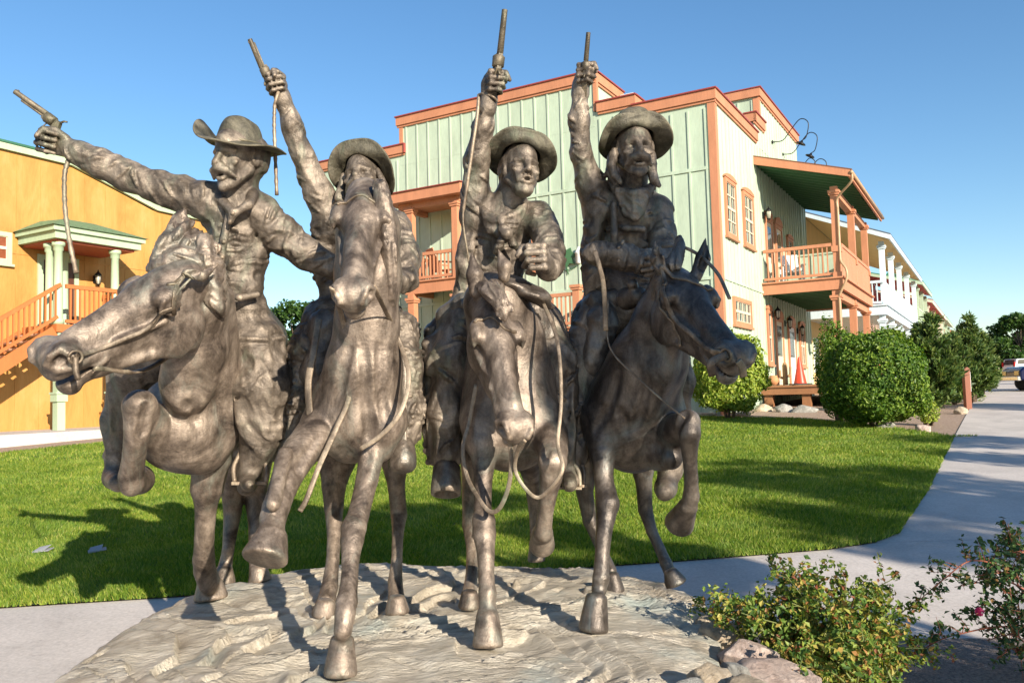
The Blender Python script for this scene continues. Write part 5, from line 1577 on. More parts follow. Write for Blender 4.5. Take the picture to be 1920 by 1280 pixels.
def plinth():
    root = empty('stone_plinth', (-.5, 3.9, .2), 'low plinth of mortared boulders under the bronze slab', 'plinth')
    r = random.Random(4)
    def stone(c, rad, k, seed, rz):
        me = rock_mesh('stone', rad, seed)
        o = link('stone', me, ROCKS[k], root); o.location = Vector(c) - root.location; o.rotation_euler = (0, 0, rz)
    # the stones the photo shows on the right of the slab
    seen = [((1324, 1158), 3.9, .36, (.065, .07, .06), 0), ((1352, 1178), 3.75, .34, (.095, .08, .065), 0), ((1405, 1212), 3.45, .33, (.12, .10, .075), 1), ((1462, 1262), 3.15, .29, (.155, .12, .10), 1), ((1380, 1252), 3.1, .3, (.06, .05, .05), 2),
            ((1338, 1262), 3.0, .36, (.105, .10, .10), 0), ((1405, 1296), 2.85, .33, (.10, .09, .09), 0), ((1500, 1320), 2.95, .22, (.15, .13, .12), 2), ((1290, 1290), 2.85, .3, (.07, .06, .06), 2)]
    for i, (p, Y, z, rad, k) in enumerate(seen):
        q = P(p[0], p[1], Y)
        stone((q[0], q[1], q[2] - rad[2] * .6), rad, k, 11 + i, r.uniform(-.5, .5))
    for i in range(17):
        a = math.radians(75 + i * 12.5)
        sup = (abs(math.cos(a)) ** 2.7 + abs(math.sin(a)) ** 2.7) ** (-1 / 2.7)
        x = -.52 + 1.40 * sup * math.cos(a) * 1.0; y = 3.95 + 1.44 * sup * math.sin(a)
        s = r.uniform(.15, .22)
        stone((x, y, .24), (s * 1.2, s, .14), r.randrange(3), 40 + i, a)
    MORT = simple('mortar', (.54, .48, .41), .95, var=.3, scale=14, bmp=1, bscale=24, bdist=.04)
    mb = MB(); n = 48; ring = []
    for k in range(n):
        a = 2 * math.pi * k / n; sup = (abs(math.cos(a)) ** 2.7 + abs(math.sin(a)) ** 2.7) ** (-1 / 2.7)
        ring.append((a, sup))
    vs = []
    for s, z in ((1.42, .15), (1.40, .27), (1.30, .34), (.5, .35)):
        for a, sup in ring: vs.append((-.52 + s * sup * math.cos(a) + (.06 if math.cos(a) > 0 else 0) * s, 3.95 + s * 1.04 * sup * math.sin(a), z + .02 * math.sin(a * 7)))
    fs = [(i * n + k, i * n + (k + 1) % n, (i + 1) * n + (k + 1) % n, (i + 1) * n + k) for i in range(3) for k in range(n)] + [tuple(3 * n + k for k in range(n))]
    mb.add(vs, fs, True); mb.build('mortar', MORT, root, True)


plinth()
# =================================================================== buildings
YAW = R_(30.05)
def local(o, x, y):
    ca, sa = math.cos(-YAW), math.sin(-YAW)
    return np.array((o[0] + x * ca - y * sa, o[1] + x * sa + y * ca))


def wood(name, c, var=.10, rough=.6):
    m, nt, b = new_mat(name)
    n = noise_node(nt, 2.2, 7, .7, stretch=(1, 1, .25)); r = ramp(nt, n.outputs[0], [(.3, tuple(x * (1 - var) for x in c)), (.7, tuple(min(1, x * (1 + var)) for x in c))])
    n2 = noise_node(nt, 30, 5, .7, stretch=(1, 1, .12)); r2 = ramp(nt, n2.outputs[0], [(.3, (.88, .88, .88)), (.6, (1.03, 1.03, 1.03))])
    c2 = mixc(nt, .8, r.outputs[0], r2.outputs[0], 'MULTIPLY')
    n5 = noise_node(nt, .9, 6, .75, stretch=(1, 1, .5), dist=1); r5 = ramp(nt, n5.outputs[0], [(.55, (1, 1, 1)), (.78, (.80, .79, .76))])
    c2 = mixc(nt, .8, c2, r5.outputs[0], 'MULTIPLY')
    nt.links.new(c2, b.inputs['Base Color']); b.inputs['Roughness'].default_value = rough
    n3 = noise_node(nt, 40, 4, .6, stretch=(1, 1, .1)); bump(nt, b, n3.outputs[0], .25, .006); return m


GREENW = wood('mint green boards', (.41, .495, .38), .14)
SALMON = wood('salmon trim paint', (.47, .20, .105), .12)
DRED = simple('dark red metal cap', (.26, .05, .04), .45)
PANE = simple('window glass', (.05, .055, .06), .06, 0, var=.3, scale=1.5, bmp=0, spec=.8)
FRAMEW = simple('window frame paint', (.62, .52, .38), .5)
BLACK = simple('black iron', (.02, .02, .022), .4, .6)
WHITEP = wood('white paint', (.72, .74, .74), .06)
ROOFM = simple('brown metal roof', (.20, .09, .05), .4, .3)
LAMPG = simple('lantern glass', (.55, .52, .42), .15)
TAN = simple('tan downspout', (.42, .27, .16), .45)
DKGREEN = wood('dark green paint', (.05, .14, .06))


def battens_x(mb, x0, x1, y, z0, z1, step=.42, side=-1):
    n = int(abs(x1 - x0) / step)
    for i in range(n + 1):
        x = x0 + (x1 - x0) * i / n
        mb.box(x - .026, x + .026, min(y, y + side * .024), max(y, y + side * .024), z0, z1)


def battens_y(mb, x, y0, y1, z0, z1, step=.42, side=1):
    n = int(abs(y1 - y0) / step)
    for i in range(n + 1):
        y = y0 + (y1 - y0) * i / n
        mb.box(min(x, x + side * .024), max(x, x + side * .024), y - .026, y + .026, z0, z1)


def window_y(parent, x, y0, y1, z0, z1, off, trim, pane=PANE, ped=True, cols=2, rows=4):
    """window in a wall facing +x"""
    mb = MB(); t = .11
    mb.box(x, x + .07, y0 - t, y0, z0 - t, z1 + t); mb.box(x, x + .07, y1, y1 + t, z0 - t, z1 + t)
    mb.box(x, x + .07, y0, y1, z1, z1 + t); mb.box(x, x + .10, y0 - t - .05, y1 + t + .05, z0 - t - .06, z0 - t)
    mb.box(x, x + .065, y0, y1, z0 - t, z0)
    if ped:
        c = (y0 + y1) / 2; hw = (y1 - y0) / 2 + t + .06
        mb.prism([(x, c - hw, z1 + t), (x, c + hw, z1 + t), (x, c + hw * .8, z1 + t + .09), (x, c + hw * .3, z1 + t + .14), (x, c - hw * .3, z1 + t + .14), (x, c - hw * .8, z1 + t + .09)], (.09, 0, 0))
    fr = mb.build('window', trim, parent, off=off)
    mb = MB()
    mb.box(x + .004, x + .022, y0, y1, z0, z1); mb.build('pane', pane, fr, off=off)
    mb = MB(); w_ = .018
    for i in range(cols + 1):
        y = y0 + (y1 - y0) * i / cols
        mb.box(x + .022, x + .045, y - w_, y + w_, z0, z1)
    for i in range(rows + 1):
        z = z0 + (z1 - z0) * i / rows
        ww = w_ * (2 if (i == rows // 2) else 1)
        mb.box(x + .022, x + .048, y0, y1, z - ww, z + ww)
    mb.build('sash', FRAMEW, fr, off=off)
    return fr


def door_y(parent, x, y0, y1, z0, z1, off, trim, leafm, glass=True):
    mb = MB(); t = .13
    mb.box(x, x + .07, y0 - t, y0, z0, z1 + t); mb.box(x, x + .07, y1, y1 + t, z0, z1 + t); mb.box(x, x + .07, y0, y1, z1, z1 + t)
    c = (y0 + y1) / 2; hw = (y1 - y0) / 2 + t + .05
    mb.prism([(x, c - hw, z1 + t), (x, c + hw, z1 + t), (x, c + hw * .75, z1 + t + .2), (x, c, z1 + t + .3), (x, c - hw * .75, z1 + t + .2)], (.09, 0, 0))
    d = mb.build('door', trim, parent, off=off)
    mb = MB(); mb.box(x + .004, x + .04, y0, y1, z0, z1)
    mb.box(x + .04, x + .055, y0 + .08, y1 - .08, z0 + .1, z0 + .75)
    mb.build('door_panel', leafm, d, off=off)
    if glass:
        mb = MB(); mb.box(x + .04, x + .05, y0 + .14, y1 - .14, z0 + .95, z1 - .15); mb.build('pane', PANE, d, off=off)
    mb = MB(); mb.tube([(x + .05, y0 + .07, z0 + 1), (x + .10, y0 + .07, z0 + 1), (x + .10, y0 + .16, z0 + 1)], .012, 8); mb.build('handle', BLACK, d, off=off)
    return d


def lantern(parent, x, y, z, off, dx=1, dy=0):
    mb = MB(); a = np.array((dx, dy, 0.0)); b = np.array((x, y, z))
    mb.box(x - .03, x + .03, y - .03, y + .03, z - .1, z + .1)
    mb.tube(catmull([b, b + a * .10 + (0, 0, .05), b + a * .17 + (0, 0, .16)], 4), .012, 6)
    c = b + a * .17
    mb.lathe(c + (0, 0, .10), (0, 0, 1), [(0, .10), (.06, .06), (.10, .02), (.15, .012)], 12)
    mb.lathe(c + (0, 0, -.20), (0, 0, 1), [(0, .015), (.05, .05), (.06, .06)], 12)
    for k in range(6):
        an = k * math.pi / 3
        mb.tube([c + (.055 * math.cos(an), .055 * math.sin(an), -.15), c + (.085 * math.cos(an), .085 * math.sin(an), .10)], .006, 5)
    o = mb.build('wall_lantern', BLACK, parent, off=off)
    mb = MB(); mb.lathe(c + (0, 0, -.14), (0, 0, 1), [(0, .045), (.22, .072), (.235, .06)], 12); mb.build('lamp_glass', LAMPG, o, off=off)
    return o


def post(mb, x, y, z0, z1, w=.105, cap=.26, round_=False):
    if round_:
        mb.lathe((x, y, z0), (0, 0, 1), [(0, w * 1.35), (.12, w * 1.35), (.14, w * 1.05), ((z1 - z0) - .22, w * .9), ((z1 - z0) - .2, w * 1.15), ((z1 - z0) - .10, w * 1.15), ((z1 - z0) - .09, w * 1.45), ((z1 - z0), w * 1.45)], 18)
        return
    mb.box(x - w, x + w, y - w, y + w, z0, z1)
    mb.box(x - w * 1.35, x + w * 1.35, y - w * 1.35, y + w * 1.35, z1 - cap, z1 - cap + .06)
    mb.box(x - w * 1.6, x + w * 1.6, y - w * 1.6, y + w * 1.6, z1 - cap + .062, z1 - cap + .14)


def rail(mb, a, b, z0, z1, step=.13, w=.018, flat=False):
    a = np.array(a, float); b = np.array(b, float); L = np.linalg.norm(b - a); d = (b - a) / L
    p = lambda t, z: (a[0] + d[0] * t, a[1] + d[1] * t, z)
    mb.bar(p(0, z1 - .05), p(L, z1 - .05), .07, .10); mb.bar(p(0, z0 + .04), p(L, z0 + .04), .05, .08)
    n = max(2, int(L / step))
    for i in range(1, n):
        t = L * i / n
        if flat: mb.bar(p(t, z0 + .08), p(t, z1 - .1), step * .46, .02, (d[0], d[1], 0)) if False else mb.hexa([tuple(np.array(p(t + s * step * .46, z)) + np.array((-d[1], d[0], 0)) * q) for z in (z0 + .08, z1 - .1) for s, q in ((-1, -.01), (1, -.01), (1, .01), (-1, .01))])
        else: mb.hexa([tuple(np.array(p(t + s * w, z)) + np.array((-d[1], d[0], 0)) * q) for z in (z0 + .08, z1 - .1) for s, q in ((-1, -w), (1, -w), (1, w), (-1, w))])


def cornice_x(mb, cap, x0, x1, y, z, h=.26, d=.10):
    mb.box(x0, x1, y - d, y, z - h, z); mb.box(x0 - .02, x1 + .02, y - d - .03, y + .25, z + .002, z + .045)
    mb.box(x0 + .01, x1 - .01, y - d * .6, y, z - h - .07, z - h - .002) if False else None


def cornice_y(mb, cap, x, y0, y1, z, h=.26, d=.10):
    mb.box(x, x + d, y0, y1, z - h, z)


def green_building():
    C0 = (5.628, 22.0, .8)
    root = empty('wooden_building', C0, 'mint green board and batten building with salmon trim and stepped false front', 'building', None, -YAW)
    off = (0, 0, -.8)
    mb = MB()
    mb.box(-14.1, 0, 0, 12.4, .4, 9.3)
    mb.box(-10.6, -3.5, -.004, 2.0, 9.3, 10.66)
    mb.box(-3.5, -2.3, .0, 1.4, 9.3, 9.72)
    mb.box(-2.3, 0, .0, 4.5, 9.3, 9.42)
    mb.box(-14.1, -10.6, .0, 1.4, 9.3, 9.72)
    mb.box(-3.6, .004, 5.2, 11.25, 9.3, 11.06)
    mb.box(-1.2, .0, 4.5, 5.2, 9.3, 10.05)
    # battens, front
    for x0, x1, z1 in ((-14.0, -10.75, 9.5), (-10.35, -3.7, 10.62), (-3.35, -2.45, 9.5), (-2.15, -.25, 9.2)):
        battens_x(mb, x0, x1, -.004, .8, z1, .43)
    for z in (4.56, 7.55): mb.box(-14.05, -.22, -.034, 0, z - .045, z + .045)
    # battens, street side
    battens_y(mb, 0, .3, 4.4, .8, 9.2, .36); battens_y(mb, .004, 4.75, 11.2, .8, 9.3, .36); battens_y(mb, .004, 5.45, 11.1, 9.3, 11.0, .36); battens_y(mb, 0, 11.4, 12.3, .8, 9.2, .36)
    mb.box(0, .034, .22, 12.3, 4.52, 4.60)
    battens_x(mb, -3.4, -.2, 5.2, 9.4, 10.95, .43)
    mb.box(-3.3, 2.25, 11.62, 11.66, 4.8, 6.35) if False else None
    mb.build('wall', GREENW, root, off=off)
    # trim
    mb = MB(); cap = MB()
    def cx(x0, x1, y, z, h=.27):
        mb.box(x0, x1, y - .09, y, z - h, z); mb.box(x0 + .02, x1 - .02, y - .05, y - .001, z - h - .07, z - h - .001)
        cap.box(x0 - .03, x1 + .03, y - .13, y + .3, z + .001, z + .04)
    def cy(x, y0, y1, z, h=.27):
        mb.box(x, x + .09, y0, y1, z - h, z); mb.box(x + .001, x + .05, y0 + .02, y1 - .02, z - h - .07, z - h - .001)
        cap.box(x - .3, x + .13, y0 - .03, y1 + .03, z + .001, z + .04)
    cx(-10.72, -3.41, -.004, 10.93); cy(-3.5, .001, 2.1, 10.93)
    mb.box(-3.52, -3.40, -.032, .10, 9.75, 10.655); mb.box(-10.63, -10.48, -.032, .10, 9.75, 10.655)
    cx(-3.40, -2.21, -.002, 9.96); cy(-2.3, .0, 1.5, 9.962)
    cx(-14.2, -10.40, -.010, 9.98); cap.box(-10.40, -10.37, -.13, .02, 9.70, 9.978)
    cx(-2.3, .09, -.003, 9.66); cy(0, .0, 4.62, 9.658)
    cy(-.002, 4.40, 5.75, 10.28); mb.box(-1.3, .088, 4.40, 4.499, 10.01, 10.277)
    cy(.004, 5.2, 11.35, 11.30); mb.box(-3.6, .09, 5.1, 5.199, 11.03, 11.302); cap.box(-3.65, .135, 5.07, 5.4, 11.305, 11.34)
    mb.box(-.17, .035, -.036, -.003, .8, 9.3); mb.box(.0361, .037, -.03, .17, .8, 9.3); mb.box(.001, .036, -.003, .18, .8, 9.3)
    mb.box(-.16, .036, 5.165, 5.199, 10.30, 11.0); mb.box(.005, .04, 5.2, 5.36, 10.3, 11.0)
    mb.build('parapet_trim', SALMON, root, off=off); cap.build('parapet_cap', DRED, root, off=off)
    # chimney-like white vent box on the shoulder
    mb = MB(); mb.box(-2.75, -2.45, .35, .6, 9.98, 10.14); mb.box(-2.8, -2.4, .3, .65, 10.141, 10.18); mb.build('roof_vent', WHITEP, root, off=off)
    # windows of the street side
    window_y(root, .0, .72, 1.62, 5.88, 7.30, off, SALMON); window_y(root, .0, 2.62, 3.60, 5.88, 7.30, off, SALMON)
    window_y(root, .0, 1.10, 2.80, 3.45, 4.02, off, SALMON, ped=False, cols=4, rows=2)
    window_y(root, .004, 4.95, 5.35, 2.4, 3.95, off, SALMON, cols=1, rows=2)
    window_y(root, .004, 9.95, 10.7, 2.4, 3.75, off, SALMON, cols=2, rows=2)
    door_y(root, .004, 6.05, 6.95, 1.65, 3.75, off, SALMON, FRAMEW); door_y(root, .004, 8.0, 8.95, 1.65, 3.65, off, SALMON, WHITEP)
    door_y(root, .004, 5.3, 6.05, 4.85, 6.95, off, SALMON, FRAMEW); door_y(root, .004, 6.7, 7.5, 4.85, 6.95, off, SALMON, FRAMEW)
    window_y(root, .004, 8.6, 9.3, 5.5, 6.8, off, SALMON, cols=1, rows=2)
    for y, z in ((5.7, 3.95), (7.5, 3.75), (9.6, 3.6), (5.05, 7.1)): lantern(root, .03, y, z, off)
    # goosenecks on the tall parapet
    for y, z, s in ((6.9, 9.95, 1), (8.5, 9.9, 1.0), (10.2, 9.35, 1), (9.3, 9.2, .8)):
        m = MB(); b = np.array((.03, y, z))
        m.lathe(b, (1, 0, 0), [(0, .06), (.03, .06), (.035, .02)], 10)
        c = catmull([b, b + (.35, .0, 0), b + (.62 * s, 0, .30), b + (.95 * s, 0, .62), b + (1.2 * s, 0, .45), b + (1.12 * s, .0, .0), b + (.98 * s, 0, -.12)], 6)
        m.tube(c, .016, 7)
        m.lathe(c[-1], nrm((-.5, 0, -1)), [(0, .03), (.05, .05), (.09, .15), (.13, .17), (.135, .15), (.10, .12)], 14)
        m.build('gooseneck_lamp', BLACK, root, off=off)
    # ---------------- street side balcony
    def child_group(name, mats):
        return {k: MB() for k in mats}
    bal = MB()
    bal.box(.0, 2.38, 4.60, 4.70, 4.47, 4.80); bal.box(2.28, 2.38, 4.701, 11.6, 4.47, 4.80); bal.box(.0, 2.38, 11.601, 11.7, 4.47, 4.80)
    bal.box(-.0, 2.44, 4.54, 4.699, 4.802, 4.85); bal.box(2.25, 2.46, 4.70, 11.7, 4.802, 4.85)
    b0 = bal.build('balcony', SALMON, root, off=off)
    fl = MB(); fl.box(0.04, 2.27, 4.71, 11.59, 4.70, 4.798)
    for i in range(15): fl.box(.05, 2.26, 4.8 + i * .47, 4.86 + i * .47, 4.50, 4.699)
    fl.build('balcony_floor', DKGREEN, b0, off=off)
    rl = MB(); rail(rl, (.05, 4.70), (2.10, 4.70), 4.92, 5.90, .135); rl.build('railing', SALMON, b0, off=off)
    rl = MB(); rail(rl, (2.33, 4.9), (2.33, 11.5), 4.92, 5.90, .14, flat=True); rl.build('railing', SALMON, b0, off=off)
    for y in (4.76, 8.1, 11.45):
        p = MB(); post(p, 2.24, y, 4.852, 7.62); p.box(2.10, 2.38, y - .14, y + .14, 5.62, 5.80); p.box(2.11, 2.37, y - .13, y + .13, 4.853, 5.0); p.build('post', SALMON, root, off=off)
        p = MB(); post(p, 2.16, y, .9, 4.46, .11, .30); p.build('post', SALMON, root, off=off)
    bm_ = MB(); bm_.box(2.10, 2.30, 4.9, 11.6, 7.40, 7.62); bm_.box(2.06, 2.24, 4.9, 11.5, 4.22, 4.465); bm_.build('beam', SALMON, root, off=off)
    # shed roof
    rf = MB()
    s = (7.93 - 8.80) / 2.82
    def rz(x): return 8.80 + s * x
    rf.prism([(-.0, 4.20, rz(0)), (2.85, 4.20, rz(2.85)), (2.85, 4.20, rz(2.85) + .05), (0, 4.20, rz(0) + .05)], (0, 8.1, 0))
    rr_ = rf.build('balcony_roof', ROOFM, root, off=off)
    fa = MB()
    fa.prism([(.0, 4.18, rz(0) - .24), (2.80, 4.18, rz(2.80) - .20), (2.80, 4.18, rz(2.8) - .002), (0, 4.18, rz(0) - .002)], (0, .06, 0))
    fa.box(2.74, 2.80, 4.242, 12.25, rz(2.8) - .20, rz(2.8) - .003)
    fa.build('fascia', SALMON, rr_, off=off)
    sf = MB(); sf.prism([(0.03, 4.25, rz(0) - .15), (2.73, 4.25, rz(2.73) - .12), (2.73, 4.25, rz(2.73) - .10), (.03, 4.25, rz(0) - .13)], (0, 7.9, 0))
    for i in range(17): sf.prism([(.04, 4.5 + i * .46, rz(0) - .27), (2.70, 4.5 + i * .46, rz(2.7) - .24), (2.70, 4.5 + i * .46, rz(2.7) - .125), (.04, 4.5 + i * .46, rz(0) - .155)], (0, .05, 0))
    sf.build('soffit', DKGREEN, rr_, off=off)
    gt = MB(); gt.tube([(2.84, 4.15, 7.86), (2.84, 12.3, 7.86)], .055, 8)
    gt.tube(catmull([(2.84, 4.25, 7.84), (2.80, 4.3, 7.60), (2.36, 4.62, 7.25), (2.34, 4.64, 6.9)], 5), .035, 8)
    gt.tube(catmull([(2.34, 4.64, 6.95), (2.34, 4.63, 5.6), (2.36, 4.60, 5.3), (2.50, 4.52, 5.05), (2.50, 4.52, 4.75), (2.28, 4.60, 4.30), (2.26, 4.62, 4.0), (2.26, 4.62, 1.7)], 6), .035, 8)
    gt.build('gutter', TAN, root, off=off)
    # partition with mint panels across the upper balcony end
    pt = MB(); pt.box(.02, 2.2, 8.2, 8.26, 4.852, 6.1)
    for x in np.linspace(.1, 2.1, 6): pt.box(x - .025, x + .025, 8.17, 8.199, 4.852, 6.1)
    pt.box(.02, 2.2, 8.16, 8.30, 6.102, 6.16); pt.build('partition', GREENW, root, off=off)
    # timber porch below
    pc = MB(); pc.box(.02, 2.5, 3.75, 11.9, 1.35, 1.56); pc.box(.0, 2.55, 3.70, 11.92, 1.562, 1.63)
    for x in (.2, 1.3, 2.35): pc.box(x - .12, x + .12, 3.85, 4.1, .6, 1.349)
    pc.box(2.3, 2.56, 3.62, 3.9, .6, 1.64); pc.box(2.51, 2.62, 3.9, 7.5, .7, 1.5)
    pc.build('porch', wood('porch timber', (.26, .115, .05)), root, off=off)
    # ---------------- front balcony, upper
    def front_balcony(x0, x1, zf, zr, posts, roof=None, below=True):
        m = MB(); m.box(x0, x1, -1.42, -1.32, zf - .34, zf); m.box(x0, x0 + .1, -1.319, -.03, zf - .34, zf); m.box(x1 - .1, x1, -1.319, -.03, zf - .34, zf)
        m.box(x0 - .04, x1 + .04, -1.48, -.03, zf + .002, zf + .05)
        b = m.build('balcony', SALMON, root, off=off)
        m = MB(); m.box(x0 + .11, x1 - .11, -1.31, -.04, zf - .06, zf - .002); m.build('balcony_floor', DKGREEN, b, off=off)
        m = MB(); rail(m, (x0 + .15, -1.38), (x1 - .15, -1.38), zf + .1, zr, .125); m.build('railing', SALMON, b, off=off)
        for x in (x0 + .05, x1 - .05):
            m = MB(); rail(m, (x, -1.32), (x, -.06), zf + .1, zr, .125); m.build('railing', SALMON, b, off=off)
        for x in posts:
            m = MB(); post(m, x, -1.34, zf + .052, (roof - .36) if roof else zr + .05, .10, .24 if roof else .0); m.build('post', SALMON, root, off=off)
            if below: m = MB(); post(m, x, -1.34, .8, zf - .342, .11, .26); m.build('post', SALMON, root, off=off)
        if roof:
            m = MB(); m.box(x0 - .48, x1 + .30, -1.75, -.03, roof - .30, roof); m.box(x0 - .2, x1 + .05, -1.42, -1.26, roof - .46, roof - .301); m.box(x0 - .2, x0 - .06, -1.259, -.04, roof - .46, roof - .301); m.box(x1 - .12, x1 + .04, -1.259, -.04, roof - .46, roof - .301)
            r_ = m.build('balcony_roof', SALMON, root, off=off)
            m = MB(); m.prism([(x0 - .52, -1.80, roof + .002), (x0 - .52, -.03, roof + .14), (x0 - .52, -.03, roof + .16), (x0 - .52, -1.80, roof + .03)], (x1 - x0 + .86, 0, 0)); m.build('roof_sheet', DRED, r_, off=off)
    front_balcony(-9.45, -7.42, 5.08, 5.99, (-9.22, -7.55), 7.86)
    front_balcony(-5.15, -3.55, 3.35, 4.34, (-5.02, -3.62), None)
    lantern(root, -7.85, -.03, 6.62, off, 0, -1)
    st = MB()
    for i in range(9): st.box(-6.9 + i * .24, -6.62 + i * .24, -1.3, -.1, 4.95 - i * .185, 5.0 - i * .185)
    st.bar((-7.0, -1.3, 4.95), (-4.95, -1.3, 3.3), .05, .25); st.bar((-7.0, -1.36, 5.95), (-4.95, -1.36, 4.3), .06, .09)
    st.build('stairs', SALMON, root, off=off)
    # wall ornament: dark green leaf-shaped sign and a white lantern
    m = MB(); pts = []
    for k in range(14):
        a = k * math.pi / 7 + .2; r_ = (.34 if k % 2 == 0 else .20) * (1 + .12 * math.sin(k * 2.3))
        pts.append((-4.52 + r_ * math.cos(a), -.06, 5.56 + r_ * math.sin(a)))
    m.prism(pts, (0, -.03, 0)); m.tube([(-4.55, -.05, 5.3), (-4.5, -.05, 5.05)], .02, 6); m.tube(catmull([(-4.62, -.06, 5.18), (-4.4, -.06, 5.2), (-4.2, -.06, 5.28)], 4), .014, 6)
    m.build('wall_ornament', DKGREEN, root, off=off)
    m = MB(); m.lathe((-4.12, -.10, 5.32), (0, 0, 1), [(0, .03), (.03, .085), (.30, .10), (.31, .12), (.36, .10), (.46, .03), (.5, .03)], 12); m.box(-4.2, -4.04, -.1, -.03, 5.60, 5.66); m.build('wall_lantern', WHITEP, root, off=off)
    # window edge behind the third rider
    m = MB(); m.box(-5.7, -5.55, -.06, -.03, 5.2, 7.2); m.box(-7.0, -5.55, -.06, -.03, 7.2, 7.34); m.build('window_trim', SALMON, root, off=off)
    m = MB(); m.box(-6.9, -6.0, -.045, -.0, 4.95, 7.0) if False else m.box(-6.95, -5.72, -.05, -.028, 5.3, 7.18); m.build('pane', PANE, root, off=off)
    return C0


GC = green_building()


def on_green(x, y, z):
    q = local(GC, x, y); return (q[0], q[1], z)


# things that stand on the green building's porches
def slat_chair(loc, rz, label, m):
    root = empty('slatted_chair', loc, label, 'chair', None, rz)
    b = MB()
    for i in range(5): b.box(-.26, .26, -.25 + i * .11, -.17 + i * .11, .36 - i * .015, .385 - i * .015)
    b.build('seat', m, root)
    b = MB()
    for i in range(6): b.hexa([(-.27 + i * .092 + dx, y, z) for z, y0 in ((.34, .22), (1.0, .46)) for dx, y in ((0, y0), (.08, y0), (.08, y0 + .025), (0, y0 + .025))])
    b.build('backrest', m, root)
    for x in (-.30, .30):
        for y, z in ((-.22, .56), (.25, .56)):
            b = MB(); b.box(x - .035, x + .035, y - .04, y + .04, 0, z); b.build('leg', m, root)
        b = MB(); b.box(x - .07, x + .07, -.30, .32, .561, .59); b.build('armrest', m, root)
    return root


slat_chair(on_green(-8.45, -.75, 5.13), -YAW + 2.6, 'orange slatted chair on the front balcony behind the second rider', SALMON)
slat_chair(on_green(.75, 5.5, 4.85), -YAW + .4, 'white slatted chair on the upper street side balcony', WHITEP)


def cone(loc):
    root = empty('traffic_cone', loc, 'tall red traffic cone standing on the timber porch', 'traffic cone')
    m = MB(); m.lathe((0, 0, .03), (0, 0, 1), [(0, .19), (.02, .185), (.78, .035), (.80, .03), (.80, .02)], 20); m.build('cone_body', simple('red cone plastic', (.62, .05, .02), .4), root)
    m = MB(); m.box(-.27, .27, -.27, .27, 0, .035); m.build('base', BLACK, root, bevel=.01)


cone(on_green(1.12, 4.02, 1.634))


def cactus(loc, s, label, kind):
    root = empty('cactus_figure' if kind else 'clay_pot', loc, label, 'ornament')
    if kind:
        m = MB(); m.tube(catmull([(0, 0, 0), (0, 0, .3 * s), (0, 0, .62 * s)], 4), [.07 * s] * 8 + [.04 * s], 10); m.tube(catmull([(0, 0, .25 * s), (.13 * s, 0, .27 * s), (.16 * s, 0, .5 * s)], 4), .035 * s, 8); m.tube(catmull([(0, 0, .2 * s), (-.13 * s, 0, .22 * s), (-.15 * s, 0, .42 * s)], 4), .035 * s, 8)
        m.build('stem', simple('brown cactus', (.28, .16, .07), .7), root)
    else:
        m = MB(); m.lathe((0, 0, 0), (0, 0, 1), [(0, .09), (.1, .16), (.2, .17), (.27, .12), (.3, .14), (.3, .11), (.2, .1)], 16); m.build('pot', simple('clay', (.45, .22, .1), .7), root)


cactus(on_green(.62, 4.35, 1.634), 1.1, 'brown cactus figure on the porch near the red cone', 1)
cactus(on_green(.28, 4.3, 1.634), 1, 'round clay pot on the porch beside the cactus figure', 0)


def flower_basket(loc, label):
    root = empty('flower_basket', loc, label, 'flower basket', 'hanging flower baskets')
    n = 900; d = unit(rng.normal(size=(n, 3)))
    link('flowers', leaf_mesh('flowers', d * .26 * rng.uniform(.6, 1, n)[:, None], d, .06), leaf_mat('basket blooms', [(0, (.10, .2, .05)), (.4, (.5, .35, .3)), (1, (.75, .6, .5))]), root)
    m = MB(); m.lathe((0, 0, -.22), (0, 0, 1), [(0, .05), (.1, .14), (.18, .17)], 12); m.tube([(0, 0, 0), (0, 0, .55)], .006, 5); m.build('basket', BARK, root)


flower_basket(on_green(1.2, 11.2, 3.55), 'pale flower basket hanging under the balcony, nearer the wall')
flower_basket(on_green(2.3, 11.9, 3.6), 'pale flower basket hanging under the balcony, nearer the street')


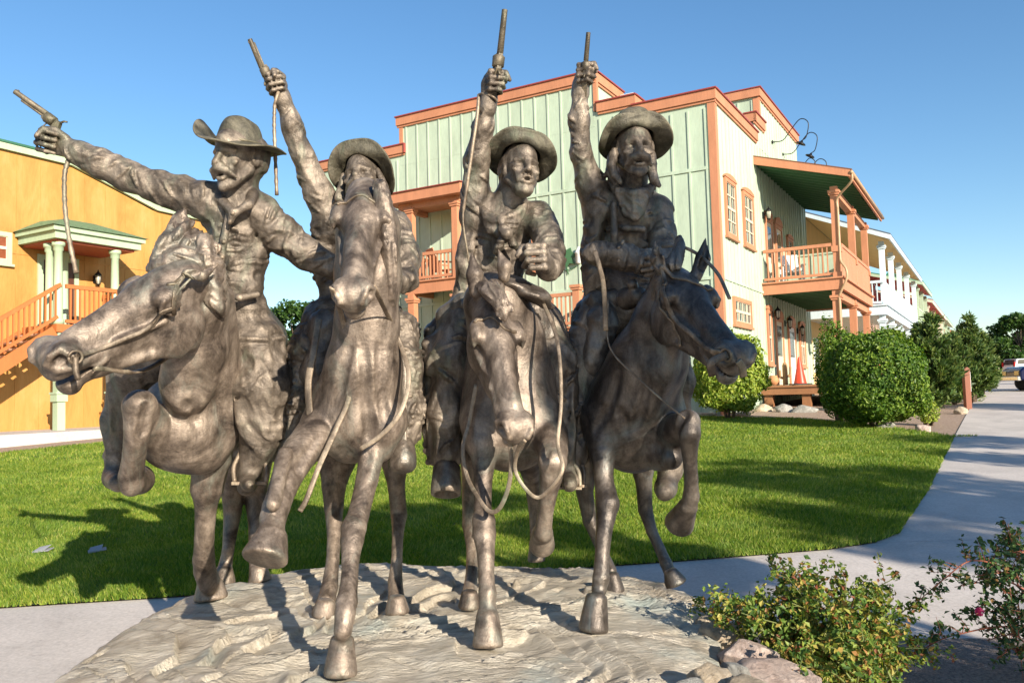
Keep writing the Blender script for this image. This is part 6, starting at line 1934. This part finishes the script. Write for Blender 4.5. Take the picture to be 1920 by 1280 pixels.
# ------------------------------------------------------------------ houses further up the street
def street_house(y0, y1, wallm, trimm, roofm, zf, ze, label, posts, ridge=1.35, xe=3.0, basez=1.0, floorm=None, railm=None, wall2=None, winm=None):
    o = local(GC, 0, y0); bz = float(zt(o[1]))
    root = empty('street_house', (o[0], o[1], bz), label, 'house', 'houses along the sidewalk', -YAW)
    off = (0, -y0, -bz); L = y1 - y0
    m = MB(); m.box(-9, -.3, y0, y1, bz - .4, ze + ridge - .1); m.build('wall', wallm, root, off=off)
    m = MB(); s = -ridge / (xe + .3)
    z = lambda x: ze + ridge + s * (x + .3)
    m.prism([(-.3, y0 - .2, z(-.3)), (xe, y0 - .2, z(xe)), (xe, y0 - .2, z(xe) + .06), (-.3, y0 - .2, z(-.3) + .06)], (0, L + .4, 0))
    m.prism([(-9, y0 - .1, ze + ridge + .5), (-.3, y0 - .1, ze + ridge), (-.3, y0 - .1, ze + ridge + .06), (-9, y0 - .1, ze + ridge + .56)], (0, L + .2, 0))
    r = m.build('roof', roofm, root, off=off)
    m = MB(); m.prism([(-.3, y0 - .22, z(-.3) - .16), (xe, y0 - .22, z(xe) - .18), (xe, y0 - .22, z(xe) - .003), (-.3, y0 - .22, z(-.3) - .003)], (0, .05, 0)); m.box(xe - .06, xe, y0 - .17, y1 + .2, z(xe) - .2, z(xe) - .003); m.build('fascia', trimm, r, off=off)
    m = MB(); m.prism([(-.28, y0 - .16, z(-.3) - .10), (xe - .07, y0 - .16, z(xe) - .13), (xe - .07, y0 - .16, z(xe) - .11), (-.28, y0 - .16, z(-.3) - .08)], (0, L + .3, 0)); m.build('soffit', wall2 or wallm, r, off=off)
    m = MB(); m.box(-.3, 2.7, y0, y1, zf - .35, zf); m.box(-.3, 2.78, y0 - .06, y1 + .06, zf + .002, zf + .06); b = m.build('balcony', trimm, root, off=off)
    m = MB(); rail(m, (2.6, y0 + .1), (2.6, y1 - .1), zf + .1, zf + 1.0, .13); m.build('railing', railm or trimm, b, off=off)
    m = MB(); rail(m, (-.25, y0 + .05), (2.55, y0 + .05), zf + .1, zf + 1.0, .16); m.build('railing', railm or trimm, b, off=off)
    for y in posts:
        m = MB(); post(m, 2.6, y, zf + .062, ze - .0 - .15, .10, .3); m.build('post', trimm, root, off=off)
        m = MB(); post(m, 2.5, y, bz - .2, zf - .352, .11, .3); m.build('post', trimm, root, off=off)
    for i, y in enumerate(np.arange(y0 + 1.2, y1 - 1.2, 2.6)):
        for zz in (zf + .9, bz + 1.0):
            m = MB(); m.box(-.3, -.24, y - .1, y + 1.0, zz - .1, zz + 1.35); f_ = m.build('window', trimm, root, off=off)
            m = MB(); m.box(-.24, -.225, y, y + .9, zz, zz + 1.25); m.build('pane', PANE, f_, off=off)
    return root


OCH = wood('pale yellow boards', (.58, .40, .16)); BLUEW = wood('pale blue white paint', (.56, .66, .72)); GREYR = simple('grey metal roof', (.13, .15, .19), .4, .3)
GRNR = simple('green metal roof', (.06, .22, .12), .4, .3); REDW = wood('red boards', (.45, .05, .045)); SAGE = wood('sage trim', (.40, .50, .36)); CREAM = wood('cream boards', (.62, .56, .45))
h2 = street_house(13.2, 29.0, OCH, BLUEW, GREYR, 4.62, 7.32, 'ochre house with pale blue posts and a long upper balcony beyond the green building', (13.5, 16.8, 20.3, 24.2, 28.6), railm=BLUEW, wall2=OCH)
m = MB(); m.box(-6, -.28, -.1, .0, 6.9 - 1.0, 9.2 - 1.0)
for i in range(12): pass
lantern(h2, 2.3, .1, 3.55 - float(h2.location.z), (0, 0, 0), 0, -1)
street_house(30.2, 37.6, REDW, SAGE, GRNR, 4.9, 7.25, 'red house under a green roof with sage posts up the street', (30.5, 34, 37.3), ridge=.9)
street_house(38.4, 56.0, REDW, CREAM, simple('dull red roof', (.22, .08, .07), .5), 4.4, 6.9, 'red house with a cream edged lean-to roof further up the street', (39, 45, 51, 55.5), ridge=.9)
street_house(57.5, 70, CREAM, SAGE, GRNR, 4.6, 7.0, 'cream house with a green roof far up the street', (58, 64, 69), ridge=.8)
street_house(71.5, 96, CREAM, SALMON, simple('brown roof', (.2, .12, .08), .5), 4.4, 6.6, 'last pale house with a brown roof at the end of the row', (72, 80, 88, 95), ridge=.8)
def cupola():
    o = local(GC, .6, 44.5); root = empty('turret', (o[0], o[1], 7.2), 'small green and cream turret rising over the red house', 'turret', None, -YAW)
    m = MB(); m.box(-.7, .7, -.7, .7, 0, 2.2); m.box(-.85, .85, -.85, .85, 1.2, 1.35); m.build('wall', SAGE, root)
    m = MB(); m.add([(-.9, -.9, 2.2), (.9, -.9, 2.2), (.9, .9, 2.2), (-.9, .9, 2.2), (0, 0, 3.3)], [(0, 1, 4), (1, 2, 4), (2, 3, 4), (3, 0, 4), (3, 2, 1, 0)]); m.build('roof', GRNR, root)
cupola()


# ------------------------------------------------------------------ yellow building on the left
def yellow_building():
    O2 = (-12.667, 20.506, .75)
    root = empty('wooden_building', O2, 'ochre yellow board building with mint trim and an outside stair', 'building', None, -YAW)
    off = (0, 0, -.75)
    m, nt, b = new_mat('ochre panel boards')
    n = noise_node(nt, 1.6, 8, .7, stretch=(1, 1, .3), dist=.6); r = ramp(nt, n.outputs[0], [(.3, (.34, .165, .035)), (.52, (.44, .225, .058)), (.75, (.50, .285, .10))])
    n2 = noise_node(nt, 26, 6, .75, stretch=(1, 1, .15)); r2 = ramp(nt, n2.outputs[0], [(.3, (.86, .85, .82)), (.62, (1.04, 1.04, 1.04))])
    c = mixc(nt, .8, r.outputs[0], r2.outputs[0], 'MULTIPLY'); nt.links.new(c, b.inputs['Base Color']); b.inputs['Roughness'].default_value = .6
    n3 = noise_node(nt, 40, 4, .6, stretch=(1, 1, .1)); bump(nt, b, n3.outputs[0], .25, .006)
    OY = m; MINT = wood('mint trim', (.36, .46, .31), .10); RUST = wood('rust red rail', (.42, .13, .035)); SHIN = simple('green shingles', (.12, .19, .10), .8, var=.4, scale=14, bmp=.8, bscale=20, bdist=.03)
    mb = MB()
    mb.prism([(0, -9, .5), (0, 6.6, .5), (0, 6.6, 7.25), (0, 4.3, 7.30), (0, 1.75, 8.06), (0, -9, 8.12)], (-9, 0, 0))
    y = -8.8
    while y < 6.5:
        top = float(np.interp(y, [-9, 1.75, 4.3, 6.6], [8.10, 8.04, 7.28, 7.24]))
        mb.box(0, .012, y - .012, y + .012, .95, top - .02); y += .61
    mb.box(0, .014, -9, 6.6, 5.48, 5.52)
    mb.build('wall', OY, root, off=off)
    mb = MB(); tp = [(-9.05, 8.30), (1.75, 8.24), (4.4, 7.48), (6.7, 7.44)]
    for (a, za), (b_, zb) in zip(tp[:-1], tp[1:]): mb.prism([(0, a, za - .17), (0, b_, zb - .17), (0, b_, zb), (0, a, za)], (.10, 0, 0))
    mb.build('roof_trim', MINT, root, off=off)
    mb = MB()
    for (a, za), (b_, zb) in zip(tp[:-1], tp[1:]): mb.prism([(.13, a, za + .002), (.13, b_, zb + .002), (.13, b_, zb + .06), (.13, a, za + .06)], (-9.1, 0, 0))
    mb.build('roof', simple('dark green metal', (.05, .15, .09), .4, .2), root, off=off)
    fr = window_y(root, 0, -.75, .10, 5.30, 5.88, off, MINT, ped=False, cols=2, rows=2, pane=simple('brown pane', (.2, .06, .03), .15, bmp=0))
    # porch
    mb = MB(); mb.box(.02, 1.62, .38, 2.74, 5.72, 5.90); mb.box(0.02, 1.70, .30, 2.82, 5.902, 6.02)
    pr = mb.build('porch_roof', MINT, root, off=off)
    mb = MB(); A = [(0.02, .24, 6.022), (1.76, .24, 6.022), (1.76, 2.88, 6.022), (.02, 2.88, 6.022)]; T = [(.02, .95, 6.42), (.75, 1.15, 6.42), (.75, 1.95, 6.42), (.02, 2.2, 6.42)]
    mb.add(A + T, [(0, 1, 5, 4), (1, 2, 6, 5), (2, 3, 7, 6), (4, 5, 6, 7), (3, 2, 1, 0)]); mb.build('shingles', SHIN, pr, off=off)
    mb = MB(); mb.box(.04, 1.50, .5, 2.62, 5.66, 5.719); mb.build('soffit', wood('red soffit', (.35, .08, .04)), pr, off=off)
    for (x, y_) in ((1.36, .62), (1.0, .62), (1.36, 2.15), (.25, 1.45)):
        mb = MB(); post(mb, x, y_, 3.62, 5.66, .105, round_=True); mb.build('column', MINT, root, off=off)
    for y_ in (.66, 2.12):
        mb = MB(); mb.box(1.26, 1.46, y_ - .10, y_ + .10, .9, 3.4); mb.box(1.22, 1.50, y_ - .14, y_ + .14, 1.72, 1.90); mb.box(1.2, 1.52, y_ - .16, y_ + .16, 1.902, 1.95); mb.build('post', WHITEP if False else MINT, root, off=off)
    mb = MB(); mb.box(1.462, 1.47, .56, .80, 2.0, 2.28); ns = mb.build('notice', simple('white notice', (.8, .8, .8), .5, bmp=0), root, off=off)
    mb = MB(); mb.box(1.4702, 1.4722, .59, .77, 2.06, 2.085); mb.build('notice_line', simple('red print', (.5, .08, .08), .5, bmp=0), ns, off=off)
    mb = MB(); mb.box(.02, 1.5, .5, 2.7, 3.42, 3.62); mb.build('landing', RUST, root, off=off)
    mb = MB(); rail(mb, (1.46, .75), (1.46, 2.65), 3.66, 4.62, .12); rail(mb, (.1, 2.66), (1.4, 2.66), 3.66, 4.62, .12); mb.build('railing', RUST, root, off=off)
    # stair running down towards the street
    mb = MB(); n = 14; run = .28; rise = .19
    for i in range(n): mb.box(.05, 1.42, .5 - run * (i + 1), .5 - run * i - .01, 3.58 - rise * (i + 1) - .04, 3.58 - rise * (i + 1))
    stp = mb.build('stair_treads', wood('worn pale treads', (.5, .30, .22)), root, off=off)
    mb = MB(); e = (.5 - run * n, 3.55 - rise * n)
    for x in (.06, 1.44): mb.bar((x, .5, 3.42), (x, e[0], e[1] - .13), .05, .30)
    mb.build('stringer', RUST, root, off=off)
    mb = MB()
    for x in (1.46,):
        mb.bar((x, .62, 4.60), (x, e[0], 4.60 - rise * n - .02), .07, .09); mb.bar((x, .55, 3.80), (x, e[0], 3.80 - rise * n), .05, .07)
        for i in range(32):
            t = i / 31; yy = .5 + (e[0] - .5) * t; z = 3.80 - rise * n * t
            mb.box(x - .018, x + .018, yy - .018, yy + .018, z, z + .78)
    mb.build('railing', RUST, root, off=off)
    mb = MB(); mb.box(0, .06, .88, 1.02, 3.62, 5.55); mb.box(0, .06, 1.021, 1.85, 5.42, 5.55); mb.box(0, .06, 1.86, 1.98, 3.62, 5.55); d = mb.build('door', MINT, root, off=off)
    mb = MB(); mb.box(.002, .03, 1.02, 1.86, 3.62, 5.42); mb.build('door_panel', simple('dark door', (.08, .03, .02), .3), d, off=off)
    lantern(root, .02, 2.45, 5.05, off)
    # yellow painted standpipe low on the wall
    mb = MB(); mb.box(.02, .24, 2.62, 2.98, 1.05, 1.42); mb.tube([(.12, 2.70, 1.4), (.12, 2.70, 1.62), (.2, 2.60, 1.70), (.3, 2.55, 1.72)], .035, 8); mb.tube([(.12, 2.90, 1.4), (.12, 2.90, 1.62), (.2, 3.0, 1.70), (.3, 3.05, 1.72)], .035, 8)
    mb.build('standpipe', OY, root, off=off)


yellow_building()
# raised concrete walk along the yellow wall
def side_walk():
    o = (-12.667, 20.506)
    m = MB()
    q = [local(o, x, y) for x, y in ((.0, -9), (2.7, -9), (2.7, 7.5), (.0, 7.5))]
    m.prism([(p[0], p[1], .60) for p in q], (0, 0, .42)); ob = m.build('pavement', CONC, None, bevel=.02); tag(ob, None, None, None, 'structure')
side_walk()


# =================================================================== plants
def GP(x, y, dy=0):
    g = G(x, y); return (g[0], g[1] + dy, float(zt(g[1] + dy)))
def at_Y(x, Y):
    p = P(x, 700, Y); return (p[0], Y, float(zt(Y)))


shrub('leafy_shrub', at_Y(1366, 20.2), 1.08, .95, 2.45, 'sunlit yellow green rounded shrub at the corner of the green building', LEAF_LIGHT, 15000, .095, 3, .26)
shrub('leafy_shrub', at_Y(1640, 16.6), 1.12, 1.05, 2.15, 'large dense dark green clipped shrub at the lawn edge', LEAF_BUSH, 32000, .070, 5, .15)
shrub('leafy_shrub', at_Y(1572, 18.6), .62, .6, 2.42, 'looser taller shrub tucked behind the left side of the large clipped shrub', LEAF_BUSH, 8000, .07, 8, .3)
shrub('leafy_shrub', at_Y(1736, 17.0), .22, .25, .55, 'tiny yellow green shrub at the right foot of the large clipped shrub', LEAF_LIGHT, 1500, .04, 9, .2)
pine('young_pine', at_Y(1748, 20.5), 2.35, .72, 'dark bushy young pine just right of the large clipped shrub', 2, 26000, 'young pines along the sidewalk', .15, 2)
pine('young_pine', at_Y(1788, 23.5), 1.95, .70, 'young pine in the middle of the row, behind the wooden post', 3, 20000, 'young pines along the sidewalk', .15, 2)
pine('young_pine', at_Y(1822, 24.5), 2.55, .62, 'young pine with a tall thin tip nearest the sidewalk', 4, 22000, 'young pines along the sidewalk', .14, 3)
pine('young_pine', at_Y(1842, 30.0), 2.1, .80, 'farthest young pine at the end of the row beside the sidewalk', 5, 18000, 'young pines along the sidewalk', .17, 2)
def sign_post():
    b = at_Y(1811, 21.5); root = empty('wooden_post', b, 'short reddish brown wooden post with a white tag beside the sidewalk', 'post')
    m = MB(); m.box(-.07, .07, -.07, .07, -.1, 1.02); m.prism([(-.075, -.075, 1.02), (.075, -.075, 1.02), (.0, -.075, 1.08)], (0, .15, 0)); m.build('post', wood('rust post', (.20, .055, .022)), root)
    m = MB(); m.box(.072, .082, -.06, .06, .45, .95); m.build('tag', WHITEP, root)
sign_post()
tree('broadleaf_tree', at_Y(552, 44), 5.2, 2.5, 'dark leafy tree between the first and second riders, behind the low orange wall', nl=9000, leaf=.28, seed=12, trunk_h=.2)
for i, (x, Y, H, R0, lb) in enumerate(((1912, 92, 6.6, 3.0, 'tall dark evergreen at the right edge above the white car'), (1884, 98, 4.7, 1.7, 'smaller dark evergreen just left of the tall one beyond the cars'), (1945, 95, 6.4, 3.4, 'dark evergreen cut by the right edge of the frame'))):
    tree('evergreen_tree', at_Y(x, Y), H, R0, lb, nl=9000, leaf=.42, group='distant evergreens', seed=30 + i, trunk_h=.08, clumps=34, leafm=LEAF_TREE)


def low_wall():
    a = at_Y(470, 40); b = at_Y(620, 42)
    root = empty('low_wall', a, 'low orange block wall seen between the first and second riders', 'wall')
    m = MB(); d = np.array(b) - np.array(a)
    m.bar((0, 0, .25), tuple(d + (0, 0, .25)), .3, 1.9); m.build('blocks', wood('orange wall', (.55, .25, .07)), root)
    m = MB(); m.bar((0, 0, 1.28), tuple(d + (0, 0, 1.28)), .5, .14); m.build('coping', SALMON, root)
low_wall()

# edging stones
for i, (x, y, r_, k, lb) in enumerate(((1432, 770, (.26, .18, .14), 0, 'tan boulder left of two others under the porch edge'), (1470, 771, (.24, .17, .15), 2, 'rounded grey boulder in the middle under the porch edge'), (1508, 772, (.34, .16, .13), 2, 'long grey boulder on the right under the porch edge'),
                                        (1662, 803, (.20, .12, .09), 2, 'flat grey stone at the lawn edge below the clipped shrub'), (1730, 808, (.14, .11, .09), 1, 'small tan stone in the gravel beside the sidewalk'), (1802, 775, (.16, .12, .12), 0, 'pale stone beside the foot of the wooden post'),
                                        (1385, 779, (.30, .14, .07), 1, 'flat pinkish edging stone before the light green shrub'), (1320, 779, (.34, .14, .07), 0, 'flat tan edging stone at the lawn edge near the shaded horse'))):
    g = GP(x, y); o = link('garden_stone', rock_mesh('garden_stone', r_, 70 + i, 3), ROCKS[k]); o.location = (g[0], g[1], g[2] + r_[2] * .4); o.rotation_euler = (0, 0, -.4)
    tag(o, lb, 'stone', 'stones edging the lawn')
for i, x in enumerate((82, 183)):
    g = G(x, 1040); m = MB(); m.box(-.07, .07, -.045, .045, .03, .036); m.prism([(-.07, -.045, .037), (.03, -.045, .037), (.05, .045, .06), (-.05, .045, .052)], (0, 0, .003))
    o = m.build('paper_scrap', simple('shade-toned white paper', (.26, .265, .28), .7, bmp=0)); o.location = (g[0], g[1], g[2] + .01); o.rotation_euler = (.1, -.1, .5 * i)  # white paper, the shade it lies in put into a dim bluish colour
    tag(o, ('crumpled white scrap on the shaded lawn, nearer the left edge', 'crumpled white scrap on the shaded lawn, nearer the first horse')[i], 'scrap', 'white scraps on the lawn')


# rose bushes in the front bed
ROSE = leaf_mat('rose leaves', [(0, (.04, .085, .02)), (.35, (.10, .18, .03)), (.62, (.24, .29, .05)), (.82, (.40, .34, .08)), (.94, (.33, .15, .055)), (1, (.20, .06, .035))], .35, .5)
ROSED = leaf_mat('dark rose leaves', [(0, (.020, .05, .020)), (.5, (.045, .10, .03)), (.85, (.10, .16, .04)), (1, (.2, .10, .04))], .25, .45)
CANE = simple('red cane', (.30, .10, .06), .5)
GCANE = simple('green cane', (.14, .16, .05), .5)


def rose(name, canes, label, lm, per=90, leaf=.022, seed=1, spread=.10, caneM=CANE, extra=None):
    """canes: polylines of points; leaves gather along their upper parts"""
    r = np.random.default_rng(seed)
    o = np.array(canes[0][0]); root = empty(name, o, label, 'rose bush', 'rose bushes in the front bed')
    mb = MB(); cc = []; nn_ = []
    for c in canes:
        q = catmull([np.array(p) - o for p in c], 8)
        mb.tube(q, list(np.linspace(.0055, .0018, len(q))), 6)
        L = np.linalg.norm(np.diff(q, axis=0), axis=1).sum(); k = int(per * max(.4, L / .6))
        # side twigs
        nt_ = max(4, int(L / .05))
        for j in range(nt_):
            t = .15 + .85 * (j + r.random()) / nt_; i = min(len(q) - 2, int(t * (len(q) - 1))); s = q[i]
            d = nrm(unit(r.normal(size=(1, 3)))[0] + (0, 0, .35) + nrm(q[i + 1] - q[i]) * .6); l = spread * r.uniform(.5, 1.4)
            e = s + d * l; mb.tube([s, (s + e) / 2 + (0, 0, .006), e], [.0022, .0016, .001], 4)
            kk = max(4, int(k / nt_)); tt = r.random(kk)
            cc.append(s + d * l * (.25 + .8 * tt[:, None]) + r.normal(size=(kk, 3)) * .013); nn_.append(unit(r.normal(size=(kk, 3)) * .8 + (0, -.25, .6)))
    mb.build('canes', caneM, root)
    cc = np.concatenate(cc); nn_ = np.concatenate(nn_)
    link('leaves', leaf_mesh('leaves', cc, nn_, leaf * r.uniform(.6, 1.35, len(cc)), .62), lm, root)
    if extra is not None:
        for e in extra:
            n = 26; d = unit(r.normal(size=(n, 3)) + (0, -.3, .4)); me = leaf_mesh('flower', d * .014, d + r.normal(size=(n, 3)) * .3, .024, .8)
            f_ = link('flower', me, leaf_mat('pink petals', [(0, (.5, .03, .12)), (1, (.65, .10, .25))]), root); f_.location = Vector(np.array(e) - o)
    return root


def roses():
    r = random.Random(11)
    can = []
    b = P(1560, 1290, 3.75); b[2] = .19
    tips = [(1335, 1142), (1362, 1130), (1378, 1148), (1412, 1160), (1348, 1160), (1398, 1188), (1428, 1205), (1500, 1110), (1460, 1100), (1530, 1120), (1325, 1135), (1350, 1150), (1390, 1110), (1420, 1125), (1446, 1042), (1470, 1070), (1500, 1060), (1530, 1080), (1552, 1056), (1575, 1075), (1600, 1095), (1620, 1110), (1640, 1088), (1655, 1120), (1690, 1060), (1700, 1130),
            (1400, 1180), (1440, 1150), (1480, 1130), (1520, 1150), (1560, 1140), (1600, 1160), (1640, 1170), (1680, 1190), (1720, 1200), (1750, 1215), (1450, 1220), (1500, 1200), (1550, 1210), (1600, 1220), (1650, 1230), (1700, 1240), (1480, 1250), (1540, 1255), (1600, 1265), (1660, 1270), (1430, 1190), (1380, 1165), (1575, 1185), (1625, 1200)]
    for i, (x, y) in enumerate(tips):
        Y = 3.75 + r.uniform(-.35, .45) - (.25 if y > 1180 else 0); e = P(x + r.uniform(-18, 18), y + (r.uniform(0, 22) if y < 1130 else 0), Y)
        s = np.array((b[0] + r.uniform(-.25, .30), b[1] + r.uniform(-.2, .2), .19))
        m = (s + e) / 2 + np.array((r.uniform(-.05, .05), r.uniform(-.05, .05), .09))
        can.append([s, m, e])
    rose('rose_bush', can, 'low spreading rose bush with yellowing and reddish leaves beside the plinth', ROSE, 300, .027, 3, .09, GCANE)
    can = []
    b = np.array((2.72, 3.95, .19))
    for pts in (((1920, 1180), (1790, 1190), (1720, 1222)), ((1915, 1090), (1830, 1050), (1770, 1085), (1718, 1130)), ((1930, 1060), (1900, 1020), (1895, 1010)), ((1930, 1110), (1860, 1090), (1790, 1100)),
                ((1935, 1130), (1890, 1060), (1860, 1045)), ((1940, 1160), (1860, 1145), (1830, 1150)), ((1940, 1200), (1905, 1120), (1880, 1110)), ((1950, 1220), (1900, 1190), (1850, 1200)), ((1950, 1060), (1925, 1035), (1910, 1040)),
                ((1940, 1240), (1900, 1215), (1870, 1235)), ((1945, 1180), (1925, 1150), (1900, 1165)), ((1935, 1100), (1880, 1075), (1835, 1078))):
        q = [P(x, y, 3.95 + r.uniform(-.15, .15)) for x, y in pts]
        can.append([b + np.array((r.uniform(-.1, .3), r.uniform(-.15, .15), 0))] + q)
    fl = [P(1836, 1146, 3.9)]
    rose('rose_bush', can, 'rose bush with long arching red canes and one pink bloom at the right edge', ROSED, 130, .029, 5, .085, CANE, fl)


roses()


# =================================================================== cars
def car(name, loc, rz, label, paint, suv, rear_lights=True):
    root = empty(name, loc, label, 'car' if suv else 'pickup truck', None, rz)
    W = .93; L = 2.35
    if suv: prof = [(-L, .42), (-L, .95), (-L + .06, 1.10), (-L + .28, 1.72), (.55, 1.74), (1.15, 1.18), (2.2, 1.05), (L, .85), (L, .42)]
    else: prof = [(-L - .2, .5), (-L - .2, 1.15), (-.55, 1.15), (-.50, 1.72), (.45, 1.74), (1.0, 1.20), (2.15, 1.10), (L, .92), (L, .50)]
    m = MB(); m.prism([(x, -W, z) for x, z in prof], (0, 2 * W, 0)); m.build('body', paint, root, bevel=.07)
    g = MB()
    if suv: gl = [(-L + .30, 1.16), (-L + .42, 1.64), (.48, 1.66), (.98, 1.19)]
    else: gl = [(-.44, 1.2), (-.42, 1.66), (.40, 1.67), (.84, 1.21)]
    for s in (-1, 1): g.prism([(x, s * (W + .004), z) for x, z in gl], (0, s * .006, 0))
    if suv: g.prism([(-L + .02, -.75, 1.12), (-L + .02, .75, 1.12), (-L + .24, .68, 1.66), (-L + .24, -.68, 1.66)], (-.02, 0, .01))
    g.prism([(1.13, -.78, 1.22), (1.13, .78, 1.22), (.60, .70, 1.70), (.60, -.70, 1.70)], (.02, 0, .02)); g.build('windows', PANE, root)
    tire = simple('tyre', (.03, .03, .03), .8); chrome = simple('chrome', (.6, .6, .62), .2, .9)
    for x in (-1.45, 1.45):
        for s in (-1, 1):
            w_ = MB(); w_.lathe((x, s * (W - .2), .38), (0, s, 0), [(0, .30), (.02, .37), (.20, .38), (.24, .35)], 22); ww = w_.build('wheel', tire, root)
            w_ = MB(); w_.lathe((x, s * (W + .03), .38), (0, s, 0), [(0, .24), (.015, .23), (.02, .08), (.03, .06)], 18)
            for k in range(5):
                a = k * 1.2566; w_.bar((x, s * (W + .05), .38), (x + .21 * math.cos(a), s * (W + .05), .38 + .21 * math.sin(a)), .05, .02, (0, 1, 0))
            w_.build('rim', chrome, ww)
    for s in (-1, 1):
        h_ = MB(); h_.box(L - .12, L + .015, s * .62 - .2, s * .62 + .2, .74, .92); h_.build('headlight', simple('amber lens', (.7, .45, .15), .15), root)
        h_ = MB(); xx = -L - (.2 if not suv else 0); h_.box(xx - .012, xx + .1, s * .82 - .1, s * .82 + .1, .92, 1.4 if suv else 1.1); h_.build('tail_light', simple('red lens', (.5, .02, .02), .15), root)
    b = MB(); b.box(L - .05, L + .10, -.9, .9, .48, .68); b.build('front_bumper', chrome, root, bevel=.03)
    xx = -L - (.2 if not suv else 0); b = MB(); b.box(xx - .10, xx + .05, -.9, .9, .45, .64); b.build('rear_bumper', chrome, root, bevel=.03)
    return root


p = at_Y(1936, 31); car('pickup_truck', (p[0] + 1.35, p[1], p[2]), math.pi - .15, 'dark blue pickup with chrome bumper nosing in at the right edge', simple('dark blue car paint', (.006, .010, .05), .2, .2, bmp=0), False).scale = (.86, .86, .82)
p = at_Y(1906, 88); car('parked_car', (p[0] + 1.3, p[1], p[2]), .15, 'white sport utility car parked beyond the blue pickup', simple('white car paint', (.75, .75, .74), .2, 0, bmp=0), True)

# trees over the visitor's right shoulder, their shade falls on the lawn, the walk and the rightmost horse
for i, (x, y, H, R0, nl, tr) in enumerate(((12.2, -3.0, 7.2, 2.3, 6500, .38), (13.5, 2.8, 6.0, 2.0, 6000, .3), (20, 11, 6.5, 2.2, 6000, .3), (33, 26, 7.5, 2.6, 6000, .3), (13.5, -8.5, 8.6, 2.0, 4500, .5))):
    tree('street_tree', (x, y, float(zt(y))), H, R0, 'leafy street tree by the parking lot whose shade streaks the lawn and walk', nl=nl, leaf=.2, group='street trees by the parking lot', seed=60 + i, trunk_h=tr, clumps=18)


def near_tree():
    base = np.array((7.3, -3.75, 0.0)); at = []
    for c, z, r_ in ((2.45, 5.72, .36), (2.72, 6.15, .38), (2.55, 6.5, .25), (3.0, 5.72, .38), (2.98, 6.35, .3), (2.36, 5.5, .24), (2.75, 5.62, .3), (3.4, 4.95, .42), (3.9, 4.8, .40), (4.4, 4.9, .42), (4.1, 5.5, .45), (3.6, 6.2, .4), (4.5, 6.4, .45)):
        s = -7 + .3 * math.sin(c * 9); at.append((c * .855 - s * .52, c * .52 + s * .855, z + .394 * (-7 - s) * -1 * 0 + .394 * (-s - 7), r_))
    tree('street_tree', tuple(base), 6.2, 2, 'leafy street tree nearest the statue, its branches shading the rightmost horse', nl=5200, leaf=.17, group='street trees by the parking lot', seed=91, at=at)


near_tree()
